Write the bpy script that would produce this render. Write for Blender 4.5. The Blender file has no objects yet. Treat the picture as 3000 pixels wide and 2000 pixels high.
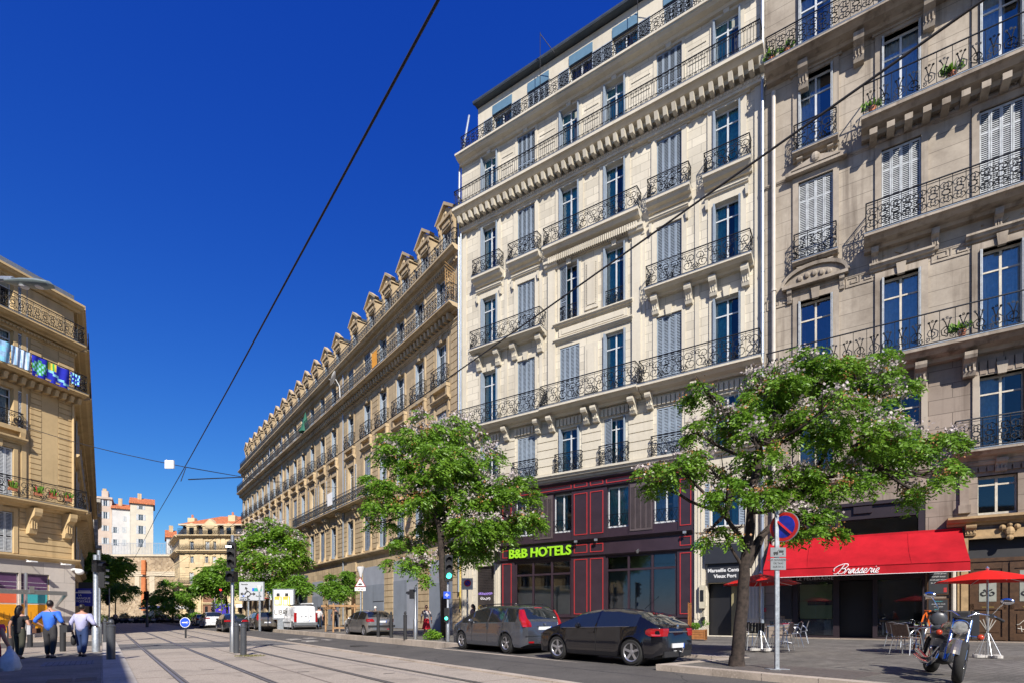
import bpy, math, random
import numpy as np
from mathutils import Vector, Matrix
R=math.radians
random.seed(7); rng=np.random.default_rng(7)
sc=bpy.context.scene
COL=sc.collection
# ---------------- camera, sky, sun, exposure ----------------
F=1550.0; HZ=1801.0; CH=1.38     # focal length (px of 3000), horizon row, eye height
cd=bpy.data.cameras.new('camera'); cam=bpy.data.objects.new('camera',cd); COL.objects.link(cam)
cam.location=(0,0,CH); cam.rotation_euler=(R(90),0,0)
cd.sensor_width=36; cd.lens=F/3000*36; cd.shift_y=(HZ-1000)/3000.0; cd.clip_start=.1; cd.clip_end=3000
sc.camera=cam
TRAVEL=Vector((-.24,1.3,-1.0)).normalized()      # direction the sunlight travels
SUND=-TRAVEL
elev=math.asin(SUND.z); azim=math.atan2(SUND.x,SUND.y)
w=bpy.data.worlds.new('World'); sc.world=w; w.use_nodes=True
nt=w.node_tree; nt.nodes.clear()
o_=nt.nodes.new('ShaderNodeOutputWorld'); bg=nt.nodes.new('ShaderNodeBackground'); sky=nt.nodes.new('ShaderNodeTexSky')
sky.sky_type='NISHITA'; sky.sun_disc=False; sky.sun_elevation=elev; sky.sun_rotation=azim
sky.altitude=0; sky.air_density=1.0; sky.dust_density=0.1; sky.ozone_density=6.0
bg.inputs[1].default_value=.11
# deep polarised Mediterranean blue: per-channel contrast of the physical sky
sep=nt.nodes.new('ShaderNodeSeparateColor'); com=nt.nodes.new('ShaderNodeCombineColor'); nt.links.new(sky.outputs[0],sep.inputs[0])
for i_,(g_,k_) in enumerate(((1.8,.85*.72),(1.3,.75*.72),(.6,.86*.72))):
    a_=nt.nodes.new('ShaderNodeMath'); a_.operation='MULTIPLY'; a_.inputs[1].default_value=.131; nt.links.new(sep.outputs[i_],a_.inputs[0])
    p_=nt.nodes.new('ShaderNodeMath'); p_.operation='POWER'; p_.inputs[1].default_value=g_; nt.links.new(a_.outputs[0],p_.inputs[0])
    q_=nt.nodes.new('ShaderNodeMath'); q_.operation='MULTIPLY'; q_.inputs[1].default_value=k_/.131; nt.links.new(p_.outputs[0],q_.inputs[0]); nt.links.new(q_.outputs[0],com.inputs[i_])
nt.links.new(com.outputs[0],bg.inputs[0]); nt.links.new(bg.outputs[0],o_.inputs[0])
sl=bpy.data.lights.new('sun','SUN'); sl.energy=4.4; sl.angle=R(.5); sl.color=(1,.94,.85)
so=bpy.data.objects.new('sun',sl); COL.objects.link(so); so.rotation_euler=TRAVEL.to_track_quat('-Z','Y').to_euler(); so.location=(10,-30,60)
sc.view_settings.view_transform='Standard'; sc.view_settings.look='None'; sc.view_settings.gamma=1; sc.view_settings.exposure=0.72
sc.cycles.max_bounces=5; sc.cycles.diffuse_bounces=3; sc.cycles.glossy_bounces=2; sc.cycles.transparent_max_bounces=8; sc.cycles.transmission_bounces=2

# ---------------- mesh and object helpers ----------------
class MB:
    def __init__(s): s.v=[]; s.f=[]; s.m=[]
    def quad(s,a,b,c,d,m=0):
        n=len(s.v); s.v+=[a,b,c,d]; s.f.append((n,n+1,n+2,n+3)); s.m.append(m)
    def box(s,x0,x1,y0,y1,z0,z1,m=0):
        n=len(s.v)
        s.v+=[(x0,y0,z0),(x1,y0,z0),(x1,y1,z0),(x0,y1,z0),(x0,y0,z1),(x1,y0,z1),(x1,y1,z1),(x0,y1,z1)]
        for f in ((0,3,2,1),(4,5,6,7),(0,1,5,4),(1,2,6,5),(2,3,7,6),(3,0,4,7)): s.f.append(tuple(n+i for i in f)); s.m.append(m)
    def frus(s,cx,cy,z0,z1,a0,b0,a1,b1,m=0):   # box tapering from half sizes a0,b0 to a1,b1
        n=len(s.v)
        for z,a,b in ((z0,a0,b0),(z1,a1,b1)): s.v+=[(cx-a,cy-b,z),(cx+a,cy-b,z),(cx+a,cy+b,z),(cx-a,cy+b,z)]
        for f in ((0,3,2,1),(4,5,6,7),(0,1,5,4),(1,2,6,5),(2,3,7,6),(3,0,4,7)): s.f.append(tuple(n+i for i in f)); s.m.append(m)
    def ext(s,prof,x0,x1,m=0):     # extrude (y,z) polygon along x
        n=len(s.v); k=len(prof)
        s.v+=[(x0,y,z) for y,z in prof]+[(x1,y,z) for y,z in prof]
        for i in range(k):
            j=(i+1)%k; s.f.append((n+i,n+j,n+k+j,n+k+i)); s.m.append(m)
        s.f.append(tuple(n+i for i in range(k))[::-1]); s.m.append(m)
        s.f.append(tuple(n+k+i for i in range(k))); s.m.append(m)
    def exty(s,prof,y0,y1,m=0):    # extrude (x,z) polygon along y
        n=len(s.v); k=len(prof)
        s.v+=[(x,y0,z) for x,z in prof]+[(x,y1,z) for x,z in prof]
        for i in range(k):
            j=(i+1)%k; s.f.append((n+i,n+j,n+k+j,n+k+i)); s.m.append(m)
        s.f.append(tuple(n+i for i in range(k))[::-1]); s.m.append(m)
        s.f.append(tuple(n+k+i for i in range(k))); s.m.append(m)
    def extz(s,prof,z0,z1,m=0):
        n=len(s.v); k=len(prof)
        s.v+=[(x,y,z0) for x,y in prof]+[(x,y,z1) for x,y in prof]
        for i in range(k):
            j=(i+1)%k; s.f.append((n+i,n+j,n+k+j,n+k+i)); s.m.append(m)
        s.f.append(tuple(n+i for i in range(k))[::-1]); s.m.append(m)
        s.f.append(tuple(n+k+i for i in range(k))); s.m.append(m)
    def tube(s,pts,r,n=6,m=0,cap=True):
        pts=[Vector(p) for p in pts]; rr=r if isinstance(r,(list,tuple)) else [r]*len(pts)
        base=len(s.v); up=None
        for i,p in enumerate(pts):
            d=(pts[min(i+1,len(pts)-1)]-pts[max(i-1,0)])
            if d.length<1e-9: d=Vector((0,0,1))
            d.normalize()
            if up is None:
                up=Vector((0,0,1)) if abs(d.z)<.9 else Vector((1,0,0))
            a=(up-d*up.dot(d))
            if a.length<1e-4: a=d.orthogonal()
            a.normalize(); up=a; b=d.cross(a)
            for k in range(n):
                t=2*math.pi*k/n+.5
                q=p+a*(math.cos(t)*rr[i])+b*(math.sin(t)*rr[i]); s.v.append((q.x,q.y,q.z))
        for i in range(len(pts)-1):
            for k in range(n):
                k2=(k+1)%n; s.f.append((base+i*n+k,base+i*n+k2,base+(i+1)*n+k2,base+(i+1)*n+k)); s.m.append(m)
        if cap:
            s.f.append(tuple(base+k for k in range(n))[::-1]); s.m.append(m)
            e=base+(len(pts)-1)*n; s.f.append(tuple(e+k for k in range(n))); s.m.append(m)
    def lathe(s,prof,c=(0,0,0),n=16,m=0,axis='z',ang=0,cap=True):   # prof: (r,h)
        base=len(s.v)
        for r,h in prof:
            for k in range(n):
                t=2*math.pi*k/n+ang; a,b=r*math.cos(t),r*math.sin(t)
                s.v.append({'z':(c[0]+a,c[1]+b,c[2]+h),'y':(c[0]+a,c[1]+h,c[2]+b),'x':(c[0]+h,c[1]+a,c[2]+b)}[axis])
        for i in range(len(prof)-1):
            for k in range(n):
                k2=(k+1)%n; s.f.append((base+i*n+k,base+i*n+k2,base+(i+1)*n+k2,base+(i+1)*n+k)); s.m.append(m)
        if cap and prof[0][0]>1e-4: s.f.append(tuple(base+k for k in range(n))[::-1]); s.m.append(m)
        if cap and prof[-1][0]>1e-4:
            e=base+(len(prof)-1)*n; s.f.append(tuple(e+k for k in range(n))); s.m.append(m)
    def ball(s,c,r,n=10,m=0,sq=(1,1,1)):
        k=6; s_=len(s.v)
        s.lathe([(max(1e-5,math.sin(math.pi*i/k)*r),-math.cos(math.pi*i/k)*r) for i in range(k+1)],(0,0,0),n,m)
        for i in range(s_,len(s.v)):
            x,y,z=s.v[i]; s.v[i]=(c[0]+x*sq[0],c[1]+y*sq[1],c[2]+z*sq[2])
    def xf(s,M,start=0):
        for i in range(start,len(s.v)):
            q=M@Vector(s.v[i]); s.v[i]=(q.x,q.y,q.z)
    def mesh(s,name,mats,smooth=None):
        me=bpy.data.meshes.new(name); me.from_pydata(s.v,[],s.f)
        for mt in (mats if isinstance(mats,(list,tuple)) else [mats]): me.materials.append(mt)
        me.polygons.foreach_set('material_index',s.m)
        if smooth is not None:
            me.polygons.foreach_set('use_smooth',[True]*len(s.f)); me.set_sharp_from_angle(angle=R(smooth))
        me.update(); return me
    def build(s,name,mats,parent=None,smooth=None,loc=(0,0,0),rot=(0,0,0)):
        return put(name,s.mesh(name,mats,smooth),parent,loc,rot)
def put(name,me,parent=None,loc=(0,0,0),rot=(0,0,0)):
    o=bpy.data.objects.new(name,me); COL.objects.link(o); o.location=loc; o.rotation_euler=rot
    if parent is not None: o.parent=parent
    return o
def tag(o,label=None,cat=None,group=None,kind=None):
    for k,v in (('label',label),('category',cat),('group',group),('kind',kind)):
        if v: o[k]=v
    return o
def thing(name,label,cat,loc=(0,0,0),rz=0,group=None):
    o=bpy.data.objects.new(name,None); COL.objects.link(o); o.location=loc; o.rotation_euler=(0,0,rz)
    return tag(o,label,cat,group)
def copy_tree(o,parent=None):
    c=o.copy(); COL.objects.link(c); c.parent=parent
    for ch in list(o.children): copy_tree(ch,c)
    return c
def at(px,py,Y):        # a place in the street from a direction and a distance
    return Vector(((px-1500)/F*Y,Y,CH+(HZ-py)/F*Y))
def gd(px,py,h):        # point on ground lying h below the eye
    Y=h*F/(py-HZ); return Vector(((px-1500)/F*Y,Y,CH-h))

# ---------------- materials ----------------
def nodes(name):
    m=bpy.data.materials.new(name); m.use_nodes=True; n=m.node_tree; b=n.nodes['Principled BSDF']; return m,n,b
def mixc(n,fac,a,b,mode='MIX'):
    x=n.nodes.new('ShaderNodeMix'); x.data_type='RGBA'; x.blend_type=mode
    for s_,v in ((0,fac),(6,a),(7,b)):
        if hasattr(v,'type'): n.links.new(v,x.inputs[s_])
        else: x.inputs[s_].default_value=v if s_==0 else (*v,1)
    return x.outputs[2]
def ramp(n,src,p0,p1):
    r=n.nodes.new('ShaderNodeMapRange'); r.inputs[1].default_value=p0; r.inputs[2].default_value=p1; n.links.new(src,r.inputs[0]); return r.outputs[0]
def tex(n,kind,scale,co=None,**k):
    t=n.nodes.new('ShaderNodeTex'+kind); t.inputs['Scale'].default_value=scale
    for a,v in k.items(): t.inputs[a.replace('_',' ')].default_value=v
    if co is None: co=n.nodes.new('ShaderNodeTexCoord').outputs['Object']
    n.links.new(co,t.inputs['Vector']); return t
def Mt(name,col,rough=.75,metal=0,var=.18,scale=2.5,bump=0,bscale=40,spec=.5,coat=0,sheen=0):
    m,n,b=nodes(name); b.inputs['Roughness'].default_value=rough; b.inputs['Metallic'].default_value=metal
    b.inputs['Specular IOR Level'].default_value=spec; b.inputs['Coat Weight'].default_value=coat
    if var>0:
        t=tex(n,'Noise',scale,Detail=5.0,Roughness=.65)
        dk=tuple(c*(1-var) for c in col); lt=tuple(min(1,c*(1+var)) for c in col)
        n.links.new(mixc(n,ramp(n,t.outputs[0],.3,.7),dk,lt),b.inputs['Base Color'])
    else: b.inputs['Base Color'].default_value=(*col,1)
    if bump:
        t=tex(n,'Noise',bscale,Detail=4.0); bp=n.nodes.new('ShaderNodeBump'); bp.inputs[0].default_value=bump; bp.inputs[1].default_value=.02
        n.links.new(t.outputs[0],bp.inputs[2]); n.links.new(bp.outputs[0],b.inputs['Normal'])
    return m
def Stone(name,col,bw=.9,bh=.42,mortar=.012,jd=.55,stain=.25,staincol=(.12,.09,.06),blockvar=.12,vertical=True,course_only=False):
    m,n,b=nodes(name); b.inputs['Roughness'].default_value=.85; b.inputs['Specular IOR Level'].default_value=.25
    co=n.nodes.new('ShaderNodeTexCoord').outputs['Object']
    mp=n.nodes.new('ShaderNodeMapping'); mp.inputs['Rotation'].default_value=(R(90) if vertical else 0,0,0)
    n.links.new(co,mp.inputs[0])
    br=n.nodes.new('ShaderNodeTexBrick'); br.inputs['Scale'].default_value=1; n.links.new(mp.outputs[0],br.inputs['Vector'])
    br.inputs['Mortar Size'].default_value=mortar; br.inputs['Mortar Smooth'].default_value=.3
    br.inputs['Brick Width'].default_value=bw if not course_only else 40; br.inputs['Row Height'].default_value=bh
    br.inputs['Color1'].default_value=(*[c*(1-blockvar) for c in col],1); br.inputs['Color2'].default_value=(*[min(1,c*(1+blockvar)) for c in col],1)
    br.inputs['Mortar'].default_value=(*[c*jd for c in col],1)
    t=tex(n,'Noise',.35,co,Detail=8.0,Roughness=.7); t2=tex(n,'Noise',6,co,Detail=6.0,Roughness=.7)
    c=mixc(n,ramp(n,t2.outputs[0],.25,.75),br.outputs[0],tuple(min(1,x*1.12) for x in col)) if False else br.outputs[0]
    mm=n.nodes.new('ShaderNodeMath'); mm.operation='MULTIPLY'; mm.inputs[1].default_value=stain
    n.links.new(ramp(n,t.outputs[0],.45,.75),mm.inputs[0]); c=mixc(n,mm.outputs[0],c,staincol)
    m3=n.nodes.new('ShaderNodeMath'); m3.operation='MULTIPLY'; m3.inputs[1].default_value=.22
    n.links.new(ramp(n,t2.outputs[0],.4,.8),m3.inputs[0]); c=mixc(n,m3.outputs[0],c,tuple(x*.6 for x in col))
    # rain streaks: noise stretched down the wall
    if vertical and stain>.15:
        ms=n.nodes.new('ShaderNodeMapping'); ms.inputs['Scale'].default_value=(2.2,2.2,.12); n.links.new(co,ms.inputs[0])
        ts=tex(n,'Noise',1.0,ms.outputs[0],Detail=5.0,Roughness=.6)
        m4=n.nodes.new('ShaderNodeMath'); m4.operation='MULTIPLY'; m4.inputs[1].default_value=stain*.9
        n.links.new(ramp(n,ts.outputs[0],.52,.72),m4.inputs[0]); c=mixc(n,m4.outputs[0],c,staincol)
    n.links.new(c,b.inputs['Base Color'])
    bp=n.nodes.new('ShaderNodeBump'); bp.inputs[0].default_value=.35; bp.inputs[1].default_value=.02
    n.links.new(t2.outputs[0],bp.inputs[2]); n.links.new(bp.outputs[0],b.inputs['Normal'])
    return m
def Glass(name,tint=(.02,.03,.04),mixf=.35,rough=.03):
    m,n,b=nodes(name); n.nodes.remove(b); out=n.nodes['Material Output']
    tr=n.nodes.new('ShaderNodeBsdfTransparent'); tr.inputs[0].default_value=(.72,.80,.82,1)
    gl=n.nodes.new('ShaderNodeBsdfGlossy'); gl.inputs['Roughness'].default_value=rough; gl.inputs[0].default_value=(.9,.95,1,1)
    fr=n.nodes.new('ShaderNodeFresnel'); fr.inputs[0].default_value=1.7
    ad=n.nodes.new('ShaderNodeMath'); ad.operation='ADD'; ad.use_clamp=True; ad.inputs[1].default_value=mixf; n.links.new(fr.outputs[0],ad.inputs[0])
    nz=tex(n,'Noise',.9,n.nodes.new('ShaderNodeNewGeometry').outputs['Position'],Detail=2.0); bp=n.nodes.new('ShaderNodeBump'); bp.inputs[0].default_value=.45; bp.inputs[1].default_value=.05
    n.links.new(nz.outputs[0],bp.inputs[2]); n.links.new(bp.outputs[0],gl.inputs['Normal'])
    mx=n.nodes.new('ShaderNodeMixShader'); n.links.new(ad.outputs[0],mx.inputs[0]); n.links.new(tr.outputs[0],mx.inputs[1]); n.links.new(gl.outputs[0],mx.inputs[2])
    n.links.new(mx.outputs[0],out.inputs[0]); return m
def Leaf(name,col,col2,trans=.35):
    m,n,b=nodes(name); b.inputs['Roughness'].default_value=.45; b.inputs['Specular IOR Level'].default_value=.4
    t=tex(n,'Noise',1.6,Detail=4.0,Roughness=.8); t2=tex(n,'Noise',14,Detail=2.0)
    c=mixc(n,ramp(n,t.outputs[0],.38,.62),col,col2); c=mixc(n,ramp(n,t2.outputs[0],.45,.85),c,tuple(x*.6 for x in col))
    n.links.new(c,b.inputs['Base Color'])
    out=n.nodes['Material Output']; tl=n.nodes.new('ShaderNodeBsdfTranslucent'); n.links.new(c,tl.inputs[0])
    mx=n.nodes.new('ShaderNodeMixShader'); mx.inputs[0].default_value=trans; n.links.new(b.outputs[0],mx.inputs[1]); n.links.new(tl.outputs[0],mx.inputs[2]); n.links.new(mx.outputs[0],out.inputs[0])
    return m
def Emit(name,col,st):
    m,n,b=nodes(name); b.inputs['Emission Color'].default_value=(*col,1); b.inputs['Emission Strength'].default_value=st; b.inputs['Base Color'].default_value=(*col,1); return m

S_HOT=Stone('pale_limestone',(.57,.52,.42),.95,.46,.014,.58,.28,(.30,.25,.18),.14)
S_HOTP=Stone('pale_limestone_trim',(.57,.52,.42),3.1,20,.004,.8,.30,(.30,.25,.18),.05)
S_LONG=Stone('warm_limestone',(.50,.385,.235),1.1,.5,.012,.6,.5,(.14,.10,.06),.12)
S_LONGP=Stone('warm_limestone_trim',(.50,.385,.235),3,20,.004,.8,.55,(.15,.10,.06),.05)
S_RIGHT=Stone('weathered_limestone',(.40,.345,.275),6.0,.66,.014,.45,.75,(.10,.075,.055),.06)
S_RIGHTP=Stone('weathered_limestone_trim',(.38,.325,.26),4,20,.004,.8,.85,(.10,.075,.055),.05)
S_LEFT=Stone('ochre_limestone',(.58,.425,.225),1.2,.5,.010,.7,.28,(.20,.13,.06),.07)
S_LEFTP=Stone('ochre_limestone_trim',(.58,.425,.225),3,20,.004,.8,.35,(.20,.13,.06),.05)
IRON=Mt('wrought_iron',(.018,.020,.024),.45,.4,.2)
BLUESH=Mt('blue_grey_shutter_paint',(.25,.30,.36),.55,0,.16,1.5)
GREYSH=Mt('weathered_grey_shutter_paint',(.42,.44,.45),.7,0,.25,5)
DARKSH=Mt('slate_shutter_paint',(.17,.21,.27),.6,0,.2,3)
WHITEP=Mt('white_frame_paint',(.52,.54,.55),.4,0,.08)
CREAMP=Mt('cream_frame_paint',(.50,.45,.36),.6,0,.2,6)
GLASS=Glass('window_glass',mixf=.02); GLASSB=Glass('reflective_window_glass',mixf=.14); GLASSD=Glass('shop_glass',mixf=.03)
CURT=Mt('teal_curtain',(.15,.58,.62),.9,0,.25,6); CURTW=Mt('pale_net_curtain',(.62,.68,.72),.9,0,.2,6); CURTP=Mt('violet_curtain',(.12,.06,.16),.9,0,.2,4)
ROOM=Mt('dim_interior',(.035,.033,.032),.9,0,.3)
ZINC=Mt('zinc',(.30,.34,.37),.4,.6,.12); ZINCD=Mt('dark_zinc',(.07,.085,.10),.5,.4,.2); SLATE=Stone('slate_tiles',(.085,.095,.12),.3,.22,.01,.5,.2,(.03,.03,.03),.25)
PIPE=Mt('grey_pipe',(.36,.40,.45),.35,.5,.1); PIPEW=Mt('beige_pipe',(.50,.45,.38),.5,0,.12); YEL=Mt('yellow_pipe',(.62,.47,.03),.5,0,.1)
AUB=Mt('aubergine_paint',(.034,.021,.029),.38,0,.18,1.2,spec=.4); REDT=Mt('red_trim_paint',(.36,.028,.030),.45,0,.08)
GREENL=Mt('lime_letter',(.30,.62,.02),.4,0,.05); BLACK=Mt('black_plastic',(.012,.012,.014),.4,0,.1); BLK2=Mt('matt_black',(.02,.02,.022),.7,0,.2)
STEEL=Mt('brushed_steel',(.42,.43,.44),.35,.85,.1); GALV=Mt('galvanised_steel',(.36,.39,.42),.5,.7,.3,14); CHROME=Mt('chrome',(.75,.76,.78),.12,1,.05)
ALU=Mt('aluminium',(.62,.63,.64),.28,.9,.08); WHITE=Mt('white_enamel',(.75,.75,.74),.45,0,.06); PLAST=Mt('white_plastic',(.62,.62,.62),.5,0,.08)
REDF=Mt('red_canvas',(.38,.009,.016),.75,0,.22,.9,.3,60,spec=.15); REDU=Mt('red_parasol_cloth',(.60,.014,.010),.65,0,.06,3,spec=.2)
GREYP=Mt('grey_painted_board',(.21,.235,.27),.7,0,.12,.8); GREYP2=Mt('light_grey_painted_board',(.29,.31,.35),.7,0,.12,.8)
WOOD=Mt('orange_brown_timber',(.30,.12,.035),.6,0,.3,8); WOODL=Mt('pale_timber',(.36,.21,.10),.7,0,.3,8); OAK=Mt('varnished_oak',(.065,.033,.015),.4,0,.35,7); OAKL=Mt('light_oak_frame',(.36,.22,.09),.5,0,.25,7)
BARK=Mt('brown_bark',(.036,.026,.021),.95,0,.7,11,1.0,18); BARKL=Mt('pale_young_bark',(.24,.19,.14),.9,0,.3,9)
LEAF=Leaf('chinaberry_leaf',(.105,.235,.016),(.22,.385,.035)); LEAF2=Leaf('far_tree_leaf',(.10,.23,.02),(.19,.35,.035)); BLOS=Leaf('lilac_blossom',(.40,.345,.335),(.58,.50,.48),.2); BERRY=Mt('orange_berries',(.30,.14,.04),.6,0,.3,20)
TERRA=Mt('terracotta',(.45,.16,.08),.8,0,.2,6); TILE=Stone('roman_tiles',(.52,.17,.07),.22,.35,.02,.55,.3,(.2,.1,.06),.3,vertical=False)
GOLDI=Mt('brass',(.7,.5,.15),.3,.9,.05)
SKIN=Mt('tan_skin',(.42,.22,.15),.55,0,.06); HAIR=Mt('dark_hair',(.012,.009,.008),.5,0,.2,20); HAIRG=Mt('grey_hair',(.3,.28,.26),.7,0,.2,20)

# ---------------- facade helpers (x along the wall, y into it, z up) ----------------
def bldg(name,label,cat,org,u):
    return thing(name,label,cat,(org[0],org[1],0),math.atan2(u[1],u[0]))
def wall(mb,x0,x1,z0,z1,ops,y=0,rd=.38,m=0,mr=None):
    mr=m if mr is None else mr
    xs=sorted({x0,x1,*[a for o in ops for a in o[:2] if x0<a<x1]}); zs=sorted({z0,z1,*[a for o in ops for a in o[2:4] if z0<a<z1]})
    for i in range(len(xs)-1):
        xm=(xs[i]+xs[i+1])/2; z=zs[0]
        run=None
        for j in range(len(zs)-1):
            zm=(zs[j]+zs[j+1])/2
            hole=any(o[0]<xm<o[1] and o[2]<zm<o[3] for o in ops)
            if not hole:
                if run is None: run=zs[j]
            if (hole or j==len(zs)-2) and run is not None:
                e=zs[j] if hole else zs[j+1]
                mb.quad((xs[i],y,run),(xs[i+1],y,run),(xs[i+1],y,e),(xs[i],y,e),m); run=None
    for a,b,c,d in [o[:4] for o in ops]:
        if a>=x1 or b<=x0: continue
        mb.quad((a,y,c),(a,y+rd,c),(a,y+rd,d),(a,y,d),mr); mb.quad((b,y+rd,c),(b,y,c),(b,y,d),(b,y+rd,d),mr)
        mb.quad((a,y,c),(b,y,c),(b,y+rd,c),(a,y+rd,c),mr); mb.quad((a,y+rd,d),(b,y+rd,d),(b,y,d),(a,y,d),mr)
def rustic(mb,x0,x1,z0,z1,ops,course=.46,gap=.05,proud=.05,m=0,y=0):
    n=max(1,round((z1-z0)/course)); c=(z1-z0)/n
    for k in range(n):
        a,b=z0+k*c+gap/2,z0+(k+1)*c-gap/2; zm=(a+b)/2; x=x0
        for o in sorted([o for o in ops if o[2]-.02<zm<o[3]+.02 and o[1]>x0 and o[0]<x1]):
            if o[0]>x+.05: mb.box(x,o[0],y-proud,y-.001,a,b,m)
            x=max(x,o[1])
        if x<x1-.05: mb.box(x,x1,y-proud,y-.001,a,b,m)
def mould(mb,x0,x1,z,d,h,m=0,y=0,ends=True):       # stepped cornice, top at z, height h, projection d
    pr=[(y-.001,z),(y-d,z),(y-d,z-h*.28),(y-d*.86,z-h*.34),(y-d*.70,z-h*.62),(y-d*.34,z-h*.70),(y-d*.26,z-h),(y-.001,z-h)]
    mb.ext(pr,x0,x1,m)
def surround(mb,o,wd=.2,pr=.06,m=0,key=True,sill=False,y=0,crown=False):
    a,b,c,d=o[:4]
    mb.box(a-wd,a-.002,y-pr,y-.001,c,d,m); mb.box(b+.002,b+wd,y-pr,y-.001,c,d,m); mb.box(a-wd,b+wd,y-pr,y-.001,d+.002,d+wd*1.1,m)
    if key: mb.frus((a+b)/2,y-.08,d-.06,d+.42,.13,.08,.18,.10,m)
    if sill: mb.box(a-.12,b+.12,y-.12,y-.001,c-.14,c,m)
    if crown: mould(mb,a-wd-.12,b+wd+.12,d+wd*1.1+.3,.22,.24,m,y)
def console(mb,x,w_,z,d,h,m=0,y=0):       # scrolled bracket under a slab, top at z
    pr=[(y-.001,z),(y-d,z),(y-d,z-.16*h),(y-d*.92,z-.3*h),(y-d*.6,z-.42*h),(y-d*.42,z-.62*h),(y-d*.5,z-.8*h),(y-d*.38,z-h),(y-.001,z-h*1.02)]
    mb.ext(pr,x-w_/2,x+w_/2,m)
    for q in (-.3,0,.3): mb.box(x+q*w_-.02,x+q*w_+.02,y-d*.56,y-d*.3,z-.8*h,z-.45*h,m)
def spiral(cx,cz,r,t0,turn,n=8,rin=.25):
    out=[]
    for i in range(n+1):
        f=i/n; t=t0+turn*2*math.pi*f; q=r*(1-(1-rin)*f); out.append((cx+math.cos(t)*q,cz+math.sin(t)*q))
    return out
def rail_mesh(style,L,d,h=1.0,tk=.019,ends=True):
    tk=max(tk,.022)
    key=('rail',style,round(L,2),round(d,2),h,tk,ends)
    if key in CACHE: return CACHE[key]
    mb=MB()
    def run(Lx,fn):
        P=lambda pts,r=tk: mb.tube([fn(a,b) for a,b in pts],r,3,cap=False)
        def bar(a0,a1,z,t=.02): mb.tube([fn(a0,z),fn(a1,z)],t,4)
        bar(0,Lx,h,.03); bar(0,Lx,.07,.02)
        if style=='bars':
            bar(0,Lx,h-.17,.013); bar(0,Lx,.24,.013)
            n=max(2,round(Lx/.145))
            for i in range(n+1):
                x=Lx*i/n; P([(x,.07),(x,h)],.014)
            n=max(2,round(Lx/.29))
            for i in range(n):
                x=Lx*(i+.5)/n
                for zz in (h-.085,.155): P([(x+.075*math.cos(t),zz+.075*math.sin(t)) for t in [k*math.pi/3 for k in range(7)]],.019)
        else:
            mod=.62 if style=='scroll' else (.42 if style=='dense' else .5)
            n=max(1,round(Lx/mod)); s=Lx/n
            for i in range(n+1): P([(s*i,.07),(s*i,h)],.013)
            if style!='flower': bar(0,Lx,h-.10,.012)
            for i in range(n):
                x=s*i; fl=i%2; H_=h-.18
                def Q(pts,r=tk): P([((x+s-(a-x)) if fl else a,b) for a,b in pts],r)
                if style=='scroll':
                    Q(spiral(x+s*.33,.07+H_*.68,H_*.27,-1.9,1.45,10)); Q(spiral(x+s*.62,.07+H_*.33,H_*.30,1.2,1.5,10))
                    Q([(x+.04,.1),(x+.12,.3),(x+.05,.45)]); Q(spiral(x+s*.82,.07+H_*.8,H_*.14,2.6,-1.2,7)); Q(spiral(x+s*.18,.07+H_*.2,H_*.14,-.5,-1.2,7))
                elif style=='flower':
                    Q(spiral(x+s*.5,.42,.24,-1.57,1.6,11)); Q([(x+s*.5,.2),(x+s*.45,.6),(x+s*.3,.9)]); Q([(x+s*.5,.5),(x+s*.62,.75),(x+s*.78,.92)])
                    for q in ((.3,.92),(.78,.94),(.52,.97)): Q(spiral(x+s*q[0],q[1]-.03,.04,0,1,5,.8),.02)
                    Q(spiral(x+s*.2,.2,.1,2,-1.2,6))
                else:
                    Q(spiral(x+s*.3,.07+H_*.74,H_*.2,-1.9,1.3,7)); Q(spiral(x+s*.7,.07+H_*.74,H_*.2,-1.2,-1.3,7))
                    Q(spiral(x+s*.3,.07+H_*.26,H_*.2,1.9,-1.3,7)); Q(spiral(x+s*.7,.07+H_*.26,H_*.2,1.2,1.3,7))
                    Q(spiral(x+s*.5,.07+H_*.5,H_*.12,0,1,6,1))
    run(L,lambda a,b:(a,-d,b))
    if ends and d>.15:
        run(d,lambda a,b:(0,-d+a,b)); run(d,lambda a,b:(L,-d+a,b))
    CACHE[key]=mb.mesh('railing',IRON); return CACHE[key]
CACHE={}; GLS=[GLASS]; SHY=[-.16]
def balcony(root,x0,x1,z,d,style,mat,h=1.05,th=.28,inset=.07,tk=.020,name='balcony',y=0,cons=(),ch=.55,cd_=None,cw=.3):
    mb=MB(); mould(mb,x0,x1,z,d,th,0,y)
    mb.box(x0-.01,x1+.01,y-d-.012,y-.001,z,z+.03,1)
    for c in cons: console(mb,c,cw,z-th,(cd_ or d*.8),ch,0,y)
    o=mb.build(name,[mat,ZINC],root)
    put('railing',rail_mesh(style,x1-x0-2*inset,d-inset,h,tk),o,(x0+inset,y,z+.03))
    return o
def leafmb(mb,x0,x1,y,z0,z1,tilt=0,slats=True,m=0):    # one louvred shutter leaf in plane y
    f=.05; mb.box(x0,x0+f,y,y+.04,z0,z1,m); mb.box(x1-f,x1,y,y+.04,z0,z1,m)
    zs=[z0,z0+(z1-z0)*.36,z1]
    mb.box(x0+f,x1-f,y+.002,y+.038,z0,z0+.09,m); mb.box(x0+f,x1-f,y+.002,y+.038,z1-.08,z1,m); mb.box(x0+f,x1-f,y+.002,y+.038,zs[1]-.04,zs[1]+.04,m)
    n=int((z1-z0)/.085)
    for i in range(n):
        z=z0+.1+(z1-z0-.2)*i/n
        if abs(z-zs[1])<.06: continue
        mb.quad((x0+f,y+.005,z),(x1-f,y+.005,z),(x1-f,y+.035,z+.055),(x0+f,y+.035,z+.055),m)
    mb.quad((x0+f,y+.039,z0),(x1-f,y+.039,z0),(x1-f,y+.039,z1),(x0+f,y+.039,z1),m+1)
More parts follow.
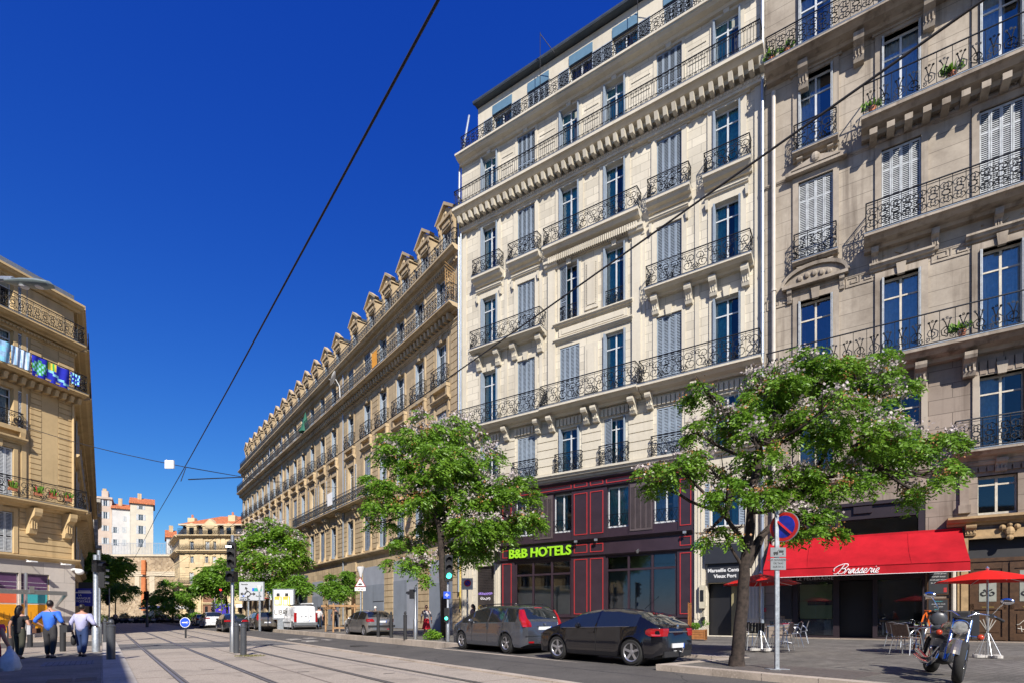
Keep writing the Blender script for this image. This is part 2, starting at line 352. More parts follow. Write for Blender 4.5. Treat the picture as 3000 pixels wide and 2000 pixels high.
def window(root,x0,x1,z0,z1,kind='open',sh='blue',fr='white',curt='teal',y=0,dep=.30,trans=True,guard=None,name='window',simple=False,var=0):
    w_,h=x1-x0,z1-z0; shm={'blue':BLUESH,'grey':GREYSH,'dark':DARKSH,'white':WHITEP}[sh]
    key=('win',SHY[0],GLS[0].name,kind,round(w_,2),round(h,2),sh,fr,curt,dep,trans,simple,var)
    if key not in CACHE:
        fm={'white':WHITEP,'cream':CREAMP,'dark':DARKSH,'aub':AUB}[fr]
        a=MB(); yb=dep; t=.055
        a.box(0,t,yb-.06,yb,0,h); a.box(w_-t,w_,yb-.06,yb,0,h); a.box(t,w_-t,yb-.058,yb-.002,h-.10,h); a.box(t,w_-t,yb-.058,yb-.002,0,.12)
        a.box(w_/2-.042,w_/2+.042,yb-.07,yb-.004,.12,h-.1)
        zt=h*.76
        if trans: a.box(t,w_-t,yb-.064,yb-.006,zt,zt+.065)
        frm=a.mesh('window',fm)
        p=MB(); p.quad((t,yb-.03,.1),(w_-t,yb-.03,.1),(w_-t,yb-.03,h-.08),(t,yb-.03,h-.08)); pan=p.mesh('pane',GLS[0])
        cm=None
        if curt:
            c=MB(); cmats={'teal':CURT,'net':CURTW,'violet':CURTP}[curt]
            for (a0,a1) in (((t,w_*.40),(w_*.72,w_-t)) if var==0 else ((t,w_*.62),) if var==1 else ((t,w_-t),)):
                n=max(4,int((a1-a0)/.06))
                for i in range(n):
                    xa,xb=a0+(a1-a0)*i/n,a0+(a1-a0)*(i+1)/n; ya=yb+.10+.035*(i%2); yc=yb+.10+.035*((i+1)%2)
                    c.quad((xa,ya,0),(xb,yc,0),(xb,yc,h),(xa,ya,h))
            cm=c.mesh('curtain',cmats)
        s1=s2=None
        if kind=='closed':
            s=MB(); q=w_/4
            for i in range(2): leafmb(s,i*q+.01,(i+1)*q-.005,.04,.03,h-.03)
            s1=s.mesh('shutter',[shm,BLK2]); s=MB()
            for i in range(2,4): leafmb(s,i*q+.005,(i+1)*q-.01,.04,.03,h-.03)
            s2=s.mesh('shutter',[shm,BLK2])
        elif kind in('open','ajar'):
            s=MB(); q=w_/4
            for i in range(2): s.box(.012+.045*i,.045+.045*i,SHY[0]+i*.02,min(SHY[0]+q+.12+i*.02,dep-.07),.03,h-.03)
            s1=s.mesh('shutter',[shm,BLK2]); s=MB()
            for i in range(2): s.box(w_-.045-.045*i,w_-.012-.045*i,SHY[0]+i*.02,min(SHY[0]+q+.12+i*.02,dep-.07),.03,h-.03)
            s2=s.mesh('shutter',[shm,BLK2])
            if kind=='ajar':
                s=MB(); leafmb(s,.0,q*1.5,0,.03,h-.03); s.xf(Matrix.Translation((.02,.02,0))@Matrix.Rotation(R(-12),4,'Z')); s1=s.mesh('shutter',[shm,BLK2])
        elif kind=='wide':
            s=MB(); leafmb(s,-w_*.48,-.02,-.07,.03,h-.03); s1=s.mesh('shutter',[shm,BLK2]); s=MB(); leafmb(s,w_+.02,w_*1.48,-.07,.03,h-.03); s2=s.mesh('shutter',[shm,BLK2])
        CACHE[key]=(frm,pan,cm,s1,s2)
    frm,pan,cm,s1,s2=CACHE[key]
    o=put(name,frm,root,(x0,y,z0))
    if kind!='closed':
        put('pane',pan,o)
        if cm: put('curtain',cm,o)
    if s1: put('shutter',s1,o)
    if s2: put('shutter',s2,o)
    if guard: put('guard_rail',rail_mesh(guard,w_-.04,.02,.95,.013,False),o,(.02,0,0))
    return o
def text(body,size,mat,name='lettering',parent=None,loc=(0,0,0),rot=(R(90),0,0),ext=.01,shear=0,align='CENTER',bold=0,space=1):
    c=bpy.data.curves.new(name,'FONT'); c.body=body; c.size=size; c.extrude=ext; c.shear=shear; c.align_x=align; c.offset=bold; c.space_character=space; c.resolution_u=3
    t=bpy.data.objects.new('t',c); COL.objects.link(t); bpy.context.view_layer.update()
    me=bpy.data.meshes.new_from_object(t.evaluated_get(bpy.context.evaluated_depsgraph_get())); bpy.data.objects.remove(t); bpy.data.curves.remove(c)
    me.materials.clear(); me.materials.append(mat); me.name=name
    return put(name,me,parent,loc,rot)

# ================= pale hotel building =================
HA=(-3.5,36.8); HU=(.835,-.5506)
hot=bldg('hotel_building','tall cream limestone block with grey shutters above the dark aubergine hotel shopfront','building',HA,HU)
BX=[(1.75,3.07),(4.62,5.95),(7.72,9.05),(10.65,11.97),(13.76,15.14),(16.76,18.1)]
W=19.2
ops=[]
for a,b in BX:
    ops+=[(a,b,29.3,32.25),(a,b,24.2,27.5),(a,b,19.25,22.7),(a,b,14.05,17.76),(a,b,10.12,12.8)]
SHOP=(3.35,15.75,.3,9.55)
low=[(1.25,2.75,.33,4.7),(1.35,2.65,5.95,8.3),(16.45,18.15,.33,3.05),(16.5,18.1,3.25,4.85),(16.6,18.0,5.95,8.3)]
mb=MB(); wall(mb,0,W,.0,32.55,ops+low+[SHOP],0,.38,0,1)
wall(mb,.45,W,32.7,37.35,[(a-.0,b+.25,33.1,36.2) for a,b in BX],1.3,.3,1)
o=mb.build('wall',[S_HOT,S_HOTP],hot)
mb=MB(); mb.box(0.02,W-.02,1.6,13,.0,32.6,1); mb.box(.5,W,2.0,13,32.6,37.4,1)
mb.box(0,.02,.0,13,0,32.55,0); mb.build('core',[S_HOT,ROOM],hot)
# slopes above the gutter
mb=MB(); mb.ext([(.85,37.4),(.85,37.55),(1.2,37.6),(8,40.2),(13,37.5),(13,37.4)],.35,W+.05,0); mb.build('roof',[ZINCD],hot)
mb=MB(); mb.tube([(.3,.95,37.52),(W,.95,37.52)],.13,8); mb.build('gutter',[ZINCD],hot)
# trims
mb=MB()
mould(mb,-.05,W+.05,28.95+.0,1.0,.55)
for x in np.arange(.35,W,.47): mb.frus(float(x),-.42,28.05,28.42,.10,.30,.10,.42)
mb.box(-.02,W+.02,-.25,-.001,27.72,28.05); 
n=int(W/.16)
for i in range(n): mb.box(.05+i*.16,.13+i*.16,-.29,-.25,27.86,28.0)
mould(mb,-.02,W+.02,32.86,.75,.45)
mould(mb,-.02,W+.02,10.05,.42,.42)
for (a,b) in BX:
    for z0,z1 in ((29.3,32.25),): surround(mb,(a,b,z0,z1),.17,.04,0,True)
    if not (7<a<12): surround(mb,(a,b,14.05,17.76),.2,.06,0,True)
for i,(a,b) in enumerate(BX):
    surround(mb,(a,b,24.2,27.5),.28,.07,0,False)
    mb.box(a-.45,b+.45,-.12,-.001,27.62,27.72)
    if i not in(2,3):
        mb.box(a-.15,b+.15,-.05,-.002,22.98,23.5); surround(mb,(a,b,19.25,22.7),.26,.06,0,False,crown=True)
        for q in(a-.3,b+.3): mb.frus(q,-.10,22.5,22.95,.05,.08,.08,.12)
    # fluted pilaster strips between bays at the lower storeys
for xx in (3.75,6.4,13.0,15.95,9.85):
    if xx!=9.85: mb.box(xx-.12,xx+.12,-.06,-.001,14.1,23.4)
# centre bay of bays three and four
mb.box(6.95,7.45,-.16,-.001,14.1,22.6); mb.box(12.4,12.9,-.16,-.001,14.1,22.6)
mould(mb,6.75,7.65,23.15,.4,.5); mould(mb,12.2,13.1,23.15,.4,.5)
mb.box(7.45,12.4,-.14,-.001,22.95,23.35); 
surround(mb,(7.72,9.05,19.25,22.7),.14,.05,0,True); surround(mb,(10.65,11.97,19.25,22.7),.14,.05,0,True)
mb.box(9.42,10.28,-.07,-.001,19.5,22.5); mb.box(9.6,10.1,-.11,-.071,19.75,22.25)
for k in range(24): 
    for xx in (9.52,10.14): mb.box(xx,xx+.05,-.10,-.071,19.7+k*.107,19.75+k*.107)
mould(mb,7.35,12.45,19.2,.3,.25); mould(mb,7.35,12.45,18.25,.26,.22)
mb.box(7.7,12.1,-.09,-.001,18.4,18.85); mb.box(7.9,11.9,-.12,-.091,18.5,18.75)
mb.box(9.42,10.28,-.07,-.001,14.6,17.5); mb.box(9.6,10.1,-.11,-.071,14.9,17.2)
# panels and long grooves at the top storey
for i in range(5):
    a=BX[i][1]+.35; b=BX[i+1][0]-.35
    for z in(30.7,31.5): mb.box(a,b,-.035,-.001,z-.03,z+.03); 
for x in (.1,W-.45): mb.box(x,x+.35,-.08,-.001,14,27.7)
# rusticated first storey
rustic(mb,.05,W-.05,10.15,13.2,[(a-.18,b+.18,c,d+.25) for a,b,c,d in ops if c<11],.5,.05,.05)
for a,b in BX:
    for k in range(-3,4): mb.frus((a+b)/2+k*.25,-.07,12.95,13.38,.085,.06,.10,.06)
# lower stone bays at both ends of the shopfront
for x0,x1 in ((.15,.95),(2.9,3.3),(15.8,16.35),(18.3,18.95)):
    mb.box(x0,x1,-.08,-.001,.3,9.5)
    for k in range(int((x1-x0)/.16)): mb.box(x0+.03+k*.16,x0+.12+k*.16,-.12,-.081,1.2,9.2)
for x0,x1 in ((1.1,2.9),(16.35,18.25)):
    mb.box(x0,x1,-.07,-.001,5.15,5.8)
    for k in range(5): mb.box(x0+.08+k*.34,x0+.34+k*.34,-.11,-.071,5.25,5.6)
    mould(mb,x0,x1,5.95,.16,.14)
mb.build('stone_trim',[S_HOTP],hot,)
# balconies
SL=S_HOTP
balcony(hot,-.05,W-.02,29.05,.92,'bars',SL,1.1,.14,name='balcony')
balcony(hot,0.35,W,32.75,.70,'dense',ZINC,1.1,.16)
for i in (0,1): balcony(hot,BX[i][0]-.48,BX[i][1]+.52,24.05,.6,'scroll',SL,1.1,.5)
balcony(hot,6.85,12.95,23.85,.75,'scroll',SL,1.12,.55)
for i in (4,5): balcony(hot,BX[i][0]-.42,BX[i][1]+.55,24.05,.6,'scroll',SL,1.1,.5)
mb=MB()
for k in range(44): mb.box(7.1+k*.13,7.17+k*.13,-.42,-.2,22.95,23.3)
mb.build('fluted_band',[S_HOTP],hot)
balcony(hot,1.25,6.8,19.1,.85,'scroll',SL,1.15,.32,cons=(1.65,3.2,4.5,6.4),ch=.9,cd_=.55,cw=.36)
balcony(hot,13.35,18.72,19.1,.85,'scroll',SL,1.15,.32,cons=(13.75,15.55,16.8,18.35),ch=.9,cd_=.55,cw=.36)
balcony(hot,.1,6.85,13.95,.95,'scroll',SL,1.25,.42,cons=(.9,1.5,3.9,6.3),ch=.75,cd_=.7,cw=.32)
balcony(hot,6.87,12.98,13.95,1.12,'scroll',SL,1.25,.46,cons=(7.3,9.65,10.25,12.5),ch=.8,cd_=.8,cw=.34)
balcony(hot,13.0,19.15,13.95,.95,'scroll',SL,1.25,.42,cons=(13.45,15.9,18.6),ch=.75,cd_=.7,cw=.32)
for i,(a,b) in enumerate(BX):
    put('balconet_railing',rail_mesh('scroll',b-a+.44,.3,1.12,.015),hot,(a-.22,0,10.08))
# windows
kinds={29.3:('open','closed','open','open','closed','open'),24.2:('open','closed','open','open','closed','open'),
 19.25:('open','closed','ajar','open','closed','open'),14.05:('open','closed','closed','open','closed','open'),10.12:('open','closed','open','ajar','closed','open')}
tops={29.3:32.25,24.2:27.5,19.25:22.7,14.05:17.76,10.12:12.8}
for z,ks in kinds.items():
    for i,k in enumerate(ks):
        a,b=BX[i]; window(hot,a,b,z,tops[z],k,'blue','white','teal' if (z+i)%3 else 'net',guard='dense' if z==19.25 and i in(2,3) else None,var=(i+int(z))%3)
for i,k in enumerate(('wide','closed','wide','wide','closed','closed')):
    a,b=BX[i]; window(hot,a,b+.25,33.1,36.15,k,'blue','white','teal' if i!=2 else None,y=1.3,dep=.25,trans=False,var=i%3)
    mb=MB(); mb.box(a-.02,b+.27,1.24,1.40,36.2,36.8); mb.build('shutter_box',[Mt('steel_blue_panel',(.10,.19,.27),.5,0,.1)] if i==0 else [bpy.data.materials['steel_blue_panel']],hot)
window(hot,1.35,2.65,5.95,8.3,'wide','blue','white',None,guard='dense'); window(hot,16.6,18.0,5.95,8.3,'wide','blue','white','teal',trans=False)
# drainpipes
mb=MB(); mb.tube([(-.12,-.18,3),(-.12,-.18,28.0),(-.12,-.1,32.2),(-.05,.9,36.8)],.075,8); mb.tube([(.08,-.2,5),(.08,-.2,28)],.06,8,1)
mb.build('drainpipe',[PIPE,PIPE],hot,40)
mb=MB(); mb.tube([(-.02,-.16,1.8),(-.02,-.16,27.5),(-.02,-.3,29.8)],.035,6); mb.build('gas_pipe',[YEL],hot,40)
mb=MB(); mb.tube([(19.12,-.2,.4),(19.12,-.2,40)],.085,10)
for z in range(2,38,2): mb.lathe([(.1,-.04),(.1,.04)],(19.12,-.2,z+.3),10)
mb.build('drainpipe',[PIPE],hot,40)
# antenna masts on the top balcony
for x in(6.2,12.6): mb=MB(); mb.tube([(x,.2,33),(x,.2,38.3)],.02,4); mb.tube([(x,.2,38.2),(x+.8,.6,36.9)],.02,4); mb.build('antenna_mast',[BLK2],hot)
# ---- aubergine shopfront ----
sf=MB(); X0,X1=3.35,15.75
mz=[(4.45,5.85,6.0,8.85),(7.3,8.55,6.0,8.85),(10.85,12.15,6.0,8.85),(13.6,14.95,6.0,8.85)]
gl=[(4.42,8.52,1.35,4.8),(10.75,14.9,1.35,4.85)]
wall(sf,X0,X1,.3,9.5,mz+gl,-.06,.34)
sf.box(X0,X0+.02,-.06,.3,.3,9.5); sf.box(X1-.02,X1,-.06,.3,.3,9.5)
for (z,d,h) in ((9.5,.20,.16),(8.98,.10,.10),(5.95,.26,.22),(4.98,.12,.12),(1.3,.08,.1)): mould(sf,X0,X1,z,d,h,0,-.06)
sf.box(X0+.02,X1-.02,-.10,-.061,.3,.62)
for a in np.arange(4.45,15,1.37):
    a=float(a); sf.box(a,a+1.22,-.085,-.061,.72,1.15)
shopf=sf.build('shopfront',[AUB],hot)
tr=MB()
def redframe(x0,x1,z0,z1,t=.045,y=-.061,p=.03):
    tr.box(x0,x1,y-p,y,z0,z0+t); tr.box(x0,x1,y-p,y,z1-t,z1); tr.box(x0,x0+t,y-p,y,z0+t,z1-t); tr.box(x1-t,x1,y-p,y,z0+t,z1-t)
for x0,x1 in ((3.5,4.2),(8.72,9.6),(9.78,10.62),(15.05,15.65)):
    for z0,z1 in ((1.45,4.75),(5.12,5.62),(6.2,8.7)): redframe(x0,x1,z0,z1)
for x0,x1 in ((3.6,8.55),(8.72,9.6),(9.78,10.62),(10.8,15.6)): redframe(x0,x1,9.06,9.32)
tr.build('red_trim',[REDT],shopf)
# louvred panels between the mezzanine windows
LVM=Mt('brown_louvre_paint',(.085,.065,.065),.5,0,.15)
for x0,x1 in ((5.95,7.25),(12.25,13.55)):
    lv=MB(); lv.box(x0,x1,-.10,-.061,6.15,8.8)
    for q in range(4):
        a=x0+.05+q*.31
        for k in range(42): lv.box(a+.03,a+.25,-.125,-.101,6.3+k*.056,6.3+k*.056+.03)
    lv.build('louvre_panel',[LVM],shopf)

for i,(a,b,c,d) in enumerate(mz):
    o=window(hot,a,b,c+.45,d,'none','blue','white','teal' if i in(1,2) else 'net',y=-.06,dep=.3,trans=False,var=i%3)
    g=MB(); 
    for z in(0.1,.75): g.tube([(0,-.02,z),(b-a,-.02,z)],.016,4)
    for q in range(4):
        xa=(b-a)*q/4; xb=(b-a)*(q+1)/4; g.tube([(xa,-.02,.1),(xb,-.02,.75)],.012,4); g.tube([(xb,-.02,.1),(xa,-.02,.75)],.012,4)
    g.build('guard_rail',[IRON],o)
    g=MB(); g.box(0,b-a,.05,.3,-.45,0); g.build('sill',[AUB],o)
BLIND=Mt('metal_blind_slats',(.52,.44,.37),.5,.2,.1)
for i,(a,b,c,d) in enumerate(gl):
    f=MB(); n=3; wd=(b-a)/n
    for k in range(n+1): x=min(max(a+wd*k,a+.06),b-.06); f.box(x-.06,x+.06,.02,.12,c,d)
    for z in (c+.04,d-.85,d-.05): f.box(a,b,.03,.11,z-.06,z+.06)
    o=f.build('shop_window',[AUB],hot)
    p=MB(); p.quad((a,.08,c),(b,.08,c),(b,.08,d),(a,.08,d)); p.build('pane',[GLASSD],o)
    p=MB()
    if i==1:
        for k in range(46): z=c+.08+k*.057; p.quad((a+.05,.2,z),(b-.05,.2,z),(b-.05,.24,z+.04),(a+.05,.24,z+.04))
        p.build('blind',[BLIND],o)
        p=MB(); p.box(a,b,.9,.92,c,d); p.build('interior_wall',[Mt('warm_interior',(.16,.13,.11),.9,0,.2)],o)
    else:
        p.box(a,b,.5,.52,c,c+1.9); p.build('frosted_screen',[Mt('frosted_film',(.36,.44,.45),.6,0,.1)],o)
# graffiti shutter, left entrance
g=MB(); g.box(1.25,2.75,.2,.26,.33,4.7)
for k in range(14): g.box(1.3,2.7,.16,.2,3.0+k*.11,3.07+k*.11)
for k in range(10): g.box(1.5,2.5,.16,.2,1.1+k*.11,1.17+k*.11)
sh=g.build('roller_shutter',[Mt('dark_brown_metal',(.05,.042,.04),.5,.3,.3)],hot)
g=MB()
def scr(pts,m,r=.022): g.tube([(x,.185,z) for x,z in pts],r,4,m)
for k in range(7): scr(spiral(1.42+k*.16,2.85,.10,k,1.2,7),0)
for k in range(4): scr(spiral(1.6+k*.2,2.52,.11,1+k*1.3,.9,7),1,.026)
for k in range(4): scr(spiral(1.45+k*.35,1.9-.2*(k%2),.22,k*1.1,.7,7),2,.016)
for k in range(4): scr(spiral(1.75+k*.15,.75,.09,0,1,7,.9),1,.025)
g.build('graffiti',[Mt('violet_spray',(.30,.20,.60),.6,0,.1),Mt('white_spray',(.65,.62,.65),.6,0,.05),Mt('ochre_spray',(.45,.30,.04),.6,0,.05)],sh)
# right entrance
g=MB(); g.box(16.45,18.15,.6,.64,.33,3.05); g.build('entrance_door',[BLACK],hot)
g=MB(); g.box(17.55,17.9,.5,.58,.35,2.9); g.build('door_side_panel',[Mt('olive_side_panel',(.22,.19,.10),.6,0,.1)],hot)
sg=MB(); sg.box(16.5,18.12,-.14,.1,3.08,5.0); sg.box(16.4,18.2,-.30,.1,4.05,5.02)
sgn=sg.build('shop_sign',[Mt('anthracite_panel',(.022,.024,.030),.45,0,.1)],hot)
LT=Mt('light_lettering',(.62,.62,.62),.5,0,.03)
text('Marseille Centre',.25,LT,'lettering',sgn,(17.36,-.145,3.62),bold=.008); text('Vieux Port',.25,LT,'lettering',sgn,(17.36,-.145,3.32),bold=.008)
# hotel sign
s=MB(); s.box(4.05,8.6,-.24,-.062,4.98,5.72); hs=s.build('shop_sign',[BLACK],hot)
text('B&B HOTELS',.80,GREENL,'lettering',hs,(6.4,-.30,5.06),ext=.05,bold=.018)
s=MB(); s.box(3.3,3.36,-.75,-.10,4.75,5.55,0); s.lathe([(.26,0),(.26,.02)],(3.26,-.42,5.15),20,1,'x'); s.lathe([(.20,-.005),(.20,.0)],(3.25,-.42,5.15),20,0,'x'); hb=s.build('projecting_sign',[BLACK,GREENL],hot)
s=MB()
for x in(8.9,10.2,15.3): s.box(x,x+.16,-.42,-.3,5.72,5.85); s.tube([(x+.08,-.36,5.72),(x+.08,-.2,5.6)],.02,4)
s.build('spotlight',[GALV],hot)
s=MB(); s.box(15.85,16.3,-.26,-.121,5.0,5.25,0); s.lathe([(.05,0),(.14,.16)],(12.75,-.25,4.85),10,1); s.tube([(12.75,-.06,5.1),(12.75,-.25,5.02)],.03,4,1); s.build('wall_lamp',[Mt('green_cabinet',(.05,.13,.07),.5),STEEL],hot)
s=MB(); s.box(16.12,16.4,-.34,-.09,1.75,2.95,0); s.box(16.17,16.35,-.355,-.341,2.1,2.7,1); s.tube([(16.3,-.2,1.75),(16.3,-.2,1.3)],.02,4,1); s.box(16.22,16.38,-.3,-.12,.95,1.3,1); s.build('letter_cabinet',[Mt('beige_cabinet',(.46,.42,.32),.5),BLACK],hot)
# string of garland wire under the first-storey ledge
s=MB()
for k in range(10):
    xa=3.6+k*1.2; s.tube([(xa+1.2*t,-.44,9.72-.06*math.sin(math.pi*t)) for t in (0,.25,.5,.75,1)],.014,4)
s.build('cable',[BLK2],hot)

# ================= weathered building on the right =================
GLS[0]=GLASSB
rt=bldg('corner_apartment_building','weathered beige stone block with ornate balconies above the red brasserie awning','building',HA,HU)
RX=[(20.68,22.1),(23.95,25.35),(27.25,28.62),(30.6,32.0)]
RZ=[(23.3,27.05),(18.1,22.05),(12.6,16.35)]
A0,A1=19.22,34.0
ops=[(a,b,z0,z1) for a,b in RX for z0,z1 in RZ]+[(a,b,27.75,31.2) for a,b in RX]+[(RX[0][0],RX[0][1],8.1,11.2),(RX[1][0],RX[1][1],8.1,11.2),(27.2,28.6,8.1,11.2),(30.6,32,8.1,11.2),(27.2,28.42,5.5,7.1)]
ops+=[(26.9,29.5,.33,4.5),(20.4,25.5,.33,6.5)]
S_RLOW=Stone('dark_limestone',(.29,.235,.19),1.6,.62,.016,.45,.75,(.09,.065,.05),.14); S_RLOWP=Stone('dark_limestone_trim',(.28,.225,.18),4,20,.004,.8,.8,(.09,.065,.05),.05)  # lower storeys: darker base colour than the stone above, plus stain noise
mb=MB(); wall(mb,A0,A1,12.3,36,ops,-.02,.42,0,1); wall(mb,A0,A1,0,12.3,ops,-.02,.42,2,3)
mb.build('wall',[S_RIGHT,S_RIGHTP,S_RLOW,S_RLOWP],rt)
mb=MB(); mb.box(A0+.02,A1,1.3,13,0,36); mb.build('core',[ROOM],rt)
mb=MB()
for a,b in RX:
    for z0,z1 in RZ:
        surround(mb,(a,b,z0,z1),.24,.08,0,z1<17,y=-.02,crown=False)
    surround(mb,(a,b,8.1,11.2),.22,.07,0,True,y=-.02)
    for z in(27.3,):
        mb.box(a-.35,b+.35,-.16,-.021,z-.1,z+.25)
# plain horizontal bands
for z,d,h in ((22.5,.10,.16),(16.85,.06,.1),(7.7,.22,.28)): 
    mould(mb,A0+.02,A1,z,d,h,0,-.02)
# greek key bands between the second-storey windows
def meander(x0,x1,z0,z1):
    mb.box(x0,x1,-.06,-.021,z1,z1+.05); mb.box(x0,x1,-.06,-.021,z0-.05,z0)
    n=max(1,round((x1-x0)/.5)); s=(x1-x0)/n; t=.05
    for i in range(n):
        x=x0+i*s
        for (a,b,c,d) in ((.0,.1,0,1),(.1,.9,.86,1),(.8,.9,.25,.86),(.35,.8,.25,.38),(.35,.45,.38,.65),(.9,1,0,.12)): mb.box(x+a*s,x+b*s,-.055,-.021,z0+c*(z1-z0),z0+d*(z1-z0))
for x0,x1 in ((22.6,23.65),(25.7,26.95),(19.3,20.35),(29.0,30.3)): meander(x0,x1,16.42,16.8)
for k in range(3):      # flower roundels under the upper long balcony
    x=24.6+k*2.0
    mb.box(x-.8,x+.8,-.05,-.021,22.28,22.33); mb.lathe([(.05,-.12),(.16,-.1),(.16,-.02)],(x,0,22.62),10,0,'y'); 
    for q in range(8): mb.lathe([(.05,-.09),(.07,-.02)],(x+.26*math.cos(q*.785),0,22.62+.2*math.sin(q*.785)),6,0,'y')
    for q in(-.6,.6): mb.lathe([(.03,-.08),(.09,-.02)],(x+q,0,22.62),6,0,'y')
for x in (24.65,27.95):  # diamond panels under the third-storey balcony
    mb.box(x-.95,x+.95,-.06,-.021,16.98,17.04)
    mb.exty([(x-.22,17.35),(x,17.2),(x+.22,17.35),(x,17.5)],-.09,-.021)
    for q in(-.6,.6): mb.lathe([(.03,-.08),(.06,-.02)],(x+q,0,17.35),6,0,'y')
    mould(mb,x-1.15,x+1.15,17.0,.32,.3,0,-.02)
# pediments on the first bay
mb.exty([(20.15,22.35),(22.65,22.35),(22.65,22.5),(21.4,22.88),(20.15,22.5)],-.36,-.021); mb.exty([(20.4,22.5),(22.4,22.5),(21.4,22.78)],-.40,-.361)
mb.ball((21.4,-.4,22.75),.2,8,0,(1,.6,1.1))
arc=[(21.35+1.35*math.cos(t),17.1+.75*math.sin(t)) for t in [math.pi*k/12 for k in range(13)]]
mb.exty([(22.7,17.0)]+arc+[(20.0,17.0)],-.22,-.021)
for i in range(12):
    (xa,za),(xb,zb)=arc[i],arc[i+1]; mb.tube([(xa,-.3,za),(xb,-.3,zb)],.10,4)
mb.box(20.0,22.7,-.36,-.221,16.98,17.12)
for q in range(5): mb.ball((20.75+q*.3,-.26,17.35+.08*math.sin(q)),.13,6,0,(1,.5,1))
for x in(20.3,22.45): console(mb,x,.2,16.98,.26,.6,0,-.02)
mb.build('stone_trim',[S_RIGHTP],rt); mb=MB()
# mezzanine pilasters, door case
for x in(26.77,29.1): mb.box(x-.15,x+.15,-.14,-.021,5.95,7.3); mb.box(x-.2,x+.2,-.2,-.021,5.62,5.95); mb.box(x-.22,x+.22,-.22,-.021,7.25,7.45)
for k in range(-4,5): mb.frus(27.85+k*.26,-.07,7.25,7.72,.10,.05,.12,.05)
mb.build('lower_stone_trim',[S_RLOWP],rt); mb=MB()
for k in range(-4,5): mb.frus(27.9+k*.27,-.07,11.25,11.8,.10,.05,.12,.05)
mb.build('flat_arch',[S_RLOWP],rt)
mb=MB(); mould(mb,26.2,30.2,5.42,.5,.34,0,-.02); mb.box(26.55,26.88,-.10,-.021,.33,4.9); mb.box(29.52,29.85,-.10,-.021,.33,4.9); mb.box(26.55,29.85,-.10,-.021,4.52,4.9)
mb.box(26.66,26.89,-.15,-.101,.35,4.6); mb.box(26.9,29.5,-.13,-.021,4.52,4.62)
for x in(26.95,29.3): console(mb,x,.34,5.08,.34,.42,0,-.10)
mb.ball((28.15,-.2,4.75),.16,8,0,(1,.7,1.25)); mb.ball((27.93,-.2,4.92),.11,7); mb.ball((28.37,-.2,4.92),.11,7); mb.ball((28.15,-.2,4.5),.12,7); mb.ball((28.15,-.2,5.02),.09,7)
mb.build('door_case',[Mt('ochre_stone',(.34,.23,.115),.8,0,.25,4,.3)],rt)
# big oak double door
d=MB(); d.box(26.9,29.5,.25,.33,.33,3.6); d.box(26.9,29.5,.2,.3,3.6,3.75); d.box(26.9,29.5,.28,.3,3.75,4.5,2)
for x0 in(26.98,28.22):
    x1=x0+1.14; d.box(x0,x1,.2,.25,1.62,1.85,1); d.box(x0,x1,.2,.25,.36,.5,1)
    for a,b in((x0,x0+.13),(x1-.13,x1)): d.box(a,b,.2,.25,.5,3.55,1)
    d.box(x0+.13,x1-.13,.21,.25,3.3,3.55,1); d.box(x0+.22,x1-.22,.22,.25,.68,1.45,0)
    d.box(x0+.3,x1-.3,.235,.25,1.95,3.2,3)
    for c,zz in ((-1,2.3),(1,2.3),(-1,2.85),(1,2.85)): d.tube([(p,.215,q) for p,q in spiral(x0+.57+c*.13,zz,.15,1.5,c*1.1,9)],.022,4,2)
    d.tube([(x0+.57,.215,2.0),(x0+.57,.215,3.15)],.015,4,2); d.box(x0+.38,x0+.76,.19,.2,1.7,1.74,4)
dd=d.build('entrance_door',[OAK,OAK,BLK2,Mt('frosted_door_glass',(.28,.29,.25),.3),GOLDI],rt)
g=MB()
for c in(-1,1): g.tube([(28.79+c*t*.36,.215,1.1+.10*math.sin(t*5)) for t in (0,.2,.4,.6,.8,1)],.015,4)
g.tube([(28.45,.215,.86),(28.7,.215,.80),(29.1,.215,.88)],.015,4)
for k in range(3): g.tube([(28.55+.22*k,.215,.95),(28.58+.22*k,.215,.72)],.014,4)
for k in range(6): g.tube([(27.55,.215,.7),(27.3+.1*k,.215,1.3-.05*abs(k-2.5))],.02,4)
g.build('graffiti',[Mt('pale_spray',(.45,.42,.36),.6)],dd)
# balconies
SR=S_RIGHTP
balcony(rt,A0+.1,A1-.1,27.65,1.1,'dense',SR,1.2,.34,cons=(20.9,23.1,25.6,28.3),ch=1.0,cd_=.7,cw=.4,y=-.02)
balcony(rt,23.2,A1-.1,23.15,1.05,'flower',SR,1.35,.5,y=-.02)
mb=MB()
for x in np.arange(23.5,A1,.62): mb.box(float(x),float(x)+.28,-.8,-.022,22.95-.55,22.65)
mb.build('modillions',[S_RIGHTP],rt)
balcony(rt,23.3,A1-.1,18.0,1.0,'dense',SR,1.3,.4,cons=(23.7,25.8,27.8,30),ch=.75,cd_=.5,cw=.26,y=-.02)
balcony(rt,19.35,A1-.1,12.52,1.05,'flower',SR,1.3,.46,cons=(20.3,22.6,25.3,26.9,29.5),ch=.85,cd_=.75,cw=.4,y=-.02)
balcony(rt,26.35,A1-.1,8.05,.85,'dense',SR,1.2,.34,cons=(27.9,),ch=.5,cd_=.35,cw=.36,y=-.02)
for z in(23.3,18.1): balcony(rt,20.45,22.3,z,.5,'scroll',SR,1.25,.24,cons=(20.75,22.0),ch=.28,cd_=.35,cw=.24,y=-.02)
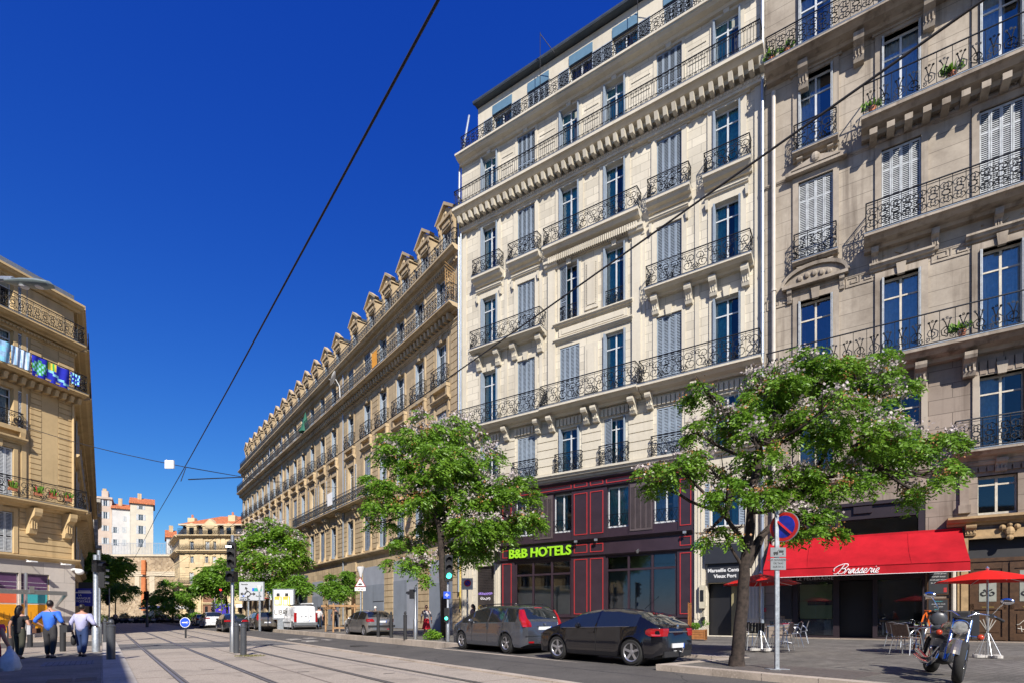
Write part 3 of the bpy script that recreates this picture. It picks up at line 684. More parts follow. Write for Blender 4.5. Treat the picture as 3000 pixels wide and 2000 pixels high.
for i,(a,b) in enumerate(RX):
    window(rt,a,b,27.75,31.2,'open','grey','white','net',y=-.02,var=i%3)
    window(rt,a,b,23.3,27.05,'open','grey','white','net',y=-.02,var=(1,2,1,0)[i],trans=True)
    window(rt,a,b,18.1,22.05,'closed','grey','white',None,y=-.02,dep=.12)
    window(rt,a,b,12.6,16.35,'open','grey','cream',('violet','net','net','net')[i],y=-.02,var=(2,2,2,2)[i])
GLS[0]=GLASS
for i,(a,b) in enumerate(RX): window(rt,a,b,8.1,11.2,'none','grey','cream',('net','violet','net','net')[i],y=-.02,var=(0,0,1,0)[i])
window(rt,27.2,28.42,5.5,7.1,'none','grey','cream',None,y=-.02)
GLS[0]=GLASSB
# purple upper fascia, brasserie shop window wall
s=MB(); wall(s,20.4,25.5,.33,6.5,[(22.3,25.3,5.05,5.75),(20.65,22.1,.42,3.0),(22.35,23.62,.36,3.0),(23.8,25.4,.42,3.0)],-.0,.3)
s.box(20.42,25.48,-.12,-.001,3.3,3.42); s.box(20.42,25.48,-.14,-.001,6.35,6.5)
for x in(20.5,22.3,25.35): s.box(x-.1,x+.1,-.08,-.001,3.5,6.3)
s.box(22.9,23.6,-.1,-.001,6.0,6.3)
bs=s.build('brasserie_front',[Mt('dark_plum_paint',(.016,.009,.013),.45,0,.2)],rt)
for a,b,c,d_ in((22.3,25.3,5.05,5.75),(20.65,22.1,.42,3.0),(23.8,25.4,.42,3.0)): s=MB(); s.quad((a,.2,c),(b,.2,c),(b,.2,d_),(a,.2,d_)); s.build('pane',[GLASSD],bs)
s=MB(); s.box(20.72,22.05,.26,.28,1.22,2.85,0); s.box(21.05,22.05,.24,.258,1.86,2.08,1); s.box(20.65,22.1,.6,.62,.45,1.2,2); s.box(21.7,22.0,.5,.55,.45,1.15,3)
s.build('window_film',[Mt('olive_window_film',(.38,.40,.17),.5,0,.06),BLACK,Mt('dim_counter',(.10,.12,.15),.6),Mt('pale_poster',(.25,.28,.3),.6)],bs)
s=MB(); s.box(22.35,23.62,.9,.95,.36,3.0); s.build('doorway_dark',[BLACK],bs)
s=MB(); s.box(23.9,25.3,.7,.74,1.1,1.16,0)
for k in range(7): s.box(24.0+k*.19,24.05+k*.19,.66,.74,.5,1.05,1)
s.build('bar_counter',[WOODL,STEEL],bs)
text('LE FELIBRAINE',.22,LT,'lettering',bs,(21.35,-.02,3.05),bold=.0,space=1.1)
s=MB(); s.box(20.4,26.4,-.55,-.021,.12,.30); s.box(26.6,30.2,-.5,-.021,.12,.30); s.build('doorstep',[Mt('worn_step_stone',(.24,.20,.16),.9,0,.3,3)],rt)
s=MB(); s.tube([(19.62,-.18,3),(19.62,-.18,26.9)],.10,10); s.lathe([(.13,-.05),(.13,.05)],(19.62,-.18,17.2),10); s.tube([(26.42,-.14,.3),(26.42,-.14,3.6)],.08,8); s.build('drainpipe',[PIPEW],rt,40)
for z0,z1,nm in ((2.25,3.3,'menu_board'),(1.15,2.1,'menu_board')):
    s=MB(); s.box(25.55,26.28,-.09,-.021,z0,z1,0); s.box(25.6,26.23,-.10,-.091,z0+.05,z1-.05,1); o=s.build(nm,[OAK,Mt('blackboard',(.018,.02,.025),.6,0,.2)] if z0>2 else [OAK,bpy.data.materials['blackboard']],None)
    o.parent=None; o.matrix_world=rt.matrix_basis.copy()
    tag(o,'black chalk menu board on the wall under the awning, '+('upper one with the kebab menu' if z0>2 else 'lower one with turquoise headings'),'menu board','chalk menu boards')
    Lw=Mt('chalk_white',(.6,.6,.6),.8,0,.02) if z0>2 else bpy.data.materials['chalk_white']
    if z0>2:
        for k,t in enumerate(('La bavette garnie','DONER Kebab','hamburger maison','du chevre a la cr')): text(t,.075,Lw,'lettering',o,(25.92,-.102,3.13-k*.13),shear=.3,ext=.001)
        q=MB(); q.box(26.1,26.2,-.106,-.101,2.36,2.55); q.build('red_bottle_picture',[REDT],o)
    else:
        C2=Mt('chalk_turquoise',(.05,.42,.45),.8,0,.02)
        for k,(t,c_) in enumerate((('Plat du jour',C2),('Assiette de viande',Lw),('riz et salade',Lw),('Sandwichs',C2),('AU FEU: Jambon',Lw),('PIZZA Frites',C2),('KEBAB Maison',Lw))): text(t,.062,c_,'lettering',o,(25.92,-.102,1.96-k*.115),shear=.3,ext=.001)
s=MB(); s.box(20.1,20.4,-.1,-.021,1.2,2.9,0); s.box(19.9,20.38,-.12,-.10,1.35,2.85,1); o=s.build('wall_panel',[BLK2,BLK2],rt)
s=MB(); s.box(19.0,19.3,-.24,-.22,1.55,1.75); s.build('red_notice',[REDT],hot)
for z,xs_ in ((12.6,(19.8,26.6)),(23.2,(23.6,26.3)),(27.7,(19.6,20.3))):
    for k,x in enumerate(xs_): 
        s=MB(); s.lathe([(.10,0),(.15,.26)],(x,-.85,z+.05),8,0)
        for q in range(40):
            a=random.uniform(0,6.28); e=random.uniform(.1,.45); s.quad((x,-.85,z+.28),(x+.05,-.85,z+.3),(x+e*math.cos(a),-.85+.25*math.sin(a),z+.35+random.random()*.35),(x+e*math.cos(a)-.06,-.85+.25*math.sin(a),z+.3+random.random()*.3),1)
        o=s.build('potted_plant',[TERRA,LEAF2]); o.matrix_world=rt.matrix_basis.copy()
        fl={12.6:'second-storey',23.2:'fourth-storey',27.7:'topmost visible'}[z]
        tag(o,'small leafy potted plant at the %s end of the %s balcony above the brasserie'%(('left','right')[k],fl),'potted plant','plants on the balconies')

# ================= long sandstone building =================
GLS[0]=GLASS; SHY[0]=-.02
lg=bldg('long_sandstone_building','long warm sandstone block with a row of pedimented dormers receding down the street','building',HA,(.612,-.791))
LC=[-2.7,-6.1,-9.5,-12.95,-16.5,-20.7,-25.6,-29.3,-33.0,-36.6]+[-40.1-3.5*k for k in range(9)]+[-71.2]
LW=1.5; L0=-72.9
ops=[]
for c in LC:
    for z0,z1 in ((7.5,10.85),(12.4,16.3),(18.1,21.4),(23.0,26.1)): ops.append((c-LW/2,c+LW/2,z0,z1))
door=(-21.2,-19.5,.3,5.6); bays=[(-33.1,-29.3,.3,5.3),(-27.5,-24.0,.3,5.3),(-17.6,-12.75,.3,5.9),(-10.9,-6.4,.3,6.0),(-4.6,-1.2,.3,5.5)]
dk=[(-45.5,-35,.3,5.9)]+[(-49-4*k-2.6,-49-4*k,.3,5.0) for k in range(6)]
mb=MB(); wall(mb,L0,-.02,0,26.7,ops+[door]+bays+dk,0,.4,0,1); mb.build('wall',[S_LONG,S_LONGP],lg)
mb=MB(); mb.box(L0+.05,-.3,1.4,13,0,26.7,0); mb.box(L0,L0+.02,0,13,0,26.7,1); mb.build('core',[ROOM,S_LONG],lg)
mb=MB(); mb.ext([(.5,26.7),(1.3,30.6),(5,32.2),(12,32.2),(13,26.7)],L0+.3,-.4,0); mb.build('mansard_roof',[SLATE],lg)
mb=MB()
mould(mb,L0-.3,-.05,27.0,.75,.5); mould(mb,L0-.2,-.05,26.35,.2,.25)
mould(mb,L0-.1,-.05,7.25,.4,.35); mould(mb,L0,-.05,22.2,.2,.3)
for x in np.arange(L0+.2,-.5,.56): mb.frus(float(x),-.3,22.2,22.6,.12,.22,.12,.3)
for x in np.arange(L0+.2,-.3,.3): mb.box(float(x),float(x)+.14,-.3,-.2,26.2,26.36)
for c in LC:
    for z0,z1,k in ((12.4,16.3,0),(18.1,21.4,1),(23.0,26.1,0)): surround(mb,(c-LW/2,c+LW/2,z0,z1),.22,.07,0,bool(k))
    mould(mb,c-1.25,c+1.25,17.25,.36,.35); mb.box(c-1.15,c+1.15,-.34,-.001,17.85,18.1)
    for q in(-1.0,1.0): mb.frus(c+q,-.14,17.3,17.85,.1,.1,.12,.14); mb.box(c+q-.09,c+q+.09,-.1,-.001,12.5,16.9)
    surround(mb,(c-LW/2,c+LW/2,7.5,10.85),.2,.1,0,True)
    for q in(-.95,.95): mb.frus(c+q,-.1,7.26,7.8,.12,.2,.1,.06)
    mb.box(c-.6,c+.6,-.05,-.001,16.55,16.85)
gr=[o for o in ops if o[3]<12 or 18<o[2]<19]
xs_=sorted(LC)
for i in range(len(xs_)-1):
    a,b=xs_[i]+1.15,xs_[i+1]-1.15
    if b-a>.5: rustic(mb,a,b,7.5,11.3,[],.5,.06,.05); 
    if i%3==0 and b-a>.6: rustic(mb,a,b,12.6,21.9,[],.5,.06,.05); rustic(mb,a,b,23.2,26,[],.5,.06,.05)
rustic(mb,-1.35,-.1,12.5,21.8,[],.5,.06,.06); rustic(mb,-1.35,-.1,7.5,11.6,[],.5,.06,.05); mould(mb,-1.45,-.05,21.95,.14,.3)
for a,b in ((-12.7,-10.95),(-6.35,-4.65),(-1.15,-.1),(-29.2,-27.6),(-19.3,-17.7),(-23.9,-21.4)): rustic(mb,a,b,.35,6.2,[],.52,.05,.05)
for a,b in [(-49-4*k,-49-4*k+1.35) for k in range(7)]: rustic(mb,a,b,.35,6.0,[],.52,.05,.05)
mb.box(-21.5,-19.2,-.14,-.001,5.7,6.6)
# clustered pilasters dividing the front
for x in(-23.2,-46.0): mb.box(x-.35,x+.35,-.14,-.001,12.3,26)
for x in (-38,-34.6,-31.1,-27.5,-23.2,-18.6,-14.8): 
    for q in (-.35,.35): console(mb,x+q,.26,12.0,.6,1.1)
mb.build('stone_trim',[S_LONGP],lg)
# dormers
def dormer():
    m=MB(); w2=1.05; 
    m.box(-w2,-w2+.34,.0,1.1,0,3.5); m.box(w2-.34,w2,.0,1.1,0,3.5); m.box(-w2+.34,w2-.34,.02,1.1,2.95,3.5)
    m.box(-w2-.12,w2+.12,-.16,1.6,3.5,3.72)
    m.exty([(-w2-.12,3.72),(w2+.12,3.72),(0,4.5)],-.02,.2); m.exty([(-w2-.18,3.60),(w2+.18,3.60),(w2+.18,3.78),(0,4.52),(-w2-.18,3.78)],.2,2.6,2); m.box(-w2,w2,1.1,2.4,0,3.6,3)
    for s_ in(-1,1):
        a=(s_*(w2+.2),3.68); b=(0,4.62)
        m.exty([a,b,(0,4.86),(s_*(w2+.34),3.80)] if s_<0 else [b,a,(s_*(w2+.34),3.80),(0,4.86)],-.22,.18)
        console(m,s_*(w2-.12),.2,3.5,.16,.6)
    m.ball((0,-.08,3.95),.17,6,0,(1.3,.6,1)); m.box(-.5,.5,-.05,-.0,3.1,3.4)
    m.box(-w2+.34,w2-.34,.85,.9,0,2.95,1)
    return m
dm=dormer().mesh('dormer',[S_LONGP,ROOM,ZINCD,SLATE])
for i,c in enumerate(LC):
    if i%4==3 and False: continue
    o=put('dormer',dm,lg,(c,.35,27.0)); window(o,-.6,.6,.3,2.9,'open','blue','white',None,y=.1,dep=.3,trans=False,simple=True)
# railings
for a in range(7):
    x0=L0+.2+a*10.35; put('parapet_railing',rail_mesh('dense',10.3,.45,1.25,.018,ends=(a in(0,6))),lg,(x0,0,27.05))
balcony(lg,L0-.1,-.1,22.98,.98,'dense',S_LONGP,1.25,.42,tk=.019)
balcony(lg,-38.6,-14.2,12.3,.85,'dense',S_LONGP,1.25,.34,tk=.019)
for c in LC: put('balconet_railing',rail_mesh('scroll',2.1,.36,1.35,.019),lg,(c-1.05,0,18.1))
for i,c in enumerate(LC):
    a,b=c-LW/2,c+LW/2
    window(lg,a,b,23.0,26.1,'closed' if i in(4,5) else 'open','blue' if i<9 else 'grey','white',None if i%3 else 'net',var=i%3)
    window(lg,a,b,18.1,21.4,'open','blue','white',None if i%2 else 'net',var=i%3)
    window(lg,a,b,12.4,16.3,'wide' if i in(5,7,8) else ('closed' if i in (0,4,10) else 'open'),'white' if i in (5,7) else 'blue','white','net' if i%2 else None,var=i%3)
    window(lg,a,b,7.5,10.85,'closed' if i in(2,4,7,9,11) else 'open','dark','white',None,var=0)
# boarded shopfronts
for i,(a,b,c,d) in enumerate(bays):
    m=MB(); m.box(a,b,-.03,.1,c,d-1.7,0); m.box(a,b,-.01,.1,d-1.7,d,1); m.box((a+b)/2,(a+b)/2+.02,-.035,-.03,c,d-1.7,2)
    if i in(2,): m.box(-15.0,-12.9,-.05,-.031,.4,2.6,0); m.box(-15.1,-12.85,-.06,-.031,2.62,2.68,2)
    if i==3: m.box(a+2.6,b,-.045,-.031,c,d-1.9,1)
    m.build('boarded_shopfront',[GREYP,GREYP2,BLK2],lg)
m=MB(); m.box(door[0],door[1],.2,.28,.3,5.6)
for q in range(2): m.box(door[0]+.1+q*.8,door[0]+.7+q*.8,.17,.2,.6,2.0); m.box(door[0]+.1+q*.8,door[0]+.7+q*.8,.17,.2,2.2,4.2)
m.build('entrance_door',[OAK],lg)
m=MB(); m.box(-45.6,-34.8,-1.7,.0,5.85,6.25,1); m.box(-45.5,-35,.3,.34,.3,5.8,0)
for x in(-45.4,-42,-38.5,-35.2): m.box(x,x+.12,-.05,.3,.3,5.8,1)
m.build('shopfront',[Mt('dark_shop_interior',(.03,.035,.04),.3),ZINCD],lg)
for a,b,c,d in dk[1:]:
    m=MB(); m.box(a,b,.2,.25,c,d,0); m.box(a,b,-.9,.2,3.9,4.0,1); m.build('shopfront',[GLASSD if False else bpy.data.materials['dark_shop_interior'],[WHITE,REDF,BLUESH][int(abs(a))%3]],lg)
m=MB()
for x in(-10.9-11.7,-46.1,-53): m.tube([(x,-.12,.4),(x,-.12,26.3)],.08,6)
m.build('drainpipe',[PIPE],lg,40)
for i,x in enumerate((-8,-20.5,-31,-47,-62)):
    m=MB(); m.box(x-.8,x+.8,3.0,3.9,31.5,33.2,0)
    for k in range(3): m.lathe([(.13,33.2),(.16,33.75),(.12,33.8)],(x-.5+k*.5,3.45,0),8,1)
    m.build('chimney',[S_LONGP,TERRA],lg)
def attached(root,mb,name,mats,label,cat,group=None,smooth=None):
    o=mb.build(name,mats,None,smooth); o.matrix_world=root.matrix_basis.copy(); return tag(o,label,cat,group)
m=MB(); m.lathe([(.02,0),(.45,.05),(.72,.16),(.74,.18),(.45,.08),(.02,.03)],(0,0,0),20,0,'y'); 
m.xf(Matrix.Translation((-21.2,-1.5,24.9))@Matrix.Rotation(R(-25),4,'Z')@Matrix.Rotation(R(-20),4,'X')@Matrix.Rotation(R(180),4,'X'))
n0=len(m.v); m.tube([(-21.2,-1.4,24.9),(-21.2,-1.0,24.3),(-21.2,-.95,23.2)],.04,6); m.tube([(-21.3,-1.45,24.5),(-21.1,-2.1,24.7)],.02,4)
attached(lg,m,'satellite_dish',[WHITE],'large white satellite dish standing over the upper balcony of the long block','satellite dish',smooth=40)
m=MB(); m.lathe([(.02,0),(.3,.03),(.45,.12),(.3,.06),(.02,.03)],(0,0,0),16,0,'y'); m.xf(Matrix.Translation((-6.8,-.6,9.8))@Matrix.Rotation(R(160),4,'X'))
m.tube([(-6.8,-.6,9.7),(-6.8,0,9.6)],.03,5); attached(lg,m,'satellite_dish',[WHITE],'smaller white satellite dish on the wall behind the middle tree crown','satellite dish',smooth=40)
m=MB(); m.tube([(-33.5,-.7,23),(-33.5,-.7,24.4)],.03,5); m.lathe([(.02,2.6),(.2,1.9),(.55,.6),(.75,.2)],(-33.5,-.7,22.9),8)
attached(lg,m,'folded_parasol',[Mt('dark_green_canvas',(.015,.10,.06),.8,0,.2)],'dark green folded parasol standing on the long balcony of the sandstone block','parasol')
m=MB()
for k in range(12): m.quad((-13.2+k*.09,-.98-.02*(k%2),23.1),(-13.11+k*.09,-.98-.02*((k+1)%2),23.1),(-13.11+k*.09,-1.0-.02*((k+1)%2),24.35),(-13.2+k*.09,-1.0-.02*(k%2),24.35))
attached(lg,m,'orange_cloth',[Mt('orange_cloth',(.65,.28,.03),.8,0,.2)],'orange cloth hung on the long balcony railing in the middle of the sandstone block','cloth')
m=MB(); 
for k in range(5): m.box(-.75,-.70,-.9+k*.18,-.86+k*.18,23.1,25.4)
for k in range(7): m.tube([(-.72,-.95,24.6+k*.22),(-.72,-.1,24.3+k*.22)],.03,4)
attached(lg,m,'trellis_screen',[OAKL],'orange wooden trellis screen at the end of the balcony beside the cream hotel','trellis')
m=MB()
for k in range(12): m.quad((-25.2+k*.13,-.87-.03*(k%2),12.9),(-25.07+k*.13,-.87-.03*((k+1)%2),12.9),(-25.07+k*.13,-.9-.03*((k+1)%2),14.2),(-25.2+k*.13,-.9-.03*(k%2),14.2))
attached(lg,m,'white_sheet',[Mt('white_cloth',(.7,.7,.7),.9,0,.08)],'white sheet hung over the lower balcony railing of the sandstone block','sheet')
for i,(x,z,mm) in enumerate(((-47.5,4.3,BLUESH),(-49.5,5.0,WHITE),(-45.9,3.5,WHITE))):
    m=MB(); m.box(x-.06,x+.06,-1.7,-.1,z,z+.9,0); m.box(x-.07,x+.07,-1.6,-.2,z+.25,z+.55,1)
    attached(lg,m,'shop_sign',[mm,Mt('sign_blue%d'%i if 0 else 'sign_blue_paint',(.03,.10,.45),.5,0,.02) if i<2 else Mt('sign_green_paint',(.02,.30,.12),.5)],('blue and white projecting shop sign, highest of the three under the far tree','white projecting shop sign with blue lettering band beside the white sign post','white projecting shop sign with a green band nearest the advertising panel')[i],'shop sign','projecting signs on the sandstone block')

# ================= left ochre building =================
LA=(-28.5,34.4)
lf=bldg('ochre_corner_building','ochre stone corner block with laundry on its balcony above colourful shop windows','building',LA,(.25,.968))
WL=[(-4.9-4*k,-3.4-4*k) for k in range(8)]
LZ=[(5.05,7.45),(8.3,11.2),(12.45,14.7),(15.8,18.05),(18.95,20.95)]
ops=[(a,b,c,d) for a,b in WL for c,d in LZ]; shops=[(-3.0,-1.47,.35,3.9),(-4.95,-3.12,.35,3.9),(-9.2,-5.3,.35,3.9)]
mb=MB(); wall(mb,-36,0,0,21.2,ops+shops,0,.4,0,1); mb.box(-36,-.02,1.2,1.25,0,21,2); mb.build('wall',[S_LEFT,S_LEFTP,ROOM],lf)
# side along the street, as part of the same block: own frame
th0=math.atan2(.968,.25); th1=math.atan2(.791,-.612); SDR=(0,0,th1-th0)
sops=[(3.0+3.6*i,4.4+3.6*i,c,d) for i in range(14) for c,d in LZ]+[(2.2+3.9*i,5.2+3.9*i,.35,3.9) for i in range(13)]
mb=MB(); wall(mb,0,54.5,0,21.2,sops,0,.4,0,0); mb.box(0,54.5,.9,1.0,0,21,1)
for z,d,h in ((21.5,.6,.5),(4.95,.3,.3),(11.9,.3,.3)): mould(mb,0,54.5,z,d,h)
for i in range(14):
    x=3.7+3.6*i
    for c,d in LZ: surround(mb,(x-.7,x+.7,c,d),.2,.08)
    for q in (-1.0,1.0): console(mb,x+q,.3,7.9,.7,1.2)
mb.build('side_wall',[S_LEFT,ROOM],lf,rot=SDR)
for z,d in ((8.2,.9),(15.7,.9),(18.85,.8)):
    m=MB(); mould(m,0,54.5,z,d,.35); o=m.build('balcony',[S_LEFTP],lf,rot=SDR)
    put('railing',rail_mesh('dense',27.1,d-.07,1.08,.018,False),o,(0.1,0,z)); put('railing',rail_mesh('dense',27.1,d-.07,1.08,.018,False),o,(27.3,0,z))
m=MB()
for a,b,c,d in sops: m.quad((a,.3,c),(b,.3,c),(b,.3,d),(a,.3,d),0)
for a,b,c,d in sops:
    if d>5: m.box(a-.66,a-.03,-.1,-.05,c,d,1) if int(a)%3==0 else m.box(a+.02,a+.09,-.15,.25,c,d,1)
m.build('side_windows',[GLASS,GREYSH],lf,rot=SDR)
m=MB()
for k in range(4): m.box(5+k*11,5.1+k*11,-1.3,-.1,3.1,3.8,0)
m.build('awning_box',[BLK2],lf,rot=SDR)
mb=MB()
mould(mb,-36,.30,21.5,.6,.45); mould(mb,-36,.06,18.35,.2,.25); mould(mb,-36,.2,4.98,.34,.3); mould(mb,-5.6,-2.85,11.85,.4,.35)
mb.box(-5.5,-2.9,-.3,-.001,12.2,12.45)
for q in(-5.3,-3.05): mb.frus(q,-.14,11.85,12.2,.12,.12,.14,.18)
for x in (-15.8,): pass
for z0,z1 in ((8.3,15.2),(15.75,18.1)):
    rustic(mb,-2.52,-1.92,z0,z1,[],.33,.05,.05); rustic(mb,-.94,-.02,z0,z1,[],.33,.05,.05)
mb.box(-3.0,-2.75,-.08,-.001,8.4,21); mb.box(-1.9,-.96,-.03,-.001,8.4,15.2); 
mb.box(-2.9,-.6,-.05,-.001,19.3,21.0); mb.box(-2.75,-.75,-.07,-.051,19.45,20.85)
rustic(mb,-3.1,-.02,5.0,7.9,[],.36,.05,.05)
for a,b in WL:
    for c,d in LZ: surround(mb,(a,b,c,d),.22,.08,0,c<9,crown=False)
for x in np.arange(-15.8,0,.45): mb.frus(float(x),-.35,15.0,15.35,.1,.2,.1,.3)
for x in np.arange(-15.8,0,.18): mb.box(float(x),float(x)+.09,-.3,-.2,18.2,18.3)
mb.tube([(-.12,-.12,5),(-.12,-.12,15.0)],.07,6)
mb.build('stone_trim',[S_LEFTP],lf)
balcony(lf,-36,.2,18.85,.8,'dense',S_LEFTP,1.08,.35); balcony(lf,-36,.25,15.7,.95,'dense',S_LEFTP,1.1,.35)
balcony(lf,-36,.25,8.2,.9,'scroll',S_LEFTP,1.15,.4,cons=(-2.55,-.55,-6.4),ch=1.5,cd_=.8,cw=.42)
put('balconet_railing',rail_mesh('scroll',2.3,.28,.85,.015),lf,(-5.35,0,12.45))
for i,(a,b) in enumerate(WL):
    for j,(c,d) in enumerate(LZ): window(lf,a,b,c,d,('closed','closed','wide','wide','wide')[j] if i==0 else 'open','white' if j!=0 else 'grey','white','net',var=j%3)
mb=MB(); mb.ext([(-.45,21.5),(-.45,21.85),(.2,22.0),(1.5,22.6),(9,22.8),(9,21.5)],-36,-.3,0); mb.build('roof',[ZINC],lf)
mb=MB(); mb.box(-8,-4.2,1.0,2.2,21.6,24.0,0); mb.box(-4.9,-4.4,1.1,1.9,24.0,24.9,0); mb.build('chimney',[S_LEFTP],lf)
# ground floor of the corner: pale cladding, posters, glass canopy rail
mb=MB(); wall(mb,-36,.03,.0,4.7,shops,-.04,.3,0,0); mb.box(.031,.06,-.04,.4,0,4.7)
mb.build('shop_cladding',[Stone('pale_shop_cladding',(.50,.45,.40),1.2,1.15,.012,.6,.12)],lf)
PM=[Mt('plum_poster',(.10,.045,.11),.45,0,.1),Mt('coral_poster',(.68,.13,.06),.45,0,.04),Mt('turquoise_poster',(.05,.38,.42),.45,0,.04),Mt('amber_poster',(.78,.33,.01),.45,0,.05),WHITE,Mt('dark_mark',(.2,.1,.02),.5)]
for i,(a,b,c,d) in enumerate(shops):
    m=MB(); m.box(a,b,.1,.14,c,d,4); m.box(a+.05,b-.05,.07,.1,2.95,d-.05,0); m.box(a+.05,b-.05,.07,.1,2.12,2.88,(2,1,2)[i]); m.box(a+.05,b-.05,.07,.1,c,2.04,3)
    for q in range(5): m.tube([(a+.15+q*.28,.065,1.1+.1*(q%3)),(a+.3+q*.28,.065,1.1+.1*(q%3)),(a+.3+q*.28,.065,1.5+.1*(q%2))],.01,4,5)
    for z in(3.1,3.35): m.box(a+.05,b-.05,.06,.069,z,z+.015,4)
    m.build('shop_window_posters',PM,lf)
m=MB(); m.box(-9,-1.1,-1.0,-.9,2.62,2.86,0); m.tube([(-3.06,-.5,.1),(-3.06,-.5,3.9)],.09,8,1); 
for x in(-1.15,-5): m.ext([(-1.0,2.62),(-.9,2.86),(-.05,2.0),(-.05,1.85)],x,x+.07,0)
m.box(-3.2,-2.95,-1.03,-1.0,2.7,3.1,1)
m.build('canopy_rail',[STEEL,ALU],lf)
m=MB()
for x in(-3.0,-1.1,-6): m.box(x,x+.35,-.85,-.45,4.55,4.62); m.tube([(x+.17,-.45,4.6),(x+.17,-.1,4.75)],.02,4)
m.build('spotlight',[WHITE],lf)
def cloth(x0,x1,z0,z1,dy,mats,name,label,n=26,mf=lambda u,v:0):
    m=MB(); K=8
    def P(i,j): u=i/n; v=j/K; return (x0+(x1-x0)*u,-dy-.04-.035*math.sin(u*22+v*2)-.02*math.sin(u*9),z1-(z1-z0)*v+.02*math.sin(u*6))
    for i in range(n):
        for j in range(K): m.quad(P(i,j+1),P(i+1,j+1),P(i+1,j),P(i,j),mf(i/n,j/K))
    return attached(lf,m,name,mats,label,'laundry','laundry on the ochre building',smooth=60)
CB=[Mt('ultramarine_towel',(.012,.02,.42),.9,0,.15),Mt('green_towel_print',(.05,.35,.08),.9,0,.2),Mt('cyan_towel_print',(.25,.60,.75),.9,0,.2),Mt('yellow_towel_print',(.7,.55,.05),.9,0,.2)]
def mf(u,v):
    if u<.38 and abs(v-.45)<.38*(1-abs(u-.2)*3): return 1 if (u*9+v*4)%1<.6 else 2
    if abs(u-.5)<.13 and v<.35: return 3 if int(u*26)%2 else 1
    if u>.42 and abs((v-.35)-(u-.45)*.9)<.07: return 2
    return 0
cloth(-3.05,-.95,15.55,16.75,.92,CB,'beach_towel','blue beach towel with green and yellow print hung on the balcony railing',44,mf)
PB=[Mt('pale_blue_sheet',(.25,.42,.62),.9,0,.3,5),Mt('blue_white_stripe',(.55,.62,.72),.9,0,.2,5)]
cloth(-4.1,-3.1,15.75,16.8,.92,PB,'striped_towel','striped blue and white towel hung left of the blue beach towel',24,lambda u,v:int(u*13)%2)
cloth(-6.0,-4.15,15.7,16.85,.92,[PB[0],Mt('aqua_check',(.20,.50,.68),.9,0,.2)],'checked_sheet','pale blue checked sheet at the left end of the laundry',24,lambda u,v:(int(u*8)+int(v*4))%2)
cloth(-.9,-.3,16.0,16.7,.92,[CB[0],CB[2]],'small_towel','small dark patterned towel right of the blue beach towel',12,lambda u,v:(int(u*6)+int(v*5))%2)
for k,x in enumerate((-3.9,-2.6,-1.8,-.9)):
    m=MB(); m.box(x-.2,x+.2,-.86,-.7,8.55,8.72,0)
    for q in range(50):
        a=random.uniform(-.26,.26); h=random.uniform(.05,.42); y=-.78+random.uniform(-.12,.12); m.quad((x+a*.5,y,8.7),(x+a*.5+.03,y,8.7),(x+a+.06,y-.03,8.7+h),(x+a,y,8.72+h),1+(q%7==0))
    attached(lf,m,'flower_box',[TERRA,LEAF2,Mt('red_petals',(.5,.03,.05),.7) if k==0 else bpy.data.materials['red_petals']],('leftmost red flower box on the lower balcony under the first shutters','bushy flower box on the lower balcony over the left stone bracket','sparse flower box on the lower balcony between the two brackets','rightmost flower box on the lower balcony over the corner bracket')[k],'flower box','flower boxes on the ochre building')
# blue bank sign on the side, camera globe
m=MB(); m.box(-.55,.55,-.08,.08,-.62,.62,0); m.box(-.45,.45,-.09,-.081,.28,.36,1); m.box(-.3,.4,-.09,-.081,.4,.46,1); bk=m.build('bank_sign',[Mt('royal_blue_sign',(.012,.025,.30),.4,0,.03),WHITE],None,None,at(246,1748,37.0)); bk.rotation_euler=(0,0,R(20))
tag(bk,'blue bank sign projecting over the pavement from the ochre building','sign'); text('LA',.17,WHITE,'lettering',bk,(-.3,-.09,.08),align='LEFT'); text('BANQUE',.2,WHITE,'lettering',bk,(0,-.09,-.14)); text('POSTALE',.2,WHITE,'lettering',bk,(0,-.09,-.36))
m=MB(); m.box(-.6,.6,-.04,.04,-.2,.2,0); m.box(-.5,.5,-.05,-.041,-.06,.1,1); q=m.build('transit_sign',[WHITE,Mt('cyan_band',(.05,.45,.6),.5)],None,None,at(266,1721,40)); tag(q,'small white and cyan sign above the pavement beside the grey pole','sign')
m=MB(); p0=at(231,1668,34.0); m.tube([p0+Vector((-.9,.4,-.02)),p0+Vector((-.4,.1,.05)),p0],.08,6); m.ball(p0+Vector((.05,0,-.12)),.24,10,0,(1,1,.8)); q=m.build('security_camera',[WHITE],None,40); tag(q,'white domed camera on the corner of the ochre building above the shop','camera')

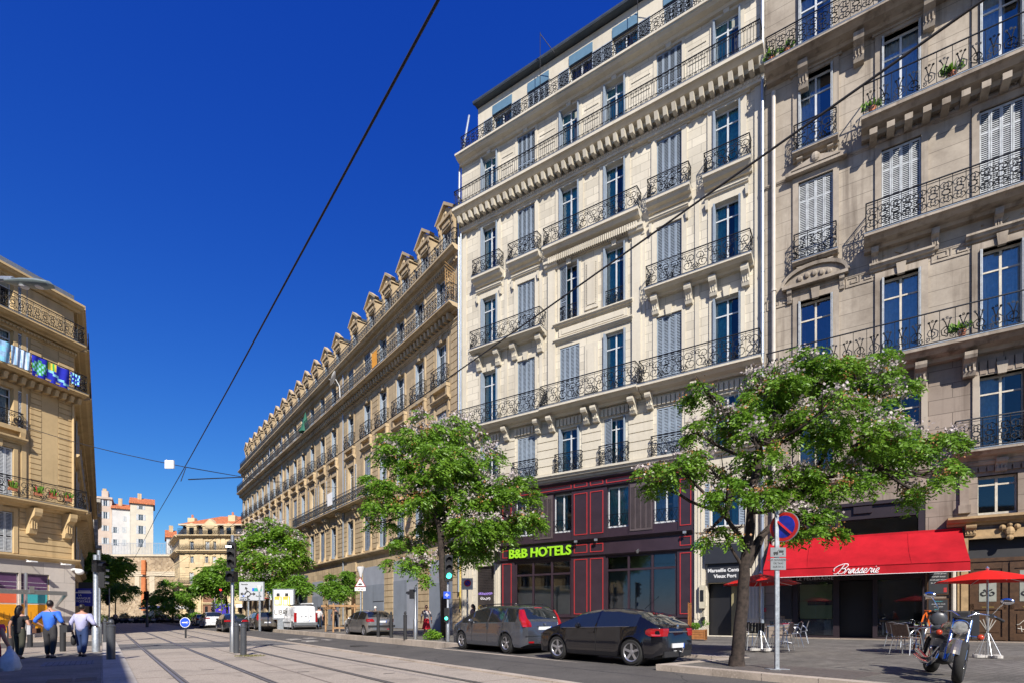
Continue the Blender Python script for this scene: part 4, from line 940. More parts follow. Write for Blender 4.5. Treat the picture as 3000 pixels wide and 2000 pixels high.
# ================= buildings and wall closing the street =================
def simple_block(name,label,org,u,W_,D,H_,mat,wins,wmat,roof,z0=0,trim=None,cat='building',wdep=.15,shm=None,split=False,rb=.5):
    b=bldg(name,label,cat,org,u)
    m=MB(); wall(m,0,W_,z0,H_,[w_[:4] for w_ in wins],0,.2); 
    m.quad((0,0,z0),(0,0,H_),(0,D,H_),(0,D,z0)); m.quad((W_,0,z0),(W_,D,z0),(W_,D,H_),(W_,0,H_)); m.quad((0,D,z0),(0,D,H_),(W_,D,H_),(W_,D,z0)); m.quad((0,0,H_),(W_,0,H_),(W_,D,H_),(0,D,H_))
    m.build('wall',[mat],b)
    for a,bb,c,d in [w_[:4] for w_ in wins]:
        f=MB(); f.box(a,bb,.16,.2,c,d,0); 
        for x in(a,(a+bb)/2-.04,bb-.08): f.box(x,x+.08,.10,.16,c,d,1)
        f.box(a,bb,.10,.16,d-.08,d,1)
        o=f.build('window',[GLASSD if False else Mt_DG,wmat],b)
        if shm:
            s_=MB(); wd=(bb-a)/2
            for x0 in((a-wd,bb) if (int(a*3+c)%3) else (a,a+wd)): s_.box(x0+.02,x0+wd-.02,-.05,-.005,c,d)
            s_.build('shutter',[shm],o)
    return b
Mt_DG=Mt('dark_far_glass',(.03,.045,.06),.12,0,.1,spec=.8)
S_WALL=None
m_,n_,b_=nodes('rubble_stone'); b_.inputs['Roughness'].default_value=.9
vo=tex(n_,'Voronoi',2.1,Randomness=1.0); vo2=n_.nodes.new('ShaderNodeTexVoronoi'); vo2.feature='DISTANCE_TO_EDGE'; vo2.inputs['Scale'].default_value=2.1
n_.links.new(n_.nodes.new('ShaderNodeTexCoord').outputs['Object'],vo2.inputs['Vector'])
cc=mixc(n_,ramp(n_,vo.outputs['Color'],.1,.9),(.20,.135,.075),(.50,.38,.24)); cc=mixc(n_,ramp(n_,vo2.outputs['Distance'],.0,.09),(.40,.33,.24),cc); tn=tex(n_,'Noise',.15,Detail=4.0); cc=mixc(n_,ramp(n_,tn.outputs[0],.45,.75),cc,(.17,.12,.075))
n_.links.new(cc,b_.inputs['Base Color']); bp=n_.nodes.new('ShaderNodeBump'); bp.inputs[0].default_value=.7; bp.inputs[1].default_value=.08; n_.links.new(vo2.outputs['Distance'],bp.inputs[2]); n_.links.new(bp.outputs[0],b_.inputs['Normal'])
S_RUB=m_
CREAMS=Mt('cream_stone_band',(.52,.44,.32),.85,0,.15)
m=MB(); m.box(-115,-66,115,119,-.3,14.2,0); m.box(-115,-66,114.7,114.99,14.2,14.6,1); m.box(-115,-66,114.9,119.1,14.2,14.5,1); m.box(-115,-66,114.75,114.99,9.9,10.9,1)
m.box(-81.9,-80.9,114.85,114.99,5.6,9.88,1); m.box(-78.7,-77.6,114.85,114.99,.3,9.88,1)
q=m.build('stone_retaining_wall',[S_RUB,CREAMS]); tag(q,'tall rubble stone retaining wall with a cream ledge closing the street','wall')
m=MB(); m.box(-80.05,-79.25,114.2,114.6,2.4,9.6); m.box(-80.05,-79.25,114.2,114.6,10.2,13.3); q=m.build('rust_strip',[Mt('rust_orange_metal',(.50,.16,.05),.7,0,.2,1)]); tag(q,'tall rust orange metal strip standing against the stone wall','panel')
m=MB()
for k in range(150): x=-115+k*.33; m.box(x,x+.05,115.5,115.55,14.5,17.2)
m.box(-115,-66,115.49,115.56,17.1,17.18); m.box(-115,-66,115.49,115.56,14.8,14.86); q=m.build('railing_fence',[Mt('light_grey_rail',(.35,.37,.4),.5)]); tag(q,'thin grey railing along the top of the stone wall','fence')
PINK=Mt('pale_pink_render',(.46,.37,.30),.9,0,.14,.5); CRM=Mt('pale_cream_render',(.53,.48,.38),.9,0,.12,.5); WRD=Mt('white_render',(.50,.49,.47),.9,0,.12,.5)
Yh=128.0
def hx(px): return (px-1500)/F*Yh
def hz(py): return CH+(HZ-py)/F*Yh
def hill_house(x0,x1,ytop,ybot,label,mat,wins,roofm=None,sh=GREYSH,D=9):
    X0=hx(x0); cu,su=.83,.56
    def fs(px,py):
        r=(px-1500)/F; t=(X0-r*Yh)/(r*su-cu); return t,CH+(HZ-py)/F*(Yh+su*t)
    ww=fs(x1,0)[0]
    ws=[(fs(a,d)[0],fs(b,c)[0],fs(a,d)[1],fs(a,c)[1]) for a,c,b,d in wins]
    b=simple_block('hillside_house',label,(X0,Yh),(cu,su),ww,D,hz(ytop),mat,ws,WHITEP,None,hz(ybot),shm=sh)
    m=MB()
    if roofm: m.ext([(-.5,hz(ytop)),(-.5,hz(ytop)+.25),(D*.55,hz(ytop)+2.2),(D+.5,hz(ytop)+.25),(D+.5,hz(ytop))],-.25,ww+.35,0)
    else: m.box(-.2,ww+.1,-.35,D,hz(ytop),hz(ytop)+.5,1); m.box(.8,ww-.8,1.5,6,hz(ytop)+.5,hz(ytop)+2.3,1)
    m.build('roof',[TILE,mat],b)
    m=MB(); m.box(ww*.3,ww*.3+.8,3,3.9,hz(ytop)+.2,hz(ytop)+3.1); m.build('chimney',[S_LONGP],b); return b
hill_house(284,328,1458,1640,'narrow pale pink house with a flat roof above the stone wall',PINK,[(303,1463,315,1480),(303,1497,315,1517),(303,1537,314,1553),(303,1573,314,1592)])
hill_house(328.5,381,1487,1640,'white house with a red tiled roof in the middle of the hillside row',WRD,[(360,1510,371,1525),(332,1542,343,1559),(358,1542,370,1559),(332,1578,343,1596),(358,1578,370,1596)],True,D=11)
hill_house(381.5,449,1472,1640,'tall cream house at the right end of the hillside row',CRM,[(407,1480,419,1490),(406,1505,420,1522),(406,1538,420,1562),(406,1577,420,1600)],True,D=8)
Yh=118.0
hill_house(488,514,1572,1660,'small white house between the hillside houses and the yellow mansard block',WRD,[(498,1578,510,1595),(498,1610,508,1625)],True,D=8)
# grey mansard building beyond the ochre block
gb=bldg('grey_mansard_building','narrow grey stone building with a slate mansard beyond the ochre corner block','building',(-63.35,79.9),(-.612,.791))
m=MB(); gw=[(2+3*i,3.2+3*i,c,c+2.2) for i in range(4) for c in(5.5,9.5,13.5)]; wall(m,0,14,0,19,gw,-.6,.3); m.quad((0,-.6,0),(0,-.6,19),(0,9,19),(0,9,0))
for z in(19,16.8,12,8): mould(m,0,14,z,.5,.6,0,-.6); m.box(-.4,.0,-1.1,9,z-.5,z)
m.build('wall',[Stone('grey_limestone',(.36,.33,.28),1.2,.5,.012,.6,.4)],gb)
m=MB(); m.box(0,13.9,.1,.14,0,18.9); m.build('core',[Mt_DG],gb)
m=MB(); m.ext([(-.5,19),(.2,21.4),(2,22.0),(9,22.0),(9,19)],0,14,0); m.build('roof',[SLATE],gb)
m=MB(); m.box(1,2,1.5,2.6,21.8,22.9); m.build('chimney',[TERRA],gb)
# yellow block with mansard and tiled roof at the end
yb=bldg('end_mansard_building','sandstone block with slate mansard and orange tiled roof at the end of the street','building',(-66.6,106),(1,0))
def yx(px): return (px-1500)/F*106+66.6
def yz(py): return CH+(HZ-py)/F*106
S_END=Stone('golden_limestone',(.60,.47,.28),1.2,.55,.012,.65,.15)
yw=[]
for x in(556,602,625,665,700): yw+=[(yx(x),yx(x+12),yz(1611),yz(1584))]
for x in(557,600,623,666,704): yw+=[(yx(x),yx(x+11),yz(1647),yz(1628))]
for x in(555,602,660,700): yw+=[(yx(x),yx(x+13),yz(1710),yz(1675))]
yw+=[(yx(556),yx(568),yz(1745),yz(1725))]; yg=[(yx(549),yx(570),.2,yz(1775)),(yx(594),yx(632),.2,yz(1733)),(yx(664),yx(690),.2,yz(1775)),(yx(700),yx(728),.2,yz(1775))]
m=MB(); wall(m,0,26,0,yz(1570),yw+yg,0,.3); m.quad((0,0,0),(0,0,16.5),(-9,16,16.5),(-9,16,0)) if 0 else None
m.build('wall',[S_END],yb)
m=MB(); m.box(.05,26,.35,.4,0,yz(1572),0); m.build('core',[Mt_DG],yb)
for i,(a,b,c,d) in enumerate(yw):
    m=MB(); wd=b-a
    m.box(a,b,.2,.24,c,d,0); m.box(a+wd*.06,a+wd*.16,.15,.2,c,d,1); m.box(b-wd*.16,b-wd*.06,.15,.2,c,d,1); m.box(a+wd*.45,a+wd*.55,.15,.2,c,d,1); m.box(a,b,.15,.2,c+(d-c)*.7,c+(d-c)*.74,1)
    if i%3==1: m.box(a+.03,b-.03,.08,.14,c,d,2)
    m.build('window',[GLASSB,WHITEP,GREYSH],yb)
m=MB()
for z,d,h in ((yz(1566),.9,.6),(yz(1611),.9,.7),(yz(1711),.9,.6),(yz(1763),.2,.4)): mould(m,-.2,26,z,d,h)
for a,b,c,d in yw: surround(m,(a,b,c,d),.25,.1,0,c>5)
for px in (549,578,590,640,655,690): 
    x=yx(px); m.box(x-.4,x+.4,-.15,-.001,yz(1660),yz(1575))
rustic(m,0,26,.3,yz(1765),yg+yw,.6,.1,.08)
for px in (588,636): m.box(yx(px)-.3,yx(px)+.3,-.4,-.001,.3,yz(1733))
m.build('stone_trim',[S_END],yb)
for z in(yz(1566),yz(1611),yz(1711)): put('balcony_railing',rail_mesh('dense',25.5,.8,1.2,.03,False),yb,(.1,0,z))
m=MB(); m.box(.3,25.9,.6,15,yz(1567),yz(1533),0); m.build('mansard_roof',[SLATE],yb)
m=MB(); H1=yz(1533); m.v+=[(0,-.1,H1),(26,-.1,H1),(26,15,H1),(0,15,H1),(5,6,H1+2.6),(22,6,H1+2.6)]; m.f+=[(0,1,5,4),(1,2,5),(2,3,4,5),(3,0,4)]; m.m+=[0]*4; m.box(-.1,26.1,-.3,15,H1-.3,H1-.02,1); m.build('tiled_roof',[TILE,CREAMS],yb)
for px in(563,617,672): 
    x=yx(px); wd=1.0 if px!=617 else 1.5; m=MB(); m.box(x-wd,x+wd,-.2,.59,yz(1567),yz(1541),0); m.exty([(x-wd-.2,yz(1541)),(x+wd+.2,yz(1541)),(x,yz(1530)+(.8 if wd>1 else 0))],-.35,1.2,0); m.box(x-.45,x+.45,-.25,-.201,yz(1566),yz(1544),1)
    if wd>1: m.ball((x,-.2,yz(1538)),1.1,10,0,(1,.3,.8))
    m.build('dormer',[S_END,GLASS],yb)
for px,t in((539,1510),(660,1502),(705,1522)): 
    x=yx(px); m=MB(); m.box(x-.5,x+.9,2,3,H1-.5,yz(t),0); m.lathe([(.25,0),(.2,.7)],(x+.2,2.5,yz(t)),6,1); m.build('chimney',[S_END,TERRA],yb)
m=MB(); m.box(yx(594),yx(632),.2,.3,.2,yz(1750),0); m.ball(((yx(594)+yx(632))/2,.25,yz(1752)),1.3,16,0,(1,.05,1.0)); m.box(yx(599),yx(607),.15,.2,.6,3.2,1); m.box(yx(618),yx(626),.15,.2,.6,3.2,1); m.build('arched_door',[Mt('brown_painted_door',(.22,.11,.07),.6,0,.15),BLACK],yb)
for x in(549,664,700): m=MB(); m.box(yx(x),yx(x+24),-1.2,.1,yz(1778),yz(1769)); m.build('shop_awning',[WHITE],yb)
# left flank of the end block receding
m=MB(); 
wall(m,-16,0,0,yz(1570),[(-2.6-3.2*i,-1.4-3.2*i,c,c+2.4) for i in range(4) for c in(5.2,8.9,12.4)],0,.3)
for z,d,h in ((yz(1566),.9,.6),(yz(1611),.9,.7),(yz(1711),.7,.6)): mould(m,-16,0,z,d,h)
m.box(-16,0,.9,1,0,14,1); m.ext([(.1,16.5),(.8,19.4),(3,19.6),(3,16.5)],-16,0,2)
m.build('side_wall',[S_END,Mt_DG,SLATE],yb,rot=(0,0,math.atan2(-.8,.6)))
# block of houses behind the viewer that shades the left pavement
bb=bldg('shade_building','plain cream building behind the viewer on the left side of the street','building',(-10.7,2.4),(.612,-.791))
bb.rotation_euler=(0,0,math.atan2(.791,-.612)); 
m=MB(); wall(m,-34,0,0,12,[(-2.5-3.4*i,-1.1-3.4*i,c,c+2.2) for i in range(9) for c in(1,4.6,8.2)],0,.2); m.box(-34,0,.25,14,0,11.98); m.box(-34.2,.02,-.2,14,12,12.05)
m.build('wall',[S_LEFT],bb)
b2=bldg('opposite_building','pale building behind the viewer on the right side of the street','building',(34,-22),(-1,0))
m=MB(); wall(m,0,46,0,11,[(1.5+3.4*i,2.9+3.4*i,c,c+2.4) for i in range(13) for c in(1,5.2)],0,.2); m.box(0,46,.25,12,0,10.9)
m.build('wall',[WRD],b2)

# ================= ground =================
EX=Vector((-.612,.791,0)).normalized(); MX=Vector((.791,.612,0)).normalized()
def P(a,b,z=0): v=EX*a+MX*b; return Vector((v.x,v.y,z))
SROT=math.atan2(.791,-.612)
def sheet(name,pts,z,mat,kind='structure',side=None):   # pts in (a,b); thin raised sheet
    m=MB(); n=len(pts); zz=z if isinstance(z,(list,tuple)) else [z]*n
    top=[P(a,b,zz[i]) for i,(a,b) in enumerate(pts)]; bot=[P(a,b,-.3) for a,b in pts]
    m.v=[tuple(v) for v in top+bot]; m.f=[tuple(range(n))]+[(i,(i+1)%n,n+(i+1)%n,n+i) for i in range(n)]; m.m=[0]*(n+1)
    o=m.build(name,[mat]); o['kind']='structure'; return o
def Ground(name,fn,rough=.9):
    m,n,b=nodes(name); b.inputs['Roughness'].default_value=rough; b.inputs['Specular IOR Level'].default_value=.3; c,h=fn(n); n.links.new(c,b.inputs['Base Color'])
    if h is not None:
        bp=n.nodes.new('ShaderNodeBump'); bp.inputs[0].default_value=.5; bp.inputs[1].default_value=.01; n.links.new(h,bp.inputs[2]); n.links.new(bp.outputs[0],b.inputs['Normal'])
    return m
def f_asph(n):
    a=tex(n,'Noise',.5,Detail=8.0,Roughness=.75); b=tex(n,'Noise',60,Detail=3.0); c=mixc(n,ramp(n,a.outputs[0],.3,.7),(.055,.051,.048),(.105,.096,.088)); c=mixc(n,ramp(n,b.outputs[0],.5,.75),c,(.17,.16,.15))
    v=n.nodes.new('ShaderNodeTexVoronoi'); v.feature='DISTANCE_TO_EDGE'; v.inputs['Scale'].default_value=.22; wv=tex(n,'Noise',.8,Detail=6.0); 
    ad=n.nodes.new('ShaderNodeVectorMath'); ad.operation='ADD'; co=n.nodes.new('ShaderNodeTexCoord').outputs['Object']; n.links.new(co,ad.inputs[0]); n.links.new(wv.outputs['Color'],ad.inputs[1]); n.links.new(ad.outputs[0],v.inputs['Vector'])
    c=mixc(n,ramp(n,v.outputs['Distance'],.004,.0),c,(.035,.033,.033)); return c,b.outputs[0]
def f_tram(n):
    a=tex(n,'Noise',.5,Detail=6.0,Roughness=.7); v=tex(n,'Voronoi',55); v2=tex(n,'Noise',28,Detail=6.0,Roughness=.8)
    c=mixc(n,ramp(n,v.outputs['Color'],.15,.85),(.20,.165,.135),(.52,.45,.375)); c=mixc(n,ramp(n,v2.outputs[0],.3,.7),c,(.37,.32,.265)); c=mixc(n,ramp(n,a.outputs[0],.5,.72),c,(.22,.19,.16)); st_=tex(n,'Noise',1.7,Detail=3.0); c=mixc(n,ramp(n,st_.outputs[0],.66,.74),c,(.15,.13,.11)); return c,v.outputs['Distance']
def f_pave(c1,c2,mo,bw,bh,rot=0):
    def f(n):
        mp=n.nodes.new('ShaderNodeMapping'); mp.inputs['Rotation'].default_value=(0,0,rot); n.links.new(n.nodes.new('ShaderNodeTexCoord').outputs['Object'],mp.inputs[0])
        br=n.nodes.new('ShaderNodeTexBrick'); br.inputs['Scale'].default_value=1; br.inputs['Brick Width'].default_value=bw; br.inputs['Row Height'].default_value=bh; br.inputs['Mortar Size'].default_value=.008
        br.inputs['Color1'].default_value=(*c1,1); br.inputs['Color2'].default_value=(*c2,1); br.inputs['Mortar'].default_value=(*mo,1); n.links.new(mp.outputs[0],br.inputs['Vector'])
        a=tex(n,'Noise',.6,Detail=6.0,Roughness=.7); b=tex(n,'Noise',25,Detail=4.0)
        c=mixc(n,ramp(n,a.outputs[0],.45,.72),br.outputs[0],tuple(x*.55 for x in c1)); c=mixc(n,ramp(n,b.outputs[0],.5,.9),c,tuple(min(1,x*1.25) for x in c2)); return c,b.outputs[0]
    return f
ASPH=Ground('asphalt',f_asph); TRAM=Ground('exposed_aggregate',f_tram); GREYB=Ground('grey_setts',f_pave((.135,.13,.13),(.18,.175,.17),(.07,.07,.07),.3,.16,SROT))
PAVE=Ground('grey_pavers',f_pave((.125,.115,.102),(.185,.170,.150),(.05,.045,.04),.42,.14,math.atan2(-.5506,.835)))
PAVL=Ground('left_pavers',f_pave((.22,.20,.165),(.29,.265,.225),(.11,.10,.09),.5,.12,-R(6)))
COBB=Ground('cobbles',f_pave((.33,.27,.22),(.42,.36,.29),(.10,.08,.07),.34,.2,R(20)))
KERB=Ground('kerb_stone',f_pave((.40,.335,.27),(.47,.40,.33),(.14,.12,.10),1.0,30,-SROT+R(0)))
KERBL=Ground('pale_kerb_stone',f_pave((.42,.38,.33),(.49,.45,.40),(.16,.14,.12),1.2,30,-SROT))
m=MB(); m.quad((-900,-200,-.02),(900,-200,-.02),(900,1500,-.02),(-900,1500,-.02)); o=m.build('ground',[ASPH]); o['kind']='structure'
sheet('road_surface',[(-30,7.3),(130,7.3),(130,9.8),(17.5,9.8),(17.5,13.2),(7.4,13.2),(7.4,9.8),(-30,9.8)],[.02,.02,.14,.14,.2,.2,.15,.15],ASPH)
sheet('tram_bed',[(-30,.22),(112,.22),(112,7.3),(-30,7.3)],.012,TRAM)
sheet('paving_band',[(25.6,.22),(31,.22),(31,7.3),(25.6,7.3)],.017,GREYB)
sheet('paving_band',[(17.0,.22),(17.25,.22),(17.25,7.3),(17.0,7.3)],.016,COBB) if 0 else None
sheet('tram_kerb',[(-30,7.22),(112,7.22),(112,7.47),(-30,7.47)],.05,KERB)
sheet('left_kerb',[(-30,-.02),(112,-.02),(112,.55),(-30,.55)],.045,KERBL)
sheet('left_pavement',[(-40,-30),(24.3,-30),(24.3,-.025),(-40,-.025)],.04,PAVL)
sheet('crossing_cobbles',[(24.3,-40),(30.0,-40),(30.0,-.025),(24.3,-.025)],.022,COBB)
sheet('side_street',[(30.0,-40),(36,-40),(36,-.025),(30.0,-.025)],.015,ASPH)
sheet('left_pavement',[(36,-40),(112,-40),(112,-.025),(36,-.025)],.04,COBB)
KZ=.28
sheet('right_pavement',[(-30,10.1),(7.1,10.1),(7.1,13.2),(17.8,13.2),(17.8,11.45),(112,11.55),(112,80),(-30,80)],[KZ,KZ,.28,.28,.24,.22,.33,.33],PAVE)
kp=[(-30,9.8),(7.4,9.8),(7.4,13.0),(17.5,13.0),(17.5,11.2),(112,11.3),(112,11.6),(17.8,11.5),(17.8,13.3),(7.1,13.3),(7.1,10.1),(-30,10.1)]
sheet('right_kerb',kp,[KZ+.006,KZ+.006,.286,.286,.25,.228,.228,.252,.288,.288,KZ+.006,KZ+.006],KERB)
sheet('parking_line',[(7.4,9.82),(17.5,9.82),(17.5,10.0),(7.4,10.0)],.148,KERB)
sheet('tree_grate',[(6.0,10.12),(6.0,11.7),(3.6,11.7),(3.6,10.12)],.289,Mt('iron_grate',(.12,.105,.095),.7,.2,.3,12,.5,60))
sheet('manhole_cover',[(21.6+.55*math.cos(t),8.6+.4*math.sin(t)) for t in [k*.524 for k in range(12)]],.10,Mt('cast_iron',(.05,.047,.045),.6,.3,.3,10,.6,50))
for k,(a,b) in enumerate(((27.0,8.0),(27.0,9.0),(29.5,7.9),(29.5,8.8))): sheet('road_marking',[(a,b),(a+.9,b),(a+.9,b+.6),(a,b+.6)],.085+.03*(b>8.5)+.01,Mt('worn_road_paint',(.30,.28,.26),.8,0,.35,9) if k==0 else bpy.data.materials['worn_road_paint'])
# rails: a dark groove plate with two steel lips per rail
for b in(1.30,2.73,4.59,6.01):
    m=MB()
    for (o0,o1,z,mi) in ((-.075,.085,.0175,1),(-.055,-.0,.024,0),(.045,.065,.023,0)):
        m.quad(P(-30,b+o0,z),P(-30,b+o1,z),P(95,b+o1,z),P(95,b+o0,z),mi)
        c=[P(95+k*2.5,b-.0045*(k*2.5)**2,z) for k in range(8)]
        for k in range(7):
            d0=MX*o0; d1=MX*o1; m.quad(c[k]+d0,c[k]+d1,c[k+1]+d1,c[k+1]+d0,mi)
    o=m.build('tram_rail',[Mt('worn_rail_steel',(.30,.27,.25),.45,.6,.2,6) if b<2 else bpy.data.materials['worn_rail_steel'],Mt('rail_channel',(.085,.078,.072),.8,0,.3,5) if b<2 else bpy.data.materials['rail_channel']]); o['kind']='structure'
for k,(a,b) in enumerate(((11.4,.75),(13.2,3.7),(15.2,1.95),(11.6,5.2),(19,3.4))): sheet('expansion_joint',[(a,b),(a+.05,b),(a+.05,b+.28),(a,b+.28)],.0165,BLK2)
for k,(a,b) in enumerate(((14,.25),(20,.25),(36,.25),(9,.25))): sheet('bed_joint',[(a,.56),(a+.03,.56),(a+.03,7.2),(a,7.2)],.0155,Mt('joint_line',(.17,.14,.12),.9,0,.1) if k==0 else bpy.data.materials['joint_line'])
sheet('bed_joint',[(-30,3.63),(90,3.63),(90,3.68),(-30,3.68)],.0158,bpy.data.materials['joint_line'])
sheet('drain_cover',[(13.9,-.9),(14.6,-.9),(14.6,-.5),(13.9,-.5)],.045,bpy.data.materials['cast_iron']); sheet('drain_cover',[(13.9,-.45),(14.6,-.45),(14.6,-.1),(13.9,-.1)],.045,bpy.data.materials['cast_iron'])
sheet('tactile_paving',[(18.6,-1.3),(20.1,-1.3),(20.1,-.2),(18.6,-.2)],.045,Ground('tactile',f_pave((.2,.2,.22),(.24,.24,.26),(.07,.07,.08),.12,.12,-SROT)))
# ================= street furniture =================
def bollard(loc,label,ball=True,h=1.13,r=.085,col=BLK2,group='bollards along the pavements'):
    t=thing('bollard',label,'bollard',loc,0,group)
    key=('bol',ball,h,r,col.name)
    if key not in CACHE:
        a=MB(); a.lathe([(r*1.0,0),(r,h-.16),(r*1.12,h-.15),(r*1.12,h-.12),(r*.8,h-.10)],(0,0,0),14); post=a.mesh('post',[col],35)
        c=MB()
        if ball: c.lathe([(r*.7,h-.10),(r*.4,h-.07),(.01+r*.6,h-.05),(r*.72,h),(r*.55,h+.05),(.001,h+.075)],(0,0,0),12)
        else: c.lathe([(r*.8,h-.10),(r*.75,h-.04),(.001,h)],(0,0,0),12)
        CACHE[key]=(post,c.mesh('finial',[col],50))
    put('post',CACHE[key][0],t); put('finial',CACHE[key][1],t); return t
GBL=Mt('grey_bollard_paint',(.075,.08,.088),.4,.3,.12)
bollard(gd(325,1932,1.36),'large grey bollard with a ball top at the kerb, nearest on the left',True,1.17,.115,GBL)
for (x,y,l) in ((31,1917,'dark bollard left of the woman with the white tote bag'),(88,1893,'dark bollard between the woman and the man in the blue shirt'),(184,1907,'dark bollard right of the man in the blue shirt')):
    bollard(gd(x,y,1.36),l,True,1.1,.095,BLK2)
for k in range(6):
    bollard(P(33+k*3.2,.1,.04),('nearest','second','third','fourth','fifth','farthest')[k]+' bollard in the far line along the left kerb',True,1.1,.09,GBL)
for (x,y,l) in ((1108,1864,'black bollard in front of the left half of the silver hatchback'),(1146,1867,'black bollard at the right corner of the silver hatchback'),(1187,1871.5,'black bollard between the silver hatchback and the steel signal post')):
    bollard(gd(x,y,1.13),l,True,1.25,.085,BLK2)
bollard(gd(693,1912,1.37),'grey flat-topped bollard touching the tram signal post',False,1.12,.10,GBL); bollard(gd(713,1919,1.37),'grey bollard right of its twin beside the tram signal post',False,1.12,.10,GBL)
m=MB()
pc=gd(722,1921,1.375)
for k in range(260):
    a=random.uniform(0,6.28); r=random.random()**.6; x=pc.x+math.cos(a)*r*.5+.1; y=pc.y+math.sin(a)*r*.35; h=random.uniform(.02,.07); m.quad((x,y,.01),(x+.012,y,.01),(x+.02,y,h),(x+.01,y+.01,h))
o=m.build('weeds',[Mt('dry_weeds',(.13,.12,.03),.9,0,.4,9)]); tag(o,'dry weeds around the base of the tram signal bollards','weeds',kind='stuff')
def lens(mb,c,r,fwd,m,hood=.18):     # signal lens with a visor, facing fwd
    n0=len(mb.v); mb.lathe([(r,0),(r*.5,.02),(.001,.03)],(0,0,0),12,m,'y'); 
    for k in range(7):
        t0,t1=math.pi*k/7-.1,math.pi*(k+1)/7-.1; mb.quad((r*1.1*math.cos(t0),0,r*1.1*math.sin(t0)),(r*1.1*math.cos(t1),0,r*1.1*math.sin(t1)),(r*math.cos(t1),hood,r*math.sin(t1)-.02),(r*math.cos(t0),hood,r*math.sin(t0)-.02),0)
    ang=math.atan2(fwd[1],fwd[0])-math.pi/2; mb.xf(Matrix.Translation(c)@Matrix.Rotation(ang,4,'Z'),n0)
def signal(label,loc,h,face,lit=None,n=3,polem=STEEL,r=.06,extra=None,zt=None,sz=1.0):
    t=thing('traffic_light',label,'traffic light',loc)
    a=MB(); a.lathe([(r*1.5,0),(r*1.5,.9),(r,.98),(r,h)],(0,0,0),12); a.build('pole',[polem],t,35)
    zt=zt or h; f=Vector((face[0],face[1],0)).normalized(); b=MB(); ang=math.atan2(f.y,f.x)-math.pi/2
    n0=0; b.box(-.15*sz,.15*sz,.02,.24,zt-.32*n*sz,zt+.05); b.xf(Matrix.Rotation(ang,4,'Z'))
    hd=b.build('signal_head',[BLACK],t)
    lm={'g':Emit('green_lamp',(.05,.9,.55),3.0) if 'green_lamp' not in bpy.data.materials else bpy.data.materials['green_lamp'],'r':Emit('red_lamp',(1,.03,.02),3.0) if 'red_lamp' not in bpy.data.materials else bpy.data.materials['red_lamp'],'w':Emit('white_lamp',(.8,.85,1),4.0) if 'white_lamp' not in bpy.data.materials else bpy.data.materials['white_lamp'],None:BLK2}
    for k in range(n):
        c=f*.245+Vector((0,0,zt-.13*sz-k*.31*sz)); q=MB(); on=lit and lit[0]==k
        lens(q,c,.11*sz,f,1); q.build('lens',[BLACK,lm[lit[1]] if on else BLK2],hd)
    return t
t=signal('tall steel tram signal post with a white lit lamp between the tracks',gd(681,1909,1.37),4.35,(.25,-1),None,3,STEEL,.065,zt=4.02,sz=.92)
b=MB(); b.box(-.10,.10,-.285,-.26,3.87,3.92); b.build('lit_bar',[bpy.data.materials.get('white_lamp') or Emit('white_lamp',(.8,.85,1),4.0)],t)
b=MB(); b.box(-.14,.16,-.22,.10,2.62,3.0); lens(b,Vector((.03,-.23,2.8)),.13,(.25,-1,0),0); b.build('lower_signal',[BLACK],t)
signal('grey pole with a dark signal head behind the man in the lavender shirt',gd(281,1908.5,1.36),3.6,(1,-.2),None,1,GALV,.085,zt=3.35,sz=1.2)
t=signal('taller grey pole with a dark panel behind the first grey pole',gd(290,1881,1.36),4.6,(1,.5),None,3,GALV,.08,zt=3.7,sz=1.0)
signal('traffic light showing green in front of the middle tree',gd(1312,1878,1.13),3.75,(.3,-1),(2,'g'),3,STEEL,.06,zt=3.65,sz=1.1)
g=gd(1312,1878,1.13); m=MB(); m.box(-.22,.22,-.02,.02,-.22,.22,0); m.box(-.13,.13,-.03,-.021,-.02,.02,1); m.box(-.02,.02,-.03,-.021,-.12,.12,1); m.box(-.06,.0,-.03,-.021,.05,.1,1)
o=m.build('blue_sign',[Mt('blue_sign_paint',(.02,.08,.55),.4,0,.03),WHITE],None,None,g+Vector((-.02,-.1,2.0))); o.scale=(.68,.68,.68); tag(o,'small square blue sign with a white symbol on the green traffic light post','sign')
m=MB(); m.box(-.09,.09,-.12,.0,-.3,.3,0); m.lathe([(.07,-.13),(.03,-.15)],(0,0,-.15),10,1,'y'); o=m.build('pedestrian_signal',[BLACK,bpy.data.materials['green_lamp']],None,None,g+Vector((-.04,-.08,1.15))); tag(o,'small pedestrian signal showing green low on the post','traffic light')
t=signal('bare steel post with a side-facing signal beside the black bollards',gd(1217,1871,1.13),2.45,(-1,.1),None,1,STEEL,.07,zt=2.3,sz=1.2)
signal('distant tram signal post before the stone wall',gd(431,1836,1.38),4.2,(.1,-1),None,2,GBL,.1,zt=4.1,sz=1.5)
signal('far red traffic light before the yellow end building',Vector((at(649,1800,70).x,70,0)),5.0,(.1,-1),(0,'r'),3,GBL,.06,zt=4.9,sz=1.2)
signal('far dark traffic light just left of the stone wall foot',Vector((at(320,1800,62).x,62,0)),4.6,(-1,-.5),None,3,GALV,.07,zt=3.8,sz=1.3)
signal('far dark traffic light left of the red one',Vector((at(629,1800,66).x,66,0)),3.6,(-1,-.5),None,3,GALV,.06,zt=3.0,sz=1.2)
